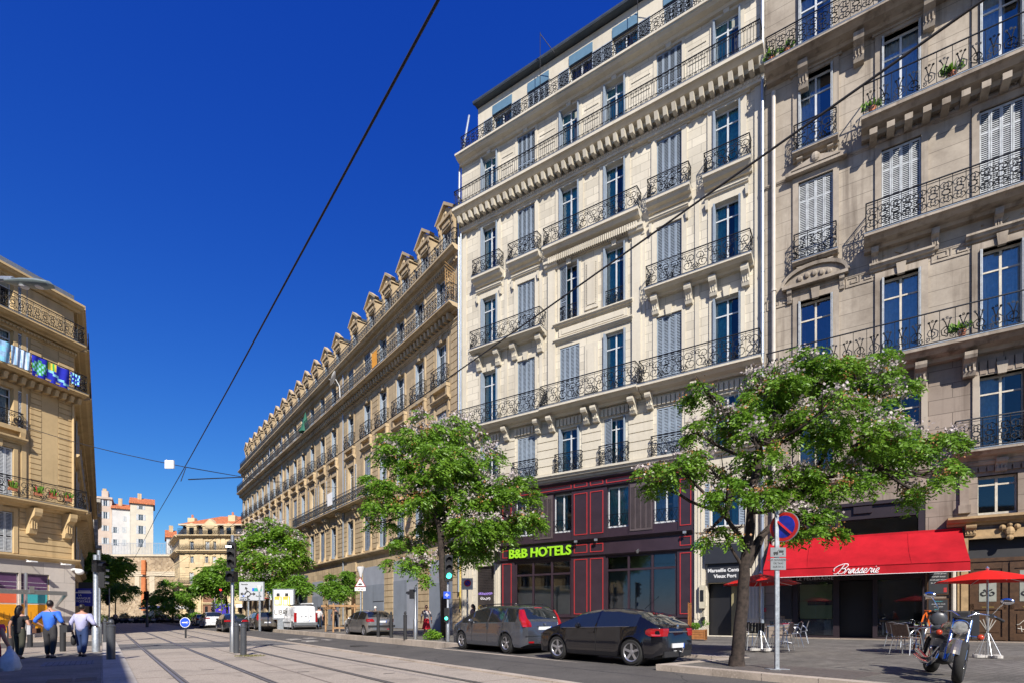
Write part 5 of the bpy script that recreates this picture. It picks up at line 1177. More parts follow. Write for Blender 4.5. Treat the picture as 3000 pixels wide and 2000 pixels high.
# keep-left sign between the tracks
g=gd(544,1868,1.38); t=thing('keep_sign','low round blue arrow sign on a short dark post between the tram tracks','sign',g)
m=MB(); m.tube([(0,0,0),(0,0,.7)],.05,8); m.build('post',[BLK2],t); m=MB(); m.lathe([(.31,0),(.31,.03)],(0,-.07,.95),20,0,'y'); m.lathe([(.28,-.006),(.28,0)],(0,-.07,.95),20,1,'y'); m.box(-.17,.17,-.09,-.077,.92,.98,0); m.exty([(.12,.87),(.22,.95),(.12,1.03)],-.09,-.077,0); m.build('disc',[WHITE,bpy.data.materials['blue_sign_paint']],t,40)
# lamp post with warning triangle
g=gd(1057,1850,1.12); t=thing('street_lamp','funnel-topped street lamp on a thin grey post by the boarded shopfronts','street lamp',g)
m=MB(); m.tube([(0,0,0),(0,0,3.8)],.06,8); m.build('post',[GALV],t); m=MB(); m.lathe([(.07,3.7),(.10,3.85),(.25,4.25),(.27,4.36),(.20,4.38),(.08,4.38)],(0,0,0),16); m.build('lamp_head',[PLAST],t,40)
m=MB(); m.exty([(-.30,-.27),(.30,-.27),(0,.25)],-.02,.0,0); m.exty([(-.37,-.31),(.37,-.31),(0,.33)],.001,.02,1); m.box(-.12,.12,-.03,-.021,-.21,-.18,2); m.exty([(-.13,-.17),(.13,-.17),(.09,-.09),(-.09,-.09)],-.03,-.021,2); m.box(-.36,.36,-.02,.02,-.60,-.36,0)
o=m.build('warning_sign',[WHITE,REDT,BLK2],None,None,g+Vector((0,-.12,3.35))); tag(o,'red-edged triangular warning sign with a plate below reading 50 m','sign'); text('50 m',.19,BLK2,'lettering',o,(0,-.022,-.55))
g=Vector((at(760,1800,41).x,41,.2)); t=thing('street_lamp','far funnel-topped lamp in front of the large direction sign','street lamp',g)
m=MB(); m.tube([(0,0,0),(0,0,3.2)],.055,8); m.build('post',[GALV],t); m=MB(); m.lathe([(.06,3.0),(.20,3.4),(.19,3.48),(.05,3.48)],(0,0,0),16); m.build('lamp_head',[PLAST],t,40)
# direction sign with roundabout diagram
g=Vector((at(737,1757,43).x,43,at(737,1757,43).z)); t=thing('direction_sign','large grey direction board with a black roundabout diagram on two poles','sign',Vector((g.x,43,0)))
s_=43/F; z0=g.z; wd=35*s_; hh=53*s_
m=MB(); m.box(-wd,wd,-.05,.05,z0,z0+hh,0); m.box(-wd-.04,wd+.04,.051,.08,z0-.04,z0+hh+.04,1); m.box(.08,.85,-.06,-.051,z0+hh*.5,z0+hh*.68,2); m.box(.08,.24,-.065,-.061,z0+hh*.5,z0+hh*.68,3); m.box(-.7,-.56,-.06,-.051,z0+.30,z0+.40,3); m.build('board',[Mt('pale_grey_board',(.42,.44,.47),.5,0,.03),GALV,Mt('sign_teal',(.02,.28,.25),.5),Mt('sign_blue',(.02,.10,.5),.5)],t)
m=MB(); cz=z0+hh*.36; m.tube([(-.26+.2*math.cos(t_),-.08,cz+.2*math.sin(t_)) for t_ in [-1.9+k*.45 for k in range(-1,12)][1:]][::-1],.038,4); m.tube([(-.26,-.08,z0+.0),(-.26,-.08,cz-.15)],.03,4); 
for d0,d1 in (((-.45,cz),(-.85,cz)),((-.07,cz),(.33,cz)),((-.31,cz+.18),(-.44,cz+.55))):
    m.tube([(d0[0],-.08,d0[1]),(d1[0],-.08,d1[1])],.035,4); v=Vector((d1[0]-d0[0],d1[1]-d0[1])).normalized(); nn=Vector((-v.y,v.x)); e=Vector(d1)
    for s2 in(-1,1): q=e-v*.15+nn*.1*s2; m.tube([(e.x,-.08,e.y),(q.x,-.08,q.y)],.024,4)
m.build('diagram',[BLK2],t)
for tx,x,zz in (('Vieux Port',-.55,.18),('Hotel de Ville',-.50,.04),('Rocade',.6,.30),('Marseille',-.55,1.25)): text(tx,.15,BLK2,'lettering',t,(x,-.062,z0+zz))
m=MB()
for x in(-.3,.65): m.tube([(x,.1,0),(x,.1,z0+hh)],.07,8)
m.build('pole',[GALV],t)
# advertising panel
def adpanel(name,label,g,W_,H_,base,paint,words=None):
    t=thing(name,label,'advertising panel',g); m=MB(); m.box(-W_/2,W_/2,-.12,.12,base,H_,0); m.box(-W_*.28,W_*.28,-.1,.1,0,base,0); m.build('frame',[GALV],t)
    m=MB(); m.box(-W_/2+.1,W_/2-.1,-.135,-.121,base+.12,H_-.12,0); paint(m,W_,H_,base); m.build('poster',[WHITE,Mt('amber_glass',(.65,.45,.08),.4) if 'amber_glass' not in bpy.data.materials else bpy.data.materials['amber_glass'],BLK2,Mt('poster_indigo',(.05,.03,.35),.5) if 'poster_indigo' not in bpy.data.materials else bpy.data.materials['poster_indigo'],REDT],t)
    if words: text(*words[:3],'lettering',t,words[3])
    return t
def pa(m,W_,H_,b): 
    for x in(-.42,.28): m.box(x-.3,x+.3,-.15,-.136,H_-1.35,H_-.62,1); m.box(x-.13,x+.13,-.15,-.136,H_-.6,H_-.35,2); m.box(x-.24,x+.05,-.155,-.151,H_-1.28,H_-.9,0); m.box(x+.12,x+.2,-.155,-.151,H_-1.28,H_-.7,0)
def pb(m,W_,H_,b):
    m.box(-W_/2+.12,W_/2-.12,-.15,-.136,b+.15,H_-.15,3); m.lathe([(.22,-.165),(.22,-.151)],(W_*.28,0,H_-.5),10,1,'y'); m.box(-.1,.5,-.165,-.151,b+.4,b+1.0,4); m.box(-.6,.1,-.165,-.151,H_-1.2,H_-1.05,1)
adpanel('advertising_panel','tall advertising panel with a perfume bottle poster left of the white van',gd(832,1843,1.18),1.75,3.35,.85,pa,('LIBRE',.55,BLK2,(-.1,-.137,1.25)))
o=adpanel('advertising_panel','far advertising panel with an indigo poster before the yellow building',Vector((at(653,1800,88).x,88,0)),2.6,3.4,.5,pb)
# no-parking signs
g=gd(2276,1960,1.1); t=thing('no_parking_sign','galvanised post with a round red and blue no-parking disc half hidden by leaves','sign',g)
m=MB(); m.box(-.04,.04,-.025,.025,0,3.25); m.box(-.2,.2,-.12,.12,0,.02); m.build('post',[GALV],t)
def disc(m,c,r,ang,pl=True):
    n0=len(m.v); m.lathe([(r,.0),(r,.03)],(0,0,0),28,0,'y'); m.lathe([(r*.96,-.004),(r*.96,0)],(0,0,0),28,1,'y'); m.lathe([(r*.74,-.008),(r*.74,-.004)],(0,0,0),28,2,'y')
    q=r*.74; m.tube([(-q*.7,-.012,q*.7),(q*.7,-.012,-q*.7)],r*.09,4,1); m.xf(Matrix.Translation(c)@Matrix.Rotation(ang,4,'Z'),n0)
m=MB(); disc(m,(.09,-.10,2.88),.30,R(-55)); m.build('disc',[GALV,Mt('sign_red',(.50,.02,.02),.4,0,.15,9),Mt('sign_deep_blue',(.015,.03,.35),.4,0,.3,9)],t,40)
m=MB()
for z,h in((2.28,.19),(2.02,.24)): m.box(-.15,.16,-.045,-.028,z,z+h)
m.build('plate',[Mt('dull_plate',(.22,.24,.25),.5,.4,.2,12)],t)
m=MB(); m.box(-.09,-.0,-.052,-.046,2.34,2.38); m.box(.02,.11,-.052,-.046,2.37,2.41); m.tube([(-.02,-.05,2.38),(.02,-.05,2.43)],.006,4); 
for x,z in((-.07,2.33),(-.02,2.33),(.1,2.34),(.04,2.4)): m.lathe([(.014,-.053),(.014,-.047)],(x,0,z),8,0,'y')
m.build('pictogram',[BLK2],t)
for k,tx in enumerate(('SAUF MOUVEMENT','DE TAXI','SUR 50 m')): text(tx,.052,BLK2,'lettering',t,(.005,-.047,2.20-k*.068),ext=.001)
g=gd(1369,1858,1.1); t=thing('no_parking_sign','square white plate with a small no-parking disc on a post at the hotel corner','sign',g)
m=MB(); m.tube([(0,0,0),(0,0,3.0)],.045,8); m.build('post',[GALV],t); m=MB(); m.box(-.32,.32,-.06,-.04,2.55,3.2,0); m.lathe([(.2,-.075),(.2,-.061)],(0.02,0,2.92),20,1,'y'); m.lathe([(.14,-.08),(.14,-.075)],(0.02,0,2.92),20,2,'y'); m.tube([(-.08,-.085,3.02),(.12,-.085,2.82)],.015,4,1); m.build('plate',[PLAST,bpy.data.materials['sign_red'],bpy.data.materials['sign_deep_blue']],t,40)
# lamp arm at top left on its own pole outside the picture
t=thing('street_lamp','long grey street lamp head on an arm in front of the ochre building roof','street lamp',(-14.5,12.2,0))
m=MB(); m.tube([(0,0,0),(0,0,8.9)],[.1,.06],10); m.tube([(0,0,8.85),(1.5,-.1,9.1),(3.2,-.2,8.98)],.06,8); m.build('pole',[GALV],t,40)
m=MB(); m.lathe([(.001,-.55),(.07,-.5),(.15,-.1),(.17,.25),(.12,.5),(.001,.56)],(0,0,0),14,0,'x'); m.xf(Matrix.Translation((3.55,-.22,8.88))@Matrix.Rotation(R(4),4,'Y')@Matrix.Scale(.5,4,(0,0,1))); 
for x in(3.45,3.8): m.lathe([(.10,-.055),(.08,-.08),(.001,-.085)],(x,-.22,8.86),10,1)
m.build('lamp_head',[Mt('grey_green_lamp',(.24,.29,.28),.4,.4,.1),WHITE],t,40)
# overhead wires
def wire(label,pts,r,cat='wire'):
    m=MB(); m.tube(pts,r,5); o=m.build('overhead_wire',[BLK2]); return tag(o,label,cat,'overhead wires')
wire('black contact wire rising across the blue sky over the near track',[P(a,2.02,6.1-(.12*math.sin((a%30)/30*math.pi))) for a in range(-6,108,6)],.0125)
wire('black contact wire crossing in front of the cream hotel facade',[P(a,5.36,6.12-(.12*math.sin((a%30)/30*math.pi))) for a in range(-6,108,6)],.0125)
jn=at(545,1367,16.8); w0=at(-120,1175,20.5)
wire('thin span wire from the left edge of the view to the contact wires',[w0.lerp(jn,t_)-Vector((0,0,.25*math.sin(math.pi*t_))) for t_ in np.linspace(0,1,9)],.012)
e1=at(990,1426,52.5); wire('thin span wire from the contact wires to the sandstone facade',[jn.lerp(e1,t_)-Vector((0,0,.2*math.sin(math.pi*t_))) for t_ in np.linspace(0,1,9)],.014)
j2=at(552,1403,15.7); e2=at(715,1396,19); wire('short rod with an insulator beside the near contact wire',[j2,e2],.018); wire('thin wire from the insulator rod to the sandstone block',[e2,at(900,1420,50)],.010)
wire('short pull-off wire forming a V below the span wire',[jn,at(530,1408,15.4)],.012)
for k in range(3):
    z=5.8+.5*k; wire(('lower','middle','upper')[k]+' thin wire spanning the far end of the street',[Vector((-62,74+6*k,z+2)),Vector((-45,80+6*k,z+1)),Vector((-36,78+6*k,z+3))],.02)
b=at(497,1361,16.9); m=MB(); m.box(-.14,.14,-.03,.03,-.13,.13); m.tube([(-.1,0,.13),(-.1,0,.16)],.01,4); o=m.build('wire_box',[WHITE],None,None,b+Vector((0,0,.02))); tag(o,'small square white box hung on the span wire against the sky','box')

# ================= awning, parasols, cafe furniture =================
m=MB(); N=30; aw0,aw1=19.42,26.7; TZ,FZ,VZ,PD=4.95,3.5,3.1,2.05
def tp(u,v): # slope point
    x0=aw0+.35*(1-v)*0; return (aw0+(aw1-aw0)*u, -.08-(PD-.08)*v, TZ-(TZ-FZ)*v-.07*math.sin(math.pi*v)-.012*math.sin(u*math.pi*6)**2)
for i in range(N):
    for j in range(6):
        m.quad(tp(i/N,(j+1)/6),tp((i+1)/N,(j+1)/6),tp((i+1)/N,j/6),tp(i/N,j/6))
    a,b=tp(i/N,1),tp((i+1)/N,1); wv=lambda u:.02*math.sin(u*31)
    m.quad((a[0],a[1]-.02+wv(i/N),VZ),(b[0],b[1]-.02+wv((i+1)/N),VZ),b,a)
aw=thing('awning','wide sloping red canvas awning with white script lettering over the brasserie','awning'); aw.matrix_world=rt.matrix_basis.copy()
m.build('canvas',[REDF],aw,60)
m=MB(); m.box(aw0,aw1,-.1,-.022,TZ-.08,TZ+.08); m.tube([(aw0,-PD,FZ-.02),(aw1,-PD,FZ-.02)],.03,6)
for x in(aw0+.6,23,aw1-.5): m.tube([(x,-.1,3.9),(x,-1.1,3.55),(x,-PD+.05,FZ-.03)],.03,5)
for x in(21.2,24.9): m.tube([(x,-.08,TZ+.02),(x,-PD,FZ+.01)],.006,3)
m.build('frame',[REDF],aw)
m=MB(); m.box(aw0,aw1,-PD-.045,-PD-.005,VZ-.012,VZ+.006); m.build('hem',[WHITE],aw)
def script(parent,x0,z0,sc,y):
    G=[[(-.9,.6),(-1.1,1.0),(-.7,1.6),(.2,2.05),(1.0,2.0),(1.15,1.6),(.8,1.15),(.3,1.05)],[(.45,1.95),(.25,1.2),(.0,.4),(-.35,.0),(-.8,.05)],[(.3,1.05),(.95,1.0),(1.05,.5),(.7,.05),(.2,.0),(-.05,.2)]]
    lo={'r':[(0,0),(.2,.7),(.3,1.05),(.4,.85),(.62,.88),(.55,.4),(.75,.02)],'a':[(0,.0),(.55,.92),(.22,.85),(.04,.35),(.22,.02),(.5,.4),(.62,.95),(.56,.3),(.78,.0)],'s':[(0,0),(.38,1.05),(.42,.6),(.52,.22),(.28,.0),(.12,.12),(.62,.02)],
        'e':[(0,0),(.42,.5),(.46,.88),(.22,.92),(.08,.42),(.28,.0),(.66,.12)],'i':[(0,0),(.22,.9),(.2,.25),(.42,.0)]}
    m=MB()
    def st(pts,r=.018):
        P_=[Vector((p[0]+.42*p[1],p[1])) for p in pts]; out=[]
        for i in range(len(P_)-1):
            for k in range(4):
                t=k/4; p0=P_[max(i-1,0)]; p1=P_[i]; p2=P_[i+1]; p3=P_[min(i+2,len(P_)-1)]
                out.append(.5*((2*p1)+(p2-p0)*t+(2*p0-5*p1+4*p2-p3)*t*t+(3*p1-p0-3*p2+p3)*t**3))
        out.append(P_[-1]); m.tube([(x0+q[0]*sc,y,z0+q[1]*sc) for q in out],r,4)
    for g_ in G: st(g_,.018)
    x=1.15
    for ch in 'rasserie':
        st([(x+p[0]*1.15,p[1]) for p in lo[ch]])
        if ch=='i': st([(x+.3,1.25),(x+.36,1.35)])
        x+=lo[ch][-1][0]*1.15
    return m.build('lettering',[WHITE],parent)
script(aw,22.35,3.165,.20,-PD-.055)
def parasol(label,g,R_,ztop,zrim,rot=0,n=6):
    t=thing('parasol',label,'parasol',g); z0=g.z; t.rotation_euler=(0,0,rot)
    m=MB(); K=n
    for k in range(K):
        a0,a1=2*math.pi*k/K,2*math.pi*(k+1)/K; am=(a0+a1)/2
        prev=None
        for j in range(5):
            f0,f1=j/4,(j+1)/4
            if j==4: break
            def q(a,f,mid=False): r=R_*f*(.93 if mid else 1); return (r*math.cos(a),r*math.sin(a),ztop-z0-(ztop-zrim)*(f**1.25)-(.0 if not mid else -.02*f))
            m.quad(q(a0,f1),q(am,f1,True),q(am,f0,True),q(a0,f0)); m.quad(q(am,f1,True),q(a1,f1),q(a1,f0),q(am,f0,True))
    m.build('canopy',[REDU],t,70)
    m=MB(); m.tube([(0,0,.03),(0,0,ztop-z0+.07)],.024,8); m.lathe([(.03,ztop-z0),(.045,ztop-z0+.04),(.001,ztop-z0+.10)],(0,0,0),8); m.lathe([(.035,0),(.035,.06)],(0,0,1.0),8)
    m.build('pole',[ALU],t,40)
    m=MB()
    for k in range(K): a=2*math.pi*k/K; m.tube([(R_*math.cos(a),R_*math.sin(a),zrim-z0-.01),(R_*.5*math.cos(a),R_*.5*math.sin(a),zrim-z0+.10),(.02,0,zrim-z0+.18)],.008,4)
    m.build('rib',[ALU],t)
    m=MB(); m.box(-.32,.32,-.07,.07,0,.06); m.box(-.07,.07,-.32,-.071,0,.058); m.box(-.07,.07,.071,.32,0,.058)
    for k in range(4): a=k*1.571; m.lathe([(.10,0),(.10,.065),(.08,.07)],(.27*math.cos(a),.27*math.sin(a),0),10)
    for k in range(6): a=k*1.047; m.tube([(.26*math.cos(a),.26*math.sin(a),.06),(.04*math.cos(a),.04*math.sin(a),.62)],.007,4,1)
    m.build('base',[Mt('grubby_white_plastic',(.45,.43,.40),.7,0,.2) if 'grubby_white_plastic' not in bpy.data.materials else bpy.data.materials['grubby_white_plastic'],ALU],t)
    return t
parasol('red parasol behind the big tree trunk, the left one of the brasserie pair',gd(2228,1903.6,1.05),1.12,2.62,2.30,.25)
parasol('red parasol in front of the oak double door, right of the motorcycle',gd(2893,1924,1.08),1.13,2.55,2.24,.1)
def chair(label,g,rz,col,seat,group='metal cafe chairs'):
    t=thing('cafe_chair',label,'chair',g,rz,group)
    key=('chair',seat.name)
    if key not in CACHE:
        m=MB()
        for s_ in(-1,1):
            y=.27*s_; m.tube([(.26,y,0),(.20,y*.98,.35),(.12,y,.58),(.0,y,.67),(-.14,y,.66),(-.22,y*.9,.58),(-.25,y*.8,.47)],.0125,6)
            m.tube([(.17,y*.85,0),(.16,y*.85,.44),(-.2,y*.8,.46)],.011,6)
            m.tube([(-.30,y,0),(-.20,y*.85,.44)],.0125,6)
        m.tube([(-.20,-.23,.44),(-.30,-.22,.80),(-.31,.0,.84),(-.30,.22,.80),(-.20,.23,.44)],.0125,6)
        fr=m.mesh('frame',[ALU],50)
        m=MB(); n0=len(m.v); m.box(-.22,.22,-.22,.22,.44,.465)
        st=m.mesh('seat',[seat]); m=MB()
        for k in range(5):
            y0=-.21+.084*k; m.box(-.015,.005,y0,y0+.078,.5,.82)
        for i,v in enumerate(m.v): m.v[i]=(v[0]-.2-.11*(v[2]-.44)/.38*1.0,v[1],v[2])
        CACHE[key]=(fr,st,m.mesh('backrest',[seat]))
    for n_,me in zip(('frame','seat','backrest'),CACHE[key]): put(n_,me,t)
    return t
RAT=Mt('tan_slat',(.20,.13,.09),.7,0,.25,20); DKS=Mt('black_woven_plastic',(.02,.02,.02),.6,0,.2,30)
def table(label,g,rz=0,w_=.68,d_=.68,h=.73,cover=False):
    t=thing('cafe_table',label,'table',g,rz,'bistro tables of the brasserie')
    m=MB(); m.box(-w_/2,w_/2,-d_/2,d_/2,h-.03,h); m.build('tabletop',[ALU],t)
    m=MB(); m.lathe([(.035,.05),(.03,h-.03)],(0,0,0),10); 
    for k in range(4): a=k*1.571+.785; m.tube([(0,0,.10),(.3*math.cos(a),.3*math.sin(a),.015)],.022,6)
    m.build('pedestal',[STEEL],t)
    return t
T1=gd(2249,1897,1.05); T2=gd(2296,1884,1.05); T3=gd(2704,1908,1.06); T4=gd(2672,1890,1.06)
table('bare metal bistro table nearest the left red parasol',T1,.3); table('bistro table behind the parasol table, against the pink stone pier',T2,.3); table('front bistro table with red mats beside the motorcycle',T3,.3,1.1,.7); table('rear bistro table with red mats near the shop window',T4,.3,1.1,.7)
for (x,y,h,rz,l,s) in ((2215,1902,1.05,1.2,'cafe chair at the left of the parasol table, nearest the tree',DKS),(2288,1903,1.05,2.4,'tan backed cafe chair right of the parasol table in front of the sign post',RAT),(2318,1893,1.05,2.9,'cafe chair just behind the tan backed chair right of the sign post',DKS),(2342,1883,1.05,2.6,'rearmost cafe chair right of the sign post by the green film window',DKS),(2196,1889,1.05,.6,'dark cafe chair half behind the tree trunk',DKS),
    (2656,1915,1.06,.35,'tan backed cafe chair nearest the viewer at the red mat tables',RAT),(2632,1893,1.06,.35,'tan backed cafe chair behind the nearest one at the red mat tables',RAT),(2668,1902,1.06,.5,'cafe chair tucked under the front red mat table',DKS),(2745,1895,1.06,3.4,'cafe chair right of the red mat tables behind the motorcycle',DKS)):
    chair(l,gd(x,y,h),rz,ALU,s)
def small(mb,name,mats,label,cat,loc,group=None,rz=0): o=mb.build(name,mats,None,40,loc,(0,0,rz)); return tag(o,label,cat,group)
matR=Mt('crimson_mat',(.45,.01,.06),.7,0,.1); matG=Mt('yellow_green_mat',(.45,.5,.08),.7,0,.1)
for k,(T,dx,mm,l) in enumerate(((T3,-.3,matR,'crimson place mat on the left half of the front red mat table'),(T3,.28,matR,'crimson place mat on the right half of the front red mat table'),(T4,-.3,matR,'crimson place mat on the left half of the rear red mat table'),(T4,.28,matG,'yellow green place mat on the rear red mat table'),(T1,.05,matR,'small magenta mat on the parasol table'),(T2,.0,matR,'magenta mat on the table by the pink pier'))):
    m=MB(); m.box(-.2,.2,-.15,.15,0,.008); small(m,'place_mat',[mm],l,'place mat',T+Vector((dx,.1*dx,.731)),'place mats',.3)
for k,(T,dx,l) in enumerate(((T3,.0,'glasses and cruets'),(T4,.0,'glasses and cruets'),(T1,.2,'glasses and cruets'),(T2,.1,'glasses and cruets'))):
    for q in range(3):
        m=MB(); m.lathe([(.022,0),(.032,.02),(.035,.13),(.03,.13),(.028,.02),(.001,.015)],(0,0,0),10)
        small(m,'drinking_glass',[GLASS],'%s glass on the %s'%(('left','middle','right')[q],('front red mat table','rear red mat table','parasol table','table by the pink pier')[k]),'glass',T+Vector((dx-.1+.09*q,.05*(q%2),.74)),'glasses on the bistro tables')
m=MB(); m.tube([(0,-.28,0),(0,0,1.22)],.028,4); m.tube([(0,.30,0),(0,0,1.22)],.028,4); m.tube([(.0,-.19,.4),(.0,.2,.4)],.015,4)
n0=len(m.v); m.tube([(.5,-.28,0),(.5,0,1.22)],.028,4); m.tube([(.5,.30,0),(.5,0,1.22)],.028,4); m.tube([(0,0,1.2),(.5,0,1.2)],.028,4); g=gd(2712,1905,1.07)
o=m.build('trestle_frame',[Mt('orange_paint',(.72,.14,.015),.5,0,.05)],None,None,g+Vector((-.1,-.3,0)),(0,0,R(65))); tag(o,'bright orange A-shaped frame standing behind the motorcycle seat','frame')
t=thing('menu_stand','black folding menu board standing open behind the motorcycle handlebar','menu board',gd(2835,1898,1.06)); 
for s_ in(-1,1):
    m=MB(); m.box(-.25,.25,-.015,.015,.05,.95,0); m.box(-.2,.2,-.02,-.016,.12,.9,1); m.build('panel',[BLK2,BLACK],t,None,(s_*.24,0,0.25),(0,0,R(28*s_)))
# planter with trellis
g=gd(2045,1872,1.06); t=thing('trellis_planter','wooden planter box with a lattice trellis at its left end by the hotel entrance','planter',g,R(-33))
m=MB(); 
for k in range(4): m.box(-.34,.34,-.2,.2,.02+k*.105,.115+k*.105)
for x in(-.34,.30): m.box(x,x+.04,-.21,.21,0,.45)
m.build('box',[WOOD],t)
m=MB(); 
for y in(-.22,.2): m.box(-.38,-.34,y,y+.04,0,1.62)
m.box(-.38,-.34,-.22,.24,1.56,1.6)
for k in range(13): z=.45+k*.09; m.tube([(-.36,-.2,z),(-.36,.22,min(1.58,z+.42))],.009,4); m.tube([(-.355,.22,z),(-.355,-.2,min(1.58,z+.42))],.009,4)
m.build('trellis',[WOOD],t)
def leafball(mb,c,r,n,size,m=0,sq=(1,1,1)):
    for k in range(n):
        v=Vector((random.gauss(0,1),random.gauss(0,1),random.gauss(0,1))).normalized(); q=random.uniform(.55,1); p=Vector((c[0]+v.x*r*q*sq[0],c[1]+v.y*r*q*sq[1],c[2]+v.z*r*q*sq[2]))
        a=Vector((random.uniform(-1,1),random.uniform(-1,1),random.uniform(-.6,.6))).normalized()*size; b=a.orthogonal().normalized()*size*.4
        mb.quad(tuple(p-b*.6),tuple(p+a*.5-b),tuple(p+a),tuple(p+a*.5+b),m)
m=MB(); leafball(m,(-.1,0,.6),.2,400,.06,0,(1,1,.8)); 
for k in range(5): m.tube([(.1+.05*k,0,.4),(.16+.08*k,.02*k,.62),(.22+.07*k,.0,.8-.05*k)],.007,4,1)
leafball(m,(.3,0,.72),.16,90,.05,0,(1,1,1)); m.build('foliage',[LEAF2,BARK],t)
g=gd(1988,1868,1.07); t=thing('folding_chair','pale slatted wooden folding chair by the hotel wall behind the black car','chair',g,R(-60))
m=MB()
for k in range(3): m.box(-.2,.2,-.2,-.18,.62+k*.085,.68+k*.085)
m.build('backrest',[WOODL],t); m=MB()
for k in range(5): m.box(-.2,.2,-.18+k*.075,-.12+k*.075,.44,.455)
m.build('seat',[WOODL],t); m=MB()
for s_ in(-.19,.19): m.tube([(s_,-.2,.87),(s_,.22,0)],.012,4); m.tube([(s_,.18,.45),(s_,-.22,0)],.012,4)
m.build('leg',[BLK2],t)

# ================= cars =================
def glasscol(): return bpy.data.materials.get('car_glass') or Mt('car_glass',(.012,.016,.018),.04,0,.0,spec=1.0,coat=.6)
TYRE=Mt('tyre_rubber',(.018,.018,.018),.85,0,.2,10); RIMM=Mt('alloy_rim',(.50,.50,.52),.3,.8,.1); TAILM=Mt('red_tail_lens',(.30,.006,.010),.15,0,.15,8,coat=.8); CLEARL=Mt('clear_lens',(.5,.42,.40),.15,0,.05,coat=.8)
PLATEW=Mt('white_plate',(.62,.64,.66),.5,0,.03); TRIMB=Mt('black_car_trim',(.02,.02,.021),.55,0,.1)
def paint(name,col,metal=.5,rough=.28): return Mt(name,col,rough,metal,.04,1,coat=.9,spec=.5)
def wheel(parent,x,y,r,side,spokes=5,rimf=.68,w_=.2,cap=False):
    key=('wheel',r,side,spokes,rimf,cap)
    if key not in CACHE:
        a=MB(); a.lathe([(r*rimf,-w_/2),(r*.93,-w_/2),(r,-w_/2+.03),(r,w_/2-.03),(r*.93,w_/2),(r*rimf,w_/2),(r*rimf,-w_/2)],(0,0,0),30,0,'y',0,False)
        ty=a.mesh('tyre',[TYRE],40)
        b=MB(); o=side*w_/2; q=r*rimf
        b.lathe([(q,-side*.0+o),(q*.94,o-side*.01),(q*.90,o-side*.09),(.001,o-side*.10)],(0,0,0),28,1,'y',0,False); b.lathe([(q*1.0,o),(q*.9,o-side*.012),(q*.88,o-side*.02)],(0,0,0),28,0,'y',0,False)
        b.lathe([(q*.24,o-side*.06),(q*.22,o-side*.02),(.001,o-side*.015)],(0,0,0),12,0,'y')
        for k in range(spokes):
            t=2*math.pi*k/spokes+.3; c,s=math.cos(t),math.sin(t); wd=q*(.17 if not cap else .28)
            for e in ((-.55,.55),):
                p=[]
                for rr,ww,oo in ((q*.15,wd*.8,.03),(q*.93,wd*(.75 if not cap else 1.3),.012)):
                    for z_ in(-1,1): p.append((c*rr-s*ww*z_,o-side*oo,s*rr+c*ww*z_))
                b.quad(p[0],p[1],p[3],p[2],0); b.quad((p[0][0],o-side*.08,p[0][2]),p[0],p[2],(p[2][0],o-side*.08,p[2][2]),0); b.quad(p[1],(p[1][0],o-side*.08,p[1][2]),(p[3][0],o-side*.08,p[3][2]),p[3],0)
        CACHE[key]=(ty,b.mesh('rim',[RIMM,TRIMB],40))
    wv=put('wheel',CACHE[key][0],parent,(x,y,r)); put('rim',CACHE[key][1],wv); return wv
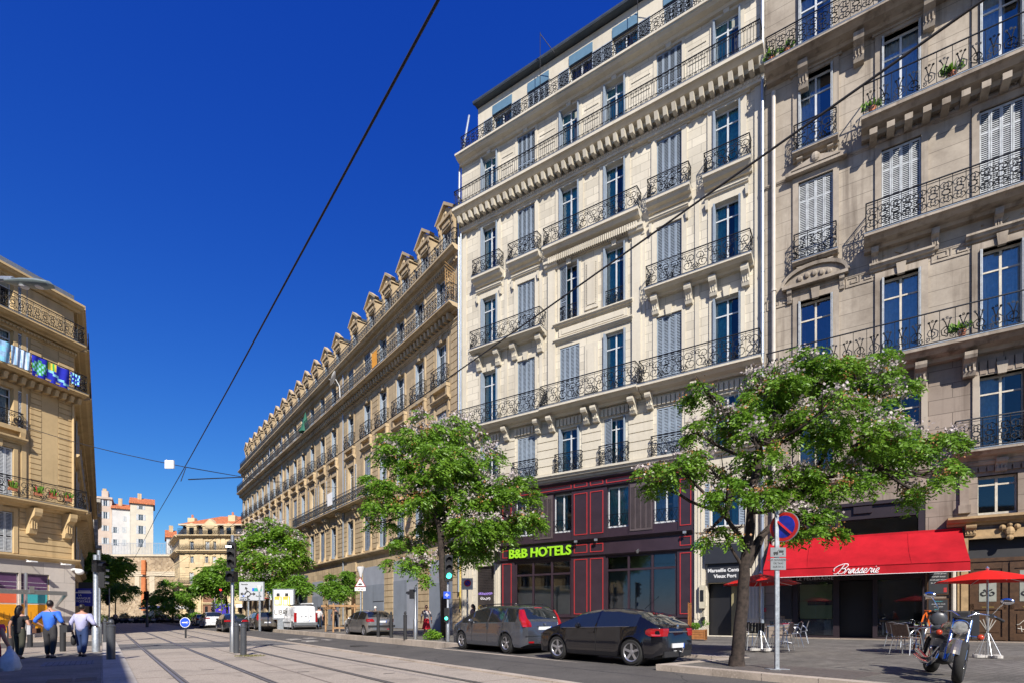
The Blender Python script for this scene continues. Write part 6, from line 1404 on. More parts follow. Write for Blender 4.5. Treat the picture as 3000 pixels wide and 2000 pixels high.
def car(label,rear_left,head,L,W_,H,pm,top,belt,wb,roh,wr=.32,side_gl=None,lights=None,plate_z=.62,pil=(),kind='hatch',rails=False,ws=None,rwin=None,bumper=None,spokes=5,rimf=.7,scale=1.0,lowtrim=None,cap=False,extra=None,roofw=.76):
    """x forward, rear bumper at x=0; rear_left is where the left rear wheel meets the road"""
    head=Vector((head[0],head[1],0)).normalized(); rz=math.atan2(head.y,head.x)
    left=Vector((-head.y,head.x,0))
    pos=Vector(rear_left)-head*roh*scale-left*(W_/2-.06)*scale
    t=thing('parked_car',label,'car',pos,rz); t.scale=(scale,)*3
    tx=[p[0] for p in top]; tz=[p[1] for p in top]; bx=[p[0] for p in belt]; bz=[p[1] for p in belt]
    xs=sorted({*np.round(np.linspace(0,L,74),3).tolist(),*[round(p,3) for p in tx]})
    wx=(roh,roh+wb)
    rows=[]
    for x in xs:
        e=abs(x-L/2)/(L/2); w=W_/2*(1-.10*max(0,(e-.55)/.45)**2-.14*max(0,(e-.88)/.12)**2)
        zt=float(np.mean(np.interp([x+q_*.03 for q_ in range(-3,4)],tx,tz))) if .12<x<L-.12 else float(np.interp(x,tx,tz)); zb=min(float(np.interp(x,bx,bz)),zt); cab=max(0,min(1,(zt-zb)/max(.01,(H-zb))))
        z0=.20+.10*max(0,(e-.9)/.1); arch=0
        for c in wx:
            d=abs(x-c); ra=wr+.055
            if d<ra: arch=max(arch,wr+math.sqrt(max(0,ra*ra-d*d)))
        zl=max(z0,arch); flare=.02 if arch>0 else 0
        z2=max(zl+.02,.42); z3=max(z2+.02,.66); z3=min(z3,zb-.03) if zb-.03>z2 else z2+.01
        wt=w*(.975-(.975-roofw)*cab)
        wm=w*(.975-(.975-roofw)*cab*.12)
        rows.append(([ (0,z0+.02),(w-.16,z0+.02 if arch==0 else zl),(w+flare-.01,zl),(w+flare+.003,z2),(w+flare*.5,z3),(w*.985,zb),(wt+ (0 if cab>.02 else .0),zt-.07*cab-.012),(wt*.86,zt-.012*cab-.002),(0,zt+.02*(1 if cab>.5 else .5))],cab,x))
    body=MB(); gl=MB(); N=9
    side_gl=side_gl or (0,L)
    for s_ in(-1,1):
        for i in range(len(rows)-1):
            (A,ca,xa),(B,cb,xb)=rows[i],rows[i+1]; xm=(xa+xb)/2
            for k in range(N-1):
                q=[(xa,s_*A[k][0],A[k][1]),(xb,s_*B[k][0],B[k][1]),(xb,s_*B[k+1][0],B[k+1][1]),(xa,s_*A[k+1][0],A[k+1][1])]
                if s_>0: q=q[::-1]
                isg=False
                if k==5 and side_gl[0]<xm<side_gl[1] and min(ca,cb)>.12 and not any(abs(xm-p)<.035 for p in pil): isg=True
                if k in(6,7) and ws and ws[0]<xm<ws[1]: isg=True
                if k in(6,7) and rwin and rwin[0]<xm<rwin[1]: isg=True
                (gl if isg else body).quad(*q)
            
    for idx,fl in ((0,0),(-1,1)):
        A,_,x=rows[idx]; pts=[(x,p[0],p[1]) for p in A]+[(x,-p[0],p[1]) for p in A[::-1][1:]]
        n=len(body.v); body.v+=pts; body.f.append(tuple(range(n,n+len(pts))) if fl else tuple(range(n,n+len(pts)))[::-1]); body.m.append(0)
    def weld(mb,nm,mats,sm):
        me=mb.mesh(nm,mats); import bmesh; bm=bmesh.new(); bm.from_mesh(me); bmesh.ops.remove_doubles(bm,verts=bm.verts,dist=.0008); bmesh.ops.recalc_face_normals(bm,faces=bm.faces); bm.to_mesh(me); bm.free()
        me.polygons.foreach_set('use_smooth',[True]*len(me.polygons)); me.set_sharp_from_angle(angle=R(sm)); return me
    put('body',weld(body,'body',[pm],42),t)
    if gl.v: put('windows',weld(gl,'windows',[glasscol()],30),t)
    u=MB(); u.box(.25,L-.25,-W_/2+.18,W_/2-.18,.16,.5)
    for c in wx: u.lathe([(wr+.03,-W_/2+.05),(wr+.03,W_/2-.05)],(c,0,wr),20,0,'y')
    u.build('underbody',[TRIMB],t)
    for c in wx:
        for s_ in(-1,1): wheel(t,c,s_*(W_/2-.115),wr,s_,spokes,rimf,cap=cap)
    xr_=[p[0] for p in top if p[0]<.7]; zr_=[p[1] for p in top if p[0]<.7]
    def wr2(z,x):
        e=abs(x-L/2)/(L/2); w=W_/2*(1-.10*max(0,(e-.55)/.45)**2-.14*max(0,(e-.88)/.12)**2); zb=float(np.interp(x,bx,bz)); cab=max(0,min(1,(z-zb)/max(.01,H-zb))); return w*(.985-(.985-roofw)*cab)
    for (y0,y1,z0,z1,x0,x1,mm) in (lights or []):
        if x0=='wrap':
            for s_ in(-1,1):
                m=MB(); NZ=8; rings=[]
                for i in range(NZ+1):
                    z=z0+(z1-z0)*i/NZ; f_=i/NZ; xb=float(np.interp(z,zr_,xr_)) if z>zr_[0] else 0.0; wd=wr2(z,xb+.03); wf_=wr2(z,xb+x1); inn=y0+(y1-y0)*f_
                    taper=1-.35*abs(2*f_-1)**3
                    rings.append([(xb+.05,s_*(wd-inn),z),(xb-.016,s_*(wd-inn*.97),z),(xb-.016,s_*(wd-.035),z),(xb+.03,s_*(wd+.008),z),(xb+x1*taper*.6,s_*(wf_+.012),z),(xb+x1*taper,s_*(wf_+.010),z),(xb+x1*taper+.01,s_*(wf_-.05),z)])
                for i in range(NZ):
                    for k in range(6):
                        q=[rings[i][k],rings[i][k+1],rings[i+1][k+1],rings[i+1][k]]; m.quad(*(q if s_<0 else q[::-1]))
                for rg in(rings[0],rings[-1]): n0=len(m.v); m.v+=rg; m.f.append(tuple(range(n0,n0+7))); m.m.append(0)
                m.build('tail_light',[mm],t,50)
            continue
        for s_ in(-1,1):
            m=MB(); n0=0
            pr=[(x0,y0),(x0-.01,(y0+y1)/2),(x0+.06,y1-.02),(x0+.14,y1+.005),(x1,y1+.012),(x1,y1-.08),(x0+.05,y0)]
            m.extz([(a,s_*b) for a,b in pr],z0,z1,0)
            m.build('tail_light',[mm],t,40)
    m=MB(); m.box(-.03,.02,-.26,.26,plate_z-.055,plate_z+.055,0); m.box(-.034,-.03,-.26,-.225,plate_z-.055,plate_z+.055,1); m.build('number_plate',[PLATEW,bpy.data.materials['sign_blue']],t)
    for s_ in(-1,1):
        m=MB(); zz=float(np.interp(L*.68,bx,bz)); m.ball((ws[0]-.12 if ws else L*.66,s_*(W_/2+.09),zz+.07),.11,10,0,(.55,1,.7)); m.tube([((ws[0]-.12) if ws else L*.66,s_*(W_/2-.05),zz-.0),((ws[0]-.12) if ws else L*.66,s_*(W_/2+.05),zz+.05)],.025,5); m.build('mirror',[pm],t,50)
        m=MB()
        for q in pil[:2]: m.box(q+.06,q+.24,s_*(W_/2-.015) if s_>0 else -W_/2-.018,(W_/2+.018) if s_>0 else -(W_/2-.015),zz-.12,zz-.085)
        if pil: m.build('door_handle',[pm],t)
    # door seams as thin dark lines
    m=MB()
    for q in pil:
        for s_ in(-1,1): m.box(q-.006,q+.006,s_*(W_/2)-.012,s_*(W_/2)+.006,.32,float(np.interp(q,bx,bz))-.02)
    if pil: m.build('door_seam',[TRIMB],t)
    if rails:
        for s_ in(-1,1):
            m=MB(); y=s_*W_*.5*roofw*.88; m.tube([(.55,y,H-.02),(.75,y,H+.045),(L*.3,y,H+.06),(L*.55,y,H+.05),(L*.6,y,H-.0)],.018,6); m.build('roof_rail',[TRIMB],t)
    if extra: extra(t)
    return t
def bx_(t,name,mats,boxes,sm=None):
    m=MB()
    for b in boxes: m.box(*b)
    return m.build(name,mats,t,sm)
BLKP=paint('black_car_paint',(.008,.008,.011),.3,.12); GREYC=paint('graphite_car_paint',(.12,.13,.155),.7,.25); SILV=paint('silver_car_paint',(.36,.35,.34),.75,.28); GOLD=paint('champagne_car_paint',(.23,.20,.165),.75,.28); DKG=paint('dark_grey_car_paint',(.055,.06,.068),.7,.25); WHC=paint('white_car_paint',(.72,.73,.75),.0,.3); SILB=paint('pale_silver_car_paint',(.30,.33,.36),.7,.28)
c_top=[(0,.90),(.05,1.00),(.16,1.06),(.42,1.20),(.78,1.35),(1.4,1.425),(2.0,1.43),(2.6,1.36),(3.45,1.00),(3.95,.86),(4.2,.70),(4.29,.5)]
c_belt=[(0,.92),(.6,.98),(2,.93),(3.3,.90),(4.29,.7)]
def ex_a(t):
    bx_(t,'chrome_strip',[CHROME],[(-.025,.02,-.42,.42,.83,.86)]); m=MB(); m.lathe([(.06,-.02),(.05,-.035),(.001,-.04)],(0.02,0,.97),14,0,'x'); m.build('badge',[CHROME],t)
    bx_(t,'rear_bumper_trim',[TRIMB],[(-.015,.05,-.6,.6,.22,.36)]); m=MB(); m.tube([(-.02,0,.36),(-.14,0,.34),(-.16,0,.42)],.02,6); m.ball((-.16,0,.44),.03,8); m.build('tow_hitch',[CHROME],t); m=MB(); m.tube([(1.0,0,1.42),(.55,0,1.75)],.006,4); m.build('antenna',[BLK2],t)
    bx_(t,'brake_light',[TAILM],[(.60,.66,-.13,.13,1.30,1.325)])
    m=MB(); m.tube([(.85,.86,.975),(1.6,.885,.955),(2.4,.895,.93),(3.2,.88,.915)],.010,4); m.build('window_strip',[CHROME],t)
RL=gd(1851,1946,1.2); FL=gd(1642.5,1928,1.2); hd=FL-RL
car('black three-door hatchback parked nearest in front of the hotel shop windows',RL,hd,4.29,1.75,1.43,BLKP,c_top,c_belt,2.61,.80,.325,(.62,3.3),[(.22,.30,.74,.93,'wrap',.38,TAILM),(.36,.50,.80,.90,-.012,.06,CLEARL)][:1],.50,(1.95,),ws=(2.62,3.42),rwin=(.12,.74),extra=ex_a,scale=.955,rimf=.74,roofw=.70)
i_top=[(0,.95),(.03,1.02),(.10,1.08),(.22,1.30),(.36,1.47),(.9,1.51),(2.3,1.52),(2.9,1.42),(3.75,1.03),(4.2,.88),(4.42,.70),(4.47,.5)]
i_belt=[(0,1.0),(2,.97),(3.6,.93),(4.47,.7)]
def ex_i(t):
    m=MB(); m.lathe([(.05,-.02),(.04,-.03),(.001,-.03)],(0.0,0,.93),12,0,'x'); m.build('badge',[CHROME],t); bx_(t,'trim_strip',[GREYC],[(-.03,.02,-.3,.3,.84,.87)]); bx_(t,'reflector',[TAILM],[(-.02,.03,.45,.65,.34,.39),(-.02,.03,-.65,-.45,.34,.39)]); bx_(t,'brake_light',[TAILM],[(.33,.38,-.15,.15,1.43,1.46)])
    bx_(t,'bumper_line',[TRIMB],[(-.012,.03,-.75,.75,.55,.565)]); m=MB(); m.tube([(-.0,.1,.3),(-.12,.1,.3),(-.14,.1,.38)],.02,6); m.build('tow_hitch',[TRIMB],t); m=MB(); m.tube([(.17,-.1,1.12),(.13,.35,1.13)],.012,4); m.build('wiper',[TRIMB],t); m=MB(); m.tube([(.6,0,1.5),(.45,0,1.72)],.006,4); m.build('antenna',[BLK2],t)
RL=gd(1484,1910.7,1.2); FL=gd(1357,1898.5,1.2)
car('graphite grey estate car with roof rails parked second nearest, before the green light',RL,FL-RL,4.47,1.765,1.52,GREYC,i_top,i_belt,2.70,.92,.315,(.42,3.55),[(.15,.08,.84,1.38,'wrap',.19,TAILM)],.80,(1.05,1.95,2.9),ws=(2.95,3.7),rwin=(.10,.35),rails=True,extra=ex_i,scale=1.0,rimf=.66)
s_top=[(0,.88),(.04,.98),(.14,1.02),(.30,1.18),(.55,1.36),(1.0,1.43),(1.9,1.43),(2.5,1.33),(3.2,.98),(3.6,.85),(3.8,.6),(3.84,.5)]
s_belt=[(0,.93),(2,.92),(3.1,.88),(3.84,.65)]
def ex_s(t): bx_(t,'bumper_strip',[TRIMB],[(-.03,.05,-.78,.78,.50,.60),(.0,.0,0,0,0,0)][:1]); bx_(t,'reflector',[TAILM],[(-.02,.03,-.5,-.3,.36,.41)])
car('silver hatchback parked behind the black bollards by the boarded shopfronts',gd(1067,1861.6,1.15),EX,3.84,1.66,1.43,SILV,s_top,s_belt,2.44,.62,.29,(.45,3.0),[(.22,.16,.80,.96,'wrap',.34,TAILM)],.80,(1.5,2.3),ws=(2.55,3.15),rwin=(.15,.52),extra=ex_s,rimf=.66,scale=1.0,cap=True)
d_top=[(0,1.70),(.02,1.78),(.1,1.82),(1.5,1.84),(2.7,1.80),(3.35,1.15),(3.9,.95),(4.15,.7),(4.2,.5)]
d_belt=[(0,1.1),(3.3,1.05),(4.2,.8)]
def ex_d(t):
    bx_(t,'bumper',[Mt('grey_bumper',(.13,.14,.15),.6)],[(-.09,.06,-.82,.82,.38,.58),(.0,.7,.80,.875,.3,.58),(1.1,3.2,.85,.88,.52,.62)])
    bx_(t,'door_seam',[TRIMB],[(-.008,.02,-.16,-.145,.6,1.72),(.9,.912,.85,.868,.6,1.7),(2.0,2.012,.85,.868,.4,1.7)])
    bx_(t,'side_panel',[WHC],[(.35,.82,.845,.858,1.1,1.62),(1.05,1.9,.845,.858,1.1,1.62)])
    m=MB(); m.box(-.02,.0,-.38,-.28,1.02,1.08); m.box(-.02,0,-.02,.1,1.0,1.05); m.box(-.02,0,.28,.42,.98,1.03); m.build('door_latch',[TRIMB],t)
    m=MB()
    for y in(-.5,-.2,.1,.4): m.box(.2,2.9,y,y+.03,1.93,1.95)
    for k in range(9): m.box(.3+k*.3,.33+k*.3,-.5,.43,1.90,1.93)
    for x in(.3,1.5,2.6): m.box(x,x+.04,-.62,.62,1.84,1.90)
    m.build('roof_rack',[TRIMB],t); m=MB(); m.tube([(-.05,-.45,2.0),(2.9,-.45,2.0)],.06,8); m.build('roof_tube',[WHITE],t)
RIMM2=RIMM
v=car('white panel van with a loaded roof rack parked beyond the young tree',gd(858,1844,1.15),EX,4.2,1.72,1.84,WHC,d_top,d_belt,2.58,.62,.31,(2.15,3.1),[(.70,.86,.62,1.30,0,.10,TAILM)],.72,(),ws=(2.72,3.35),rwin=None,extra=ex_d,rimf=.6,scale=1.04,roofw=.88,spokes=7,cap=True)
v['category']='van'; v.name='parked_van'
car('champagne brown hatchback parked between the signal bollards and the advertising panel',gd(747,1843,1.18),EX,4.25,1.75,1.47,GOLD,i_top,i_belt,2.6,.8,.31,(.42,3.4),[(.20,.08,.82,1.36,'wrap',.22,TAILM)],.62,(1.2,2.3),ws=(2.95,3.7),rwin=(.10,.5),rails=True,rimf=.64,scale=.97)
car('dark grey fastback car driving away behind the tram signal post',gd(653,1849,1.3),EX,4.4,1.8,1.44,DKG,c_top,c_belt,2.65,.85,.32,(.6,3.3),[(.42,.34,.78,.92,'wrap',.34,TAILM)],.55,(1.95,),ws=(2.62,3.42),rwin=(.12,.74),rimf=.66,scale=1.02)
car('white crossover car driving away ahead of the dark grey one',gd(597,1838,1.3),EX,4.25,1.82,1.57,WHC,[(a*.95,b*1.08) for a,b in i_top],[(a*.95,b*1.04) for a,b in i_belt],2.6,.8,.34,(.42,3.2),[(.36,.30,.96,1.08,'wrap',.3,TAILM)],.62,(1.2,2.2),ws=(2.8,3.5),rwin=(.10,.5),rimf=.66)
car('pale silver estate car farthest ahead in the line of traffic',gd(572,1832,1.3),EX,4.2,1.72,1.46,SILB,i_top,i_belt,2.55,.8,.30,(.42,3.4),[(.20,.16,.74,.98,'wrap',.22,TAILM)],.62,(1.2,2.3),ws=(2.95,3.7),rwin=(.10,.5),rimf=.64,scale=.97)

# ================= trees =================
def leaves(name,parent,lobes,nc,per,ls,mats,seed,droop=.8,blossom=.12,berry=.05,flat=.5,spread=.34,tuft=16):
    """spray-like leaf clumps through the crown; lobes = (centre, radii)"""
    g=np.random.default_rng(seed); L=np.array([[*c,*r] for c,r in lobes],float)
    wgt=(L[:,3]*L[:,4]*L[:,5])**.67; wgt/=wgt.sum()
    # tufts at the ends of twigs, on and just inside each lobe; the clumps gather in them and leave gaps between
    nt_=max(30,nc//tuft); ti=g.choice(len(L),nt_,p=wgt); td=g.normal(size=(nt_,3)); td/=np.linalg.norm(td,axis=1)[:,None]; trd=.35+.78*g.random(nt_)**.6
    tc=L[ti,:3]+td*L[ti,3:]*trd[:,None]; tr_=L[ti,3:].mean(1)*(.20+.16*g.random(nt_))
    idx=g.integers(0,nt_,nc); d=g.normal(size=(nc,3)); d/=np.linalg.norm(d,axis=1)[:,None]; rr_=g.random(nc)**.5
    cen=tc[idx]+d*(tr_[idx]*rr_)[:,None]*np.array([1.25,1.25,.62]); d=td[idx]*.6+d*.5; d/=np.linalg.norm(d,axis=1)[:,None]; rad=trd[idx]
    # one spray per clump: a drooping stem direction
    sd_=d.copy(); sd_[:,2]=sd_[:,2]*.3-droop*(.3+g.random(nc)*.7); sd_[:,:2]+=g.normal(size=(nc,2))*.5; sd_/=np.linalg.norm(sd_,axis=1)[:,None]
    typ=np.zeros(nc,int); u=g.random(nc); top=(d[:,2]>-.1)&(rad>.72)&(g.random(nt_)[idx]<.6); typ[(u<blossom)&top]=1; typ[(u>1-berry)&(d[:,2]<.35)]=2
    n=nc*per; ci=np.repeat(np.arange(nc),per); k=np.tile(np.arange(per),nc); f=(k+.5)/per
    S=spread; base=cen[ci]+sd_[ci]*(f*S)[:,None]; base[:,2]-=(f**2)*S*.35
    side=np.cross(sd_[ci],[0,0,1.0]); side/=np.linalg.norm(side,axis=1)[:,None]+1e-6; sg=np.where(k%2==0,1,-1)
    ld=side*(sg*(.8+.3*g.random(n)))[:,None]+sd_[ci]*.55+g.normal(size=(n,3))*.28; ld[:,2]-=.25; ld/=np.linalg.norm(ld,axis=1)[:,None]
    size=ls*(.7+.7*g.random(n)); t=typ[ci]
    off=g.normal(size=(n,3))*(S*.32); cl=np.where((t>0)[:,None],cen[ci]+off*np.array([1,1,.6]),base)
    rd=g.normal(size=(n,3)); rd/=np.linalg.norm(rd,axis=1)[:,None]; ld=np.where((t>0)[:,None],rd,ld); size=np.where(t==1,size*.62,np.where(t==2,size*.5,size))
    wv=np.cross(ld,g.normal(size=(n,3))); wv/=np.linalg.norm(wv,axis=1)[:,None]+1e-6; wr_=np.where(t==0,.20,.5)[:,None]
    a=cl; b=cl+ld*(size*.5)[:,None]-wv*wr_*size[:,None]; c=cl+ld*size[:,None]; e=cl+ld*(size*.45)[:,None]+wv*wr_*size[:,None]
    V=np.stack([a,b,c,e],1).reshape(-1,3).astype(np.float32)
    me=bpy.data.meshes.new(name); me.vertices.add(n*4); me.vertices.foreach_set('co',V.ravel()); me.loops.add(n*4); me.loops.foreach_set('vertex_index',np.arange(n*4,dtype=np.int32))
    me.polygons.add(n); me.polygons.foreach_set('loop_start',np.arange(0,n*4,4,dtype=np.int32)); me.polygons.foreach_set('loop_total',np.full(n,4,dtype=np.int32)); me.polygons.foreach_set('material_index',t.astype(np.int32))
    for mt in mats: me.materials.append(mt)
    me.update(); me.validate(); return put(name,me,parent)
def limb(mb,pts,r0,r1,n=7,jit=.03):
    P_=[Vector(p) for p in pts]; out=[];N=max(2,len(P_)*3)
    for i in range(len(P_)-1):
        for k in range(3):
            t=k/3; p0=P_[max(i-1,0)]; p1=P_[i]; p2=P_[i+1]; p3=P_[min(i+2,len(P_)-1)]
            q=.5*((2*p1)+(p2-p0)*t+(2*p0-5*p1+4*p2-p3)*t*t+(3*p1-p0-3*p2+p3)*t**3); out.append(q+Vector((random.uniform(-1,1),random.uniform(-1,1),0))*jit*(r0+r1)*2)
    out.append(P_[-1]); m=len(out); mb.tube(out,[r0+(r1-r0)*i/(m-1) for i in range(m)],n)
def lobepx(px,py,rpx,Y,dy=0,ry=None,depth=1.0):
    Yd=Y+dy; c=at(px,py,Yd); r=rpx/F*Yd; return ((c.x,c.y,c.z),(r,r*depth,(ry or rpx*.75)/F*Yd))
def tree(label,base,trunkpts,tr,lobes,nc,per,ls,seed,forks,group='street trees',bl=.14,be=.05,spread=.34,barkm=BARK,leafm=None,name='street_tree',droop=.8):
    t=thing(name,label,'tree',(0,0,0),0,group)
    m=MB(); limb(m,trunkpts,tr[0],tr[1],12); m.lathe([(tr[0]*1.25,0),(tr[0]*1.02,.25)],(trunkpts[0][0],trunkpts[0][1],trunkpts[0][2]-.02),12); 
    m.build('trunk',[barkm],t,60)
    m=MB()
    for c,r in lobes:
        best=min(forks,key=lambda f:(Vector(f)-Vector(c)).length+abs(0)); b=Vector(best); c=Vector(c); mid=(b+c)/2+Vector((random.uniform(-.2,.2),random.uniform(-.2,.2),-.1*(c-b).length))
        limb(m,[b,mid,c],tr[1]*.62,.02,6,.1)
        for q in range(5):
            e=c+Vector((random.uniform(-1,1)*r[0],random.uniform(-1,1)*r[1],random.uniform(-.8,.9)*r[2]))*.85; s_=mid.lerp(c,random.uniform(.2,1)); limb(m,[s_,(s_+e)/2+Vector((0,0,-.05)),e],.022,.006,4,.2)
    m.build('branches',[barkm],t,60)
    leaves('crown',t,lobes,nc,per,ls,[leafm or LEAF,BLOS,BERRY],seed,blossom=bl,berry=be,spread=spread,droop=droop); return t
# big tree by the brasserie
Y1=11.4; b1=gd(2158,1950,1.1); J=lambda px,py,dy=0: tuple(at(px,py,Y1+dy))
L1=[(2060,1150,55,0),(2150,1235,85,.3),(2250,1140,95,.2),(2380,1110,110,.5),(2500,1100,105,.3),(2600,1190,90,.2),(2230,1300,75,-.6),(2380,1250,110,.0),(2520,1280,110,-.5),(2650,1320,100,.2),(2740,1400,75,.0),(2760,1300,55,.3),
    (2080,1380,75,.2),(1990,1370,70,-.2),(1910,1400,55,.1),(2130,1450,60,-.7),(2040,1280,50,.2),(2330,1410,90,.4),(2450,1400,85,-.3),(2560,1410,70,.4),(2350,1530,65,-.2),(2420,1560,45,-.4),(2270,1500,50,-.6),(2680,1450,55,.0),(2080,1560,48,-.3),(2160,1560,40,-.5),(2200,1400,60,.9),(2300,1220,80,.9),(2450,1180,90,-.8),(2230,1440,50,-.8)]
L1=[lobepx(x,y-12,r*.92,Y1,dy,r*.56,.8) for x,y,r,dy in L1]+[lobepx(2068,1138,48,Y1,0,38,.8)]
tree('large flowering tree with a leaning dark trunk at the kerb in front of the brasserie',b1,[tuple(b1),J(2165,1860),J(2178,1740),J(2182,1660),J(2195,1560),J(2205,1430,.1),J(2230,1330,.2)],(.145,.075),L1,4700,16,.085,11,
    [J(2190,1620),J(2200,1500),J(2290,1500,.1),J(2380,1400,.2),J(2220,1340,.2),J(2130,1500,.1),J(2240,1300,.2),J(2500,1320,.2)],bl=.46,be=.10,spread=.30)
m=MB()
for pts,r in (([J(2188,1640),J(2230,1570),J(2300,1500,.1),J(2380,1400,.2),J(2430,1300,.3)],.085),([J(2190,1600),J(2130,1520,.1),J(2070,1440,.1)],.06),([J(2300,1500,.1),J(2440,1430),J(2560,1370,.2)],.05),([J(2182,1670),J(2140,1600),J(2120,1560)],.04),([J(2196,1660),J(2230,1590),J(2240,1560)],.045),([J(2228,1340,.2),J(2180,1230,.1),J(2080,1180)],.04)): limb(m,pts,r,r*.45,8)
o=m.build('limbs',[BARK],[q for q in bpy.data.objects if q.name=='street_tree'][0],60)
# middle tree
Y2=25.1; b2_=gd(1305,1868,1.15); K2=lambda px,py,dy=0: tuple(at(px,py,Y2+dy))
L2=[(1240,1265,75,0),(1330,1270,70,.5),(1170,1330,75,0),(1290,1350,100,-.5),(1380,1370,90,.3),(1120,1420,60,0),(1110,1480,50,.2),(1200,1440,85,-.6),(1330,1450,110,.4),(1440,1450,85,.0),(1500,1440,65,-.3),(1540,1520,50,0),(1460,1520,70,.5),(1400,1540,70,-.6),(1105,1540,40,0),(1200,1590,45,.3),(1170,1640,40,-.2),(1230,1660,45,0),(1380,1610,60,.3),(1290,1640,30,.5),(1470,1592,28,0),(1340,1530,60,.8),(1100,1460,45,-.6),(1240,1540,40,.6)]
L2=[lobepx(x,y-8,r*.93,Y2,dy*1.5,r*.60,.9) for x,y,r,dy in L2]
tree('tall flowering tree in front of the joint between the sandstone block and the hotel',b2_,[tuple(b2_),K2(1300,1760),K2(1296,1640),K2(1290,1560),K2(1275,1500)],(.21,.13),L2,4700,14,.165,12,
    [K2(1294,1600),K2(1285,1520),K2(1250,1450),K2(1330,1450),K2(1400,1480),K2(1290,1680),K2(1250,1640)],bl=.46,be=.08,spread=.55)
# farther tree over the direction sign
Y3=50; K3=lambda px,py,dy=0: tuple(at(px,py,Y3+dy)); b3=Vector((at(800,1800,Y3).x,Y3,.25))
L3=[(790,1560,55,0),(740,1590,45,.5),(850,1560,40,0),(720,1640,30,0),(790,1630,60,-1),(850,1620,40,1),(770,1690,45,0),(720,1690,28,0),(830,1690,30,0),(880,1590,22,0)]
tree('pale flowering tree behind the direction sign in front of the sandstone block',b3,[tuple(b3),K3(802,1740),K3(800,1680)],(.22,.14),[lobepx(x,y,r,Y3,d,r*.68,1) for x,y,r,d in L3],2500,11,.29,13,[K3(800,1680),K3(790,1640)],bl=.6,be=.03,spread=.9)
Y4=46
def smalltree(label,Y,basepx,basey,lob,nc,seed,ls=.3,tr=.1,leafm=LEAF2,bl=.0,trunk=True):
    b=Vector((at(basepx,1800,Y).x,Y,CH-(basey-HZ)/F*Y)); K=lambda px,py: tuple(at(px,py,Y)); nc=int(nc*.8); cy=sum(l[1] for l in lob)/len(lob); cx=sum(l[0] for l in lob)/len(lob)
    tree(label,b,[tuple(b),(b.x,b.y,(b.z+K(cx,cy)[2])/2),K((basepx+cx)/2,cy+10)],(tr,tr*.6),[lobepx(x,y,r,Y,0,r*.7,1) for x,y,r in lob],nc,9,ls,seed,[K((basepx+cx)/2,cy+15)],bl=bl,be=0,spread=ls*2.4,leafm=leafm,barkm=BARKL if tr<.09 else BARK)
smalltree('low leafy crown hanging right of the direction sign over the shopfront',Y4,868,1838,[(835,1715,24),(870,1700,24),(890,1715,18)],420,21,.26)
smalltree('small young tree held by a square timber frame before the boarded shopfront',36.4,995,1852,[(990,1690,34),(965,1712,24),(1018,1712,24),(992,1725,30)],900,22,.19,.06)
smalltree('slim young tree growing before the middle of the stone wall',88,505,1832,[(505,1722,40),(465,1735,32),(545,1735,30),(500,1750,45),(455,1755,20)],900,23,.42,.15)
smalltree('leafy tree in front of the golden end building, left of the signal',72,665,1828,[(650,1665,40),(610,1680,30),(680,1700,36),(630,1700,40),(600,1710,24),(660,1735,26)],1300,24,.42,.15)
smalltree('dark leafy tree against the ochre building, upper of the two on the left',52,268,1840,[(285,1640,38),(320,1660,36),(345,1650,24),(280,1690,30),(365,1640,14)],1100,25,.34,.15,LEAF)
smalltree('bright low tree before the shaded part of the stone wall',92,338,1826,[(320,1710,34),(350,1730,34),(385,1720,20),(300,1740,24)],1000,26,.34,.12)
m=MB(); leafball(m,(0,0,.22),.32,420,.11,0,(1.4,1,.75)); o=m.build('shoots',[LEAF],None,None,gd(1268,1874,1.15)); tag(o,'green shoots sprouting at the foot of the tall middle tree','shrub')
# timber frame round the young tree
g=gd(997,1850,1.15); t=thing('tree_guard','square timber guard frame of pale posts round the young street tree','tree guard',g,R(38))
m=MB()
for x in(-.75,.75):
    for y in(-.75,.75): m.tube([(x,y,0),(x*.97,y*.97,1.95)],.06,8)
m.build('post',[WOODL],t); m=MB()
for s_ in(-.77,.77): m.box(-1.05,1.05,s_-.03,s_+.03,1.72,1.86); m.box(s_-.03,s_+.03,-1.0,1.0,1.56,1.70)
m.box(-.8,.8,-.79,-.73,.25,.36); m.build('rail',[WOODL],t)
# ================= people =================
CM={}
def cmat(n,c,v=.1): 
    if n not in CM: CM[n]=Mt(n,c,.85,0,v,6)
    return CM[n]
def skin(name,mat,parent,chains,sub=1):
    """chains: list of [(x,y,z,r),...]; a point given as int refers to an earlier vertex"""
    V=[];E=[];Rr=[]
    for ch in chains:
        prev=None
        for p in ch:
            if isinstance(p,int): i=p
            else: V.append(p[:3]); Rr.append(p[3]); i=len(V)-1
            if prev is not None: E.append((prev,i))
            prev=i
    me=bpy.data.meshes.new(name); me.from_pydata(V,E,[]); o=put(name,me,parent)
    md=o.modifiers.new('Skin','SKIN'); md.use_smooth_shade=True
    sk=me.skin_vertices[0].data if me.skin_vertices else None
    for i,r in enumerate(Rr): sk[i].radius=(r,r) if not isinstance(r,tuple) else r
    sk[0].use_root=True
    if sub: s=o.modifiers.new('Sub','SUBSURF'); s.levels=sub; s.render_levels=sub
    bpy.context.view_layer.update()
    me2=bpy.data.meshes.new_from_object(o.evaluated_get(bpy.context.evaluated_depsgraph_get())); o.modifiers.clear(); o.data=me2; me2.name=name
    me2.materials.clear(); me2.materials.append(mat); me2.polygons.foreach_set('use_smooth',[True]*len(me2.polygons)); return o
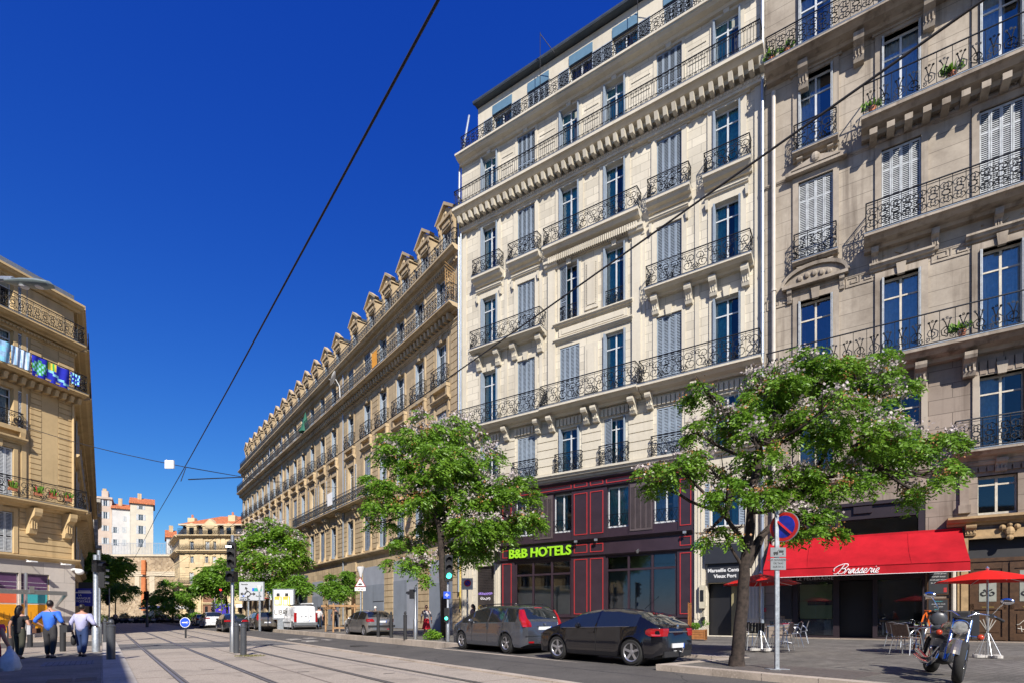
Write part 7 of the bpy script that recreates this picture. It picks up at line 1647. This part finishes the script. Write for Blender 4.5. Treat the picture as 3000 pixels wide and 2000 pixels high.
def hand(o,d,k=1):     # palm and five fingers continuing in direction d
    o=Vector(o); d=Vector(d).normalized(); s=Vector((0,1,0)); q=[]
    out=[]
    palm=o+d*.07
    return palm,[[(*(palm+s*(.028-.019*i)),.0095),(*(palm+s*(.03-.02*i)+d*(.035)),.0085),(*(palm+s*(.03-.02*i)+d*(.06+.008*(i in(1,2)))+Vector((-.012,0,0))),.0075)] for i in range(4)]+[[(*(o+d*.02+Vector((.015,0,0))*k),.011),(*(o+d*.055+Vector((.045,0,0))*k),.009)]]
def person(label,loc,head,H=1.75,shirt=('x',(.1,.2,.6)),trou=('y',(.03,.03,.03)),hair=HAIR,arms=((0,0),(0,0)),stride=.0,sleeve=.5,build=1.0,skirt=None,hairlong=False,cap=None,shoes=(.02,.02,.02)):
    """local: x forward, y left. arms: for left,right: 'down','hip','bag' """
    t=thing('person',label,'person',loc,math.atan2(head[1],head[0])); t.scale=(H/1.75,)*3
    b=build; sh=1.43; hp=.93; st=stride
    legs={}
    for s_,f in ((1,st),(-1,-st)): legs[s_]=[(f*.0,.09*s_,hp-.06,.085*b),(f*.45+.02,.095*s_,.50,.062*b),(f*1.0-.02 if f<0 else f*.9,.10*s_,.09,.040)]
    A={}
    for s_,k in ((1,arms[0]),(-1,arms[1])):
        S=(0,.168*s_*b,sh-.045)
        if k=='hip': A[s_]=[S,(-.07,.335*s_*b,sh-.28),(.04,.20*s_*b,hp+.08)]
        elif k=='bag': A[s_]=[S,(-.06,.29*s_*b,sh-.30),(.08,.30*s_*b,hp+.12)]
        elif k=='fwd': A[s_]=[S,(.05,.24*s_*b,sh-.29),(.28,.16*s_*b,sh-.30)]
        elif k=='swing': A[s_]=[S,(-.03,.25*s_*b,sh-.30),(.14,.27*s_*b,hp-.08)]
        else: A[s_]=[S,(-.02,.25*s_*b,sh-.30),(.03,.27*s_*b,hp-.10)]
    body=[[(0,0,hp,.12*b),(0,0,1.12,.115*b),(0,0,1.3,.13*b),(0,0,sh,.10*b),(0,0,sh+.08,.05),(.01,0,sh+.14,.05)]]
    n=6
    ch=list(body)
    for s_ in(1,-1): ch.append([0]+legs[s_]+[( legs[s_][-1][0]+.13,.10*s_,.035,.030)]); n+=4
    for s_ in(1,-1):
        a=A[s_]; d=Vector(a[2])-Vector(a[1]); palm,fing=hand(a[2],d,s_)
        ch.append([3,(*a[0],.055*b),(*a[1],.042*b),(*a[2],.027),(*palm,.026)]); pi=n+3; wi=n+2; n+=4
        for f in fing[:4]: ch.append([pi]+f); n+=3
        ch.append([pi]+fing[4]); n+=2
    bd=skin('body',SKIN,t,ch,1)
    # head joined to the body mesh: face with brow, nose, mouth, ears
    import bmesh
    m=MB(); hz_=sh+.225; NL,NS=12,16
    for i in range(NL+1):
        ph=math.pi*i/NL
        for j in range(NS):
            th=2*math.pi*j/NS; x=math.sin(ph)*math.cos(th); y=math.sin(ph)*math.sin(th); z=-math.cos(ph)
            w2=.075*(1 if z>-.2 else 1-.35*(-z-.2)); X=x*.095*(1 if z>-.3 else 1-.12*(-z)); 
            if x>.75 and abs(y)<.25 and -.35<z<.1: X+=.022
            if x>.7 and .0<abs(z-.12)<.12 and .2<abs(y)<.55: X-=.008
            if x>.7 and -.6<z<-.45: X-=.006
            m.v.append((X+.015,y*w2,hz_+z*.118))
    for i in range(NL):
        for j in range(NS): j2=(j+1)%NS; m.f.append((i*NS+j,i*NS+j2,(i+1)*NS+j2,(i+1)*NS+j)); m.m.append(0)
    for s_ in(-1,1): m.ball((.0,s_*.078,hz_-.005),.024,6,0,(1,.4,1.3))
    hm=m.mesh('head',[SKIN]); bm=bmesh.new(); bm.from_mesh(bd.data); bm.from_mesh(hm); bmesh.ops.remove_doubles(bm,verts=bm.verts,dist=.0005); bm.to_mesh(bd.data); bm.free(); bd.data.polygons.foreach_set('use_smooth',[True]*len(bd.data.polygons))
    f=MB()
    for s_ in(-1,1): f.ball((.098,s_*.030,hz_+.012),.010,6,0,(.5,1,.6))
    f.build('eyes',[BLACK],t); f=MB(); f.box(.099,.106,-.022,.022,hz_-.066,hz_-.058); f.build('mouth',[cmat('lip',(.30,.10,.09))],t)
    h=MB(); h.ball((-.008,0,hz_+.022),.112,14,0,(.96,.80,1.06)); 
    for i,v in enumerate(h.v):
        if v[0]>.045 and v[2]<hz_+.07: h.v[i]=(.04,v[1]*.9,max(v[2],hz_+.03))
        elif v[2]<hz_-.045: h.v[i]=(v[0]*.7-.02,v[1]*.8,hz_-.05)
    if hairlong: h.tube([(-.07,0,hz_+.03),(-.11,0,hz_-.10),(-.12,0,hz_-.24),(-.10,0,hz_-.30)],[.075,.075,.055,.02],8)
    h.build('hair',[hair if not cap else cmat(*cap)],t,70)
    if cap: f=MB(); f.ball((.09,0,hz_+.055),.07,10,0,(1,.9,.18)); f.build('cap_brim',[cmat(*cap)],t,60)
    r=1.0
    sc_=[[(0,0,hp-.13,(.165*b,.150*b)),(0,0,1.12,(.150*b,.130*b)),(0,0,1.3,(.160*b,.130*b)),(0,0,sh,(.118*b,.10*b)),(.0,0,sh+.055,.062)]]
    for s_ in(1,-1):
        a=[Vector(q) for q in A[s_]]; e=a[0].lerp(a[1],min(1,sleeve*2)); c_=[2,(*(a[0]+Vector((0,-.012*s_,.0))),.072*b),(*e,.060*b)]
        if sleeve>.5: e2=a[1].lerp(a[2],(sleeve-.5)*2); c_.append((*e2,.044*b))
        sc_.append(c_)
    skin('shirt',cmat(*shirt),t,sc_,1)
    if skirt:
        f=MB(); n_=20
        f.lathe([(.15,1.0),(.17,.9),(.24,.45),(.27,.38)],(0,0,0),n_,0,'z',0,False)
        for i,v in enumerate(f.v):
            if v[2]<.6: k=1+.09*math.sin(i*1.9); f.v[i]=(v[0]*k*.85,v[1]*k,v[2])
        f.build('skirt',[cmat(*skirt)],t,60)
    else:
        tc=[[(0,0,hp+.22,.118*b),(0,0,hp-.03,.148*b)]]
        for s_ in(1,-1):
            l=legs[s_]; tc.append([1,(l[0][0],l[0][1]*1.02,l[0][2]-.02,.105*b),(l[1][0],l[1][1],l[1][2],.078*b),(l[2][0],l[2][1],l[2][2]+.03,.058*b)])
        skin('trousers',cmat(*trou),t,tc,1)
        
    for s_ in(1,-1):
        l=legs[s_][2]; f=MB(); x0=l[0]; f.ball((x0+.055,.10*s_,.045),.10,10,0,(1.35,.5,.45)); f.box(x0-.07,x0+.17,.10*s_-.042,.10*s_+.042,0,.022); f.build('shoe',[cmat('shoe_%d'%int(shoes[0]*100),shoes)],t,60)
    return t
AW=(-.55,.83)
t=person('woman in a black top and olive trousers carrying a white tote bag',gd(57,1930,1.36),(-.2,1),1.64,('black_top',(.012,.012,.014)),('olive_trousers',(.045,.045,.03)),HAIR,('down','bag'),.10,.25,1.05,hairlong=True,shoes=(.12,.07,.04))
f=MB(); f.extz([(-.09,-.30),(-.05,-.34),(.20,-.33),(.20,-.25),(-.05,-.24)],.82,1.13); f.tube([(-.04,-.29,1.12),(-.02,-.17,1.46),(.10,-.27,1.12)],.012,4); f.build('tote_bag',[cmat('white_cotton',(.55,.55,.56))],t); f=MB(); f.box(-.0,.22,-.48,-.36,.86,1.02); f.tube([(.0,-.42,1.0),(.0,-.22,1.40)],.008,4); f.build('handbag',[cmat('brown_leather',(.10,.04,.02))],t)
t=person('man in a bright blue shirt with a dark shoulder bag and hand on hip',gd(147,1928,1.36),(-.25,1),1.80,('bright_blue_shirt',(.035,.15,.62)),('dark_trousers',(.035,.033,.035)),HAIR,('hip','bag'),.07,.72,1.12)
f=MB(); f.extz([(-.04,-.32),(.24,-.32),(.24,-.44),(-.04,-.46)],.80,1.02); f.tube([(.05,-.35,1.0),(-.13,-.16,1.30),(-.06,.0,1.50),(.10,.02,1.46)],.014,4); f.build('shoulder_bag',[BLK2],t)
t=person('heavy man in a pale lavender shirt and jeans carrying a small dark case',gd(240,1923,1.36),(-.3,1),1.70,('lavender_shirt',(.42,.42,.62)),('blue_jeans',(.022,.045,.13)),HAIR,('swing','bag'),.12,.9,1.22)
f=MB(); f.lathe([(.001,.38),(.06,.42),(.085,.55),(.075,.68),(.03,.74),(.001,.75)],(.16,.30,0),12); f.tube([(.16,.30,.73),(.16,.31,.84)],.012,5); f.build('case',[BLK2],t,50)
t=person('person in a pink top with a white plastic bag at the left edge',gd(-26,2012,1.37),(-.2,1),1.45,('pink_top',(.50,.03,.12)),('crimson_trousers',(.35,.015,.05)),HAIR,('down','swing'),.05,.25,1.1)
f=MB(); f.lathe([(.02,.36),(.17,.38),(.20,.46),(.17,.66),(.10,.80),(.03,.88)],(.02,-.36,0),16); f.v=[(x+.02*math.sin(z*31+y*17),y+.025*math.sin(z*23+x*40),z) for x,y,z in f.v]; f.tube([(.04,-.33,.84),(.1,-.30,.92)],.05,6); f.build('carrier_bag',[cmat('white_polythene',(.62,.64,.66),.2)],t,60)
person('woman in a red skirt with a pale patterned shawl standing before the grey boards',gd(1249,1860,1.12),(.1,-1),1.66,('patterned_shawl',(.42,.38,.38),.5),('red_skirt',(.45,.01,.02)),HAIR,('down','down'),0,.6,1.12,skirt=('red_skirt',(.50,.012,.025)),shoes=(.4,.38,.36))
person('person in a dusty pink coat behind the small no-parking sign at the hotel corner',gd(1385,1857,1.1),(-.8,.3),1.72,('dusty_pink_coat',(.33,.20,.17)),('black_trousers',(.02,.02,.02)),HAIR,('down','down'),.1,.9,1.08,hairlong=True)
person('old man with a white cap half hidden behind the silver hatchback',Vector((-9.3,36.0,.27)),(.3,.9),1.70,('grey_white_shirt',(.5,.5,.5)),('dark_trousers',(.035,.033,.035)),HAIRG,('down','down'),0,.9,1.05,cap=('white_cap',(.62,.60,.56)))
person('man with a cream cap half hidden behind the graphite estate car',Vector((.22,29.0,.30)),(.5,.9),1.70,('pale_shirt',(.5,.52,.54)),('dark_trousers',(.035,.033,.035)),HAIRG,('down','down'),0,.9,1.05,cap=('cream_cap',(.58,.52,.44)))
person('person in a white top and light jeans walking past the rear of the white van',gd(937,1841,1.15),(.6,-.8),1.66,('white_top',(.62,.60,.60)),('light_jeans',(.16,.25,.38)),HAIR,('fwd','down'),.12,.9,1.05)
person('man in a white shirt just behind the person in light jeans by the van',Vector((-15.9,43.5,.25)),(-.4,.9),1.82,('white_shirt',(.60,.60,.60)),('black_trousers',(.02,.02,.02)),HAIR,('down','down'),.1,.5,1.1)
person('man in a dark T-shirt walking behind the timber tree guard',Vector((-13.2,39.5,.25)),(.5,-.8),1.76,('charcoal_tee',(.05,.05,.055)),('dark_shorts',(.03,.03,.05)),HAIR,('down','down'),.14,.3,1.1)
person('child-sized figure in a pale dress beside the timber tree guard',Vector((-11.6,39.0,.25)),(.2,-1),1.55,('pale_pink_dress',(.50,.35,.33)),('pale_pink_dress',(.50,.35,.33)),HAIR,('down','down'),.0,.3,.95,skirt=('pale_pink_dress',(.5,.35,.33)))
for k,(px,Yp,c,l) in enumerate(((704,80,(.70,.12,.05),'distant worker in an orange vest before the golden building'),(758,74,(.55,.30,.32),'distant passer-by in pink right of the dark grey car'),(745,75,(.5,.5,.5),'distant passer-by in white right of the dark grey car'),(338,70,(.4,.3,.25),'distant passer-by on the left pavement below the low tree'))):
    person(l,Vector((at(px,1800,Yp).x,Yp,.2 if px>500 else .04)),(.2,-1),1.75,('far_shirt_%d'%k,c),('black_trousers',(.02,.02,.02)),HAIR,('down','down'),.08,.5,1.1)
# ================= motorcycle =================
mr=gd(2723,1967,1.1); mf_=gd(2797,1998,1.1); hd=(mf_-mr); hd.z=0; wbm=hd.length; rz=math.atan2(hd.y,hd.x)
t=thing('motorcycle','champagne and black cruiser motorcycle leaning on its stand, wheel turned, on the pavers','motorcycle',mr,rz); t.rotation_euler=(R(-8),0,rz); t.scale=(1.06,1.06,1.06)
CH_=Mt('champagne_tank_paint',(.28,.24,.19),.25,.7,.05,2,coat=.8); BLCH=Mt('blue_tinted_chrome',(.32,.42,.60),.18,.9,.05); SEATM=Mt('black_leather_seat',(.045,.048,.055),.38,0,.15,8)
def mwheel(x,rz_=0,r=.33,wd=.13,name='front_wheel'):
    q=MB(); pr=[(r*.76,-wd*.40),(r*.88,-wd*.5),(r*.97,-wd*.33),(r,0),(r*.97,wd*.33),(r*.88,wd*.5),(r*.76,wd*.40),(r*.76,-wd*.40)]; q.lathe(pr,(0,0,0),36,0,'y',0,False)
    o=q.build(name,[TYRE],t,50,(x,0,r),(0,0,rz_))
    q=MB(); q.lathe([(r*.77,-wd*.34),(r*.70,-wd*.3),(r*.66,0),(r*.70,wd*.3),(r*.77,wd*.34)],(0,0,0),30,0,'y',0,False); q.lathe([(.05,-.07),(.05,.07)],(0,0,0),12,0,'y')
    for k in range(18): a=k*.349; s2=.05*(-1)**k; q.tube([(math.cos(a+.3)*.045,s2,math.sin(a+.3)*.045),(math.cos(a)*r*.69,0,math.sin(a)*r*.69)],.004,3)
    q.lathe([(.05,-.076),(.115,-.076),(.115,-.07),(.05,-.07)],(0,0,0),20,0,'y'); q.build('rim',[CHROME],o,40); return o
st=R(-16); wf=mwheel(wbm,st); mwheel(0,0,.33,.16,'rear_wheel')
def steer(q): q.xf(Matrix.Translation((wbm-.30,0,0))@Matrix.Rotation(st,4,'Z')@Matrix.Translation((-wbm+.30,0,0)))
q=MB()
for y in(-.10,.10): q.tube([(wbm,y,.33),(wbm-.10,y,.52)],.040,10); q.tube([(wbm-.10,y,.52),(wbm-.34,y,.98)],.027,10)
steer(q); q.build('fork',[BLCH],t,50)
q=MB(); n=14
for i in range(n):
    for k in range(6):
        def pp(i,k): a=R(150-i*130/n); b=(k-3)/3; rr=.365-.06*b*b; return (wbm+math.cos(a)*rr*1.02,b*.085,.33+math.sin(a)*rr)
        q.quad(pp(i,k),pp(i,k+1),pp(i+1,k+1),pp(i+1,k))
steer(q); q.build('front_mudguard',[CH_],t,70)
q=MB(); q.lathe([(.001,-.14),(.07,-.13),(.105,-.04),(.115,.0),(.115,.03),(.105,.035)],(wbm-.20,0,.86),20,0,'x'); q.lathe([(.104,.03),(.06,.045),(.001,.05)],(wbm-.20,0,.86),20,1,'x'); steer(q); q.build('headlamp',[CHROME,Mt('lamp_glass',(.35,.36,.35),.08,.3,.3,20,coat=1)],t,40)
q=MB()
for y in(-1,1): q.tube([(wbm-.33,.03*y,1.02),(wbm-.38,.14*y,1.10),(wbm-.50,.34*y,1.09),(wbm-.62,.44*y,1.04)],.013,8); 
steer(q); q.build('handlebar',[CHROME],t,50)
for y in(-1,1):
    q=MB(); q.tube([(wbm-.54,.37*y,1.075),(wbm-.65,.46*y,1.03)],.022,8,1); q.box(wbm-.52,wbm-.46,.30*y-.02,.30*y+.05,1.06,1.12,1); steer(q); q.build('grip',[CHROME,BLK2],t,50)
    q=MB(); q.tube([(wbm-.48,.32*y,1.10),(wbm-.42,.40*y,1.24),(wbm-.44,.44*y,1.30)],.007,5); q.ball((wbm-.44,.47*y,1.33),.075,12,0,(.25,1.1,.7)); steer(q); q.build('mirror',[CHROME],t,50)
    q=MB(); q.tube([(wbm-.24,.08*y,.74),(wbm-.24,.22*y,.74)],.008,5,1); q.ball((wbm-.24,.25*y,.74),.045,10,0,(.8,1,1)); steer(q); q.build('indicator',[Mt('amber_red_lens',(.45,.05,.02),.15,0,.1) if y<0 else bpy.data.materials['amber_red_lens'],CHROME],t,50)
q=MB(); q.ball((.98,0,.80),.24,14,0,(1.25,.62,.62)); q.lathe([(.05,0),(.05,.02)],(1.0,0,.945),10); q.build('fuel_tank',[CH_],t,60)
q=MB(); q.ball((.52,0,.70),.22,14,0,(1.3,.80,.42)); q.build('seat',[SEATM],t,60); q=MB(); q.ball((.16,0,.80),.17,12,0,(1.2,.75,.45)); q.ball((.0,0,.98),.13,12,0,(.35,1,1.1)); q.build('pillion_seat',[SEATM],t,60)
q=MB()
for y in(-.09,.09): q.tube([(.02,y,.98),(-.06,y,.86),(.05,y,.70)],.01,5)
q.build('sissy_bar',[CHROME],t)
q=MB(); n=14
for i in range(n):
    for k in range(6):
        def pr_(i,k): a=R(25+i*150/n); b=(k-3)/3; rr=.385-.07*b*b; return (math.cos(a)*rr,b*.10,.34+math.sin(a)*rr)
        q.quad(pr_(i,k),pr_(i,k+1),pr_(i+1,k+1),pr_(i+1,k))
q.build('rear_mudguard',[CH_],t,70)
q=MB()
for a,x in((-22,.86),(22,.70)):
    n0=len(q.v)
    for k in range(7): q.lathe([(.075,.0+k*.03),(.085,.015+k*.03),(.075,.02+k*.03)],(0,0,0),12)
    q.xf(Matrix.Translation((x,0,.40))@Matrix.Rotation(R(-a*.9),4,'Y'),n0)
q.ball((.78,0,.34),.16,12,1,(1.4,.85,.85)); q.lathe([(.10,-.16),(.12,-.15),(.12,.15),(.10,.16)],(.62,0,.35),16,2,'y'); q.box(.50,.68,-.15,.15,.50,.64,0)
q.build('engine',[STEEL,BLK2,CHROME],t,50)
q=MB(); q.tube([(.92,-.10,.42),(1.02,-.14,.32),(.80,-.17,.20),(.3,-.18,.20),(-.30,-.19,.26)],[.022,.024,.03,.045,.048],10); q.tube([(.78,-.08,.5),(.74,-.16,.30),(.5,-.17,.27),(-.25,-.19,.36)],[.02,.022,.03,.04],10); q.build('exhaust',[CHROME],t,50)
q=MB(); q.tube([(wbm-.34,0,.92),(1.18,0,.70),(1.12,0,.30),(.4,0,.22),(.05,0,.33)],.028,6); q.tube([(1.1,0,.78),(.3,0,.62),(.02,.12,.34)],.022,6); q.tube([(.02,-.12,.34),(.2,-.12,.62)],.025,8); q.tube([(.6,.1,.25),(.5,.3,.02)],.014,5); q.box(.62,.78,.14,.26,.26,.28); q.box(.62,.78,-.28,-.16,.26,.28); q.build('frame',[BLK2],t,50)
q=MB(); q.ball((-.30,0,.62),.05,8,0,(.6,1.4,.8)); q.build('tail_light',[TAILM],t,50)
q=MB(); q.lathe([(.12,-.015),(.13,0),(.12,.015)],(wbm-.36,0,1.0),14,0,'z'); q.box(wbm-.40,wbm-.32,-.06,.06,.98,1.04); steer(q); q.build('instruments',[BLK2],t,50)
# far scooters in a row before the stone wall
def scooter(colr):
    q=MB(); q.lathe([(.16,-.05),(.25,-.06),(.26,0),(.25,.06),(.16,.05)],(0,0,.26),14,0,'y'); fw=None
    q.lathe([(.16,-.05),(.25,-.06),(.26,0),(.25,.06),(.16,.05)],(1.3,0,.26),14,0,'y')
    a=q.mesh('wheels',[TYRE]); q=MB(); q.ball((.25,0,.58),.3,10,0,(1.5,.6,.8)); q.tube([(.6,0,.35),(1.05,0,.35),(1.15,0,.7),(1.1,0,1.02)],[.12,.12,.10,.05],8); q.ball((1.15,0,.72),.2,8,0,(.6,.8,1.2)); b=q.mesh('body',[colr],50)
    q=MB(); q.ball((.25,0,.80),.24,8,0,(1.5,.6,.35)); c=q.mesh('seat',[BLK2],50); q=MB(); q.tube([(1.05,-.32,1.05),(1.1,0,1.05),(1.05,.32,1.05)],.02,5); q.ball((1.05,-.38,1.2),.07,6,0,(.3,1,1)); q.ball((1.05,.38,1.2),.07,6,0,(.3,1,1)); d=q.mesh('handlebar',[BLK2],50)
    return (('wheels',a),('body',b),('seat',c),('handlebar',d))
SCM=[scooter(paint('scooter_black',(.02,.02,.022))),scooter(paint('scooter_white',(.55,.55,.55),0)),scooter(paint('scooter_grey',(.12,.13,.15)))]
pos=['1st','2nd','3rd','4th','5th','6th','7th','8th','9th','10th','11th','12th','13th','14th','15th','16th','17th','18th']
xs_=[330,343,356,368,380,396,412,424,447,460,474,488,500,515,532,548]
cn=('black','white','grey')
for k,px in enumerate(xs_):
    c=(0,0,2,0,1,0,2,0,1,0,0,2,0,1,0,2)[k]; Yp=92+.15*k
    o=thing('parked_scooter','%s parked scooter, %s from the left in the row before the stone wall'%(cn[c],pos[k]),'scooter',(at(px,1800,Yp).x,Yp,.0),R(60+random.uniform(-15,15)),'scooters parked before the stone wall')
    for n_,me in SCM[c]: put(n_,me,o)
# planting and parasols at the foot of the wall
PLM=[LEAF2,Mt('olive_shrub',(.08,.10,.03),.8,0,.4,3),Mt('dry_grass_plume',(.30,.22,.08),.8,0,.3,3)]
for k,(px,r,h,c) in enumerate(((300,1.3,1.6,1),(335,1.0,1.2,2),(365,.9,2.0,2),(400,1.2,1.3,1),(425,.9,1.5,0),(440,.8,1.2,0),(462,1.3,1.7,1),(485,1.0,1.5,1),(520,1.1,1.7,0),(550,1.2,1.9,0),(575,1.0,2.2,0))):
    Yp=99+(k%3); q=MB(); leafball(q,(0,0,h*.45),r,420,.30,0,(1,.8,h*.5/r)); o=q.build('shrub',[PLM[c]],None,None,(at(px,1800,Yp).x,Yp,0)); tag(o,'%s shrub, %s from the left at the foot of the stone wall'%(('bright green','olive','straw coloured')[c],pos[k]),'shrub','shrubs below the stone wall')
for k,(px,w2) in enumerate(((452,2.6),(488,3.0),(512,2.4))):
    Yp=97; o=thing('cafe_parasol','white square parasol, %s of three before the stone wall'%('leftmost','middle','rightmost')[k],'parasol',(at(px,1800,Yp).x,Yp,0),0,'white parasols'); q=MB(); q.frus(0,0,2.7,3.3,w2*.75,w2*.5,.05,.05); q.frus(0,0,2.5,2.7,w2*.75,w2*.5,w2*.75,w2*.5); q.build('canopy',[WHITE],o); q=MB(); q.tube([(0,0,0),(0,0,2.7)],.05,6); q.build('pole',[WHITE],o)
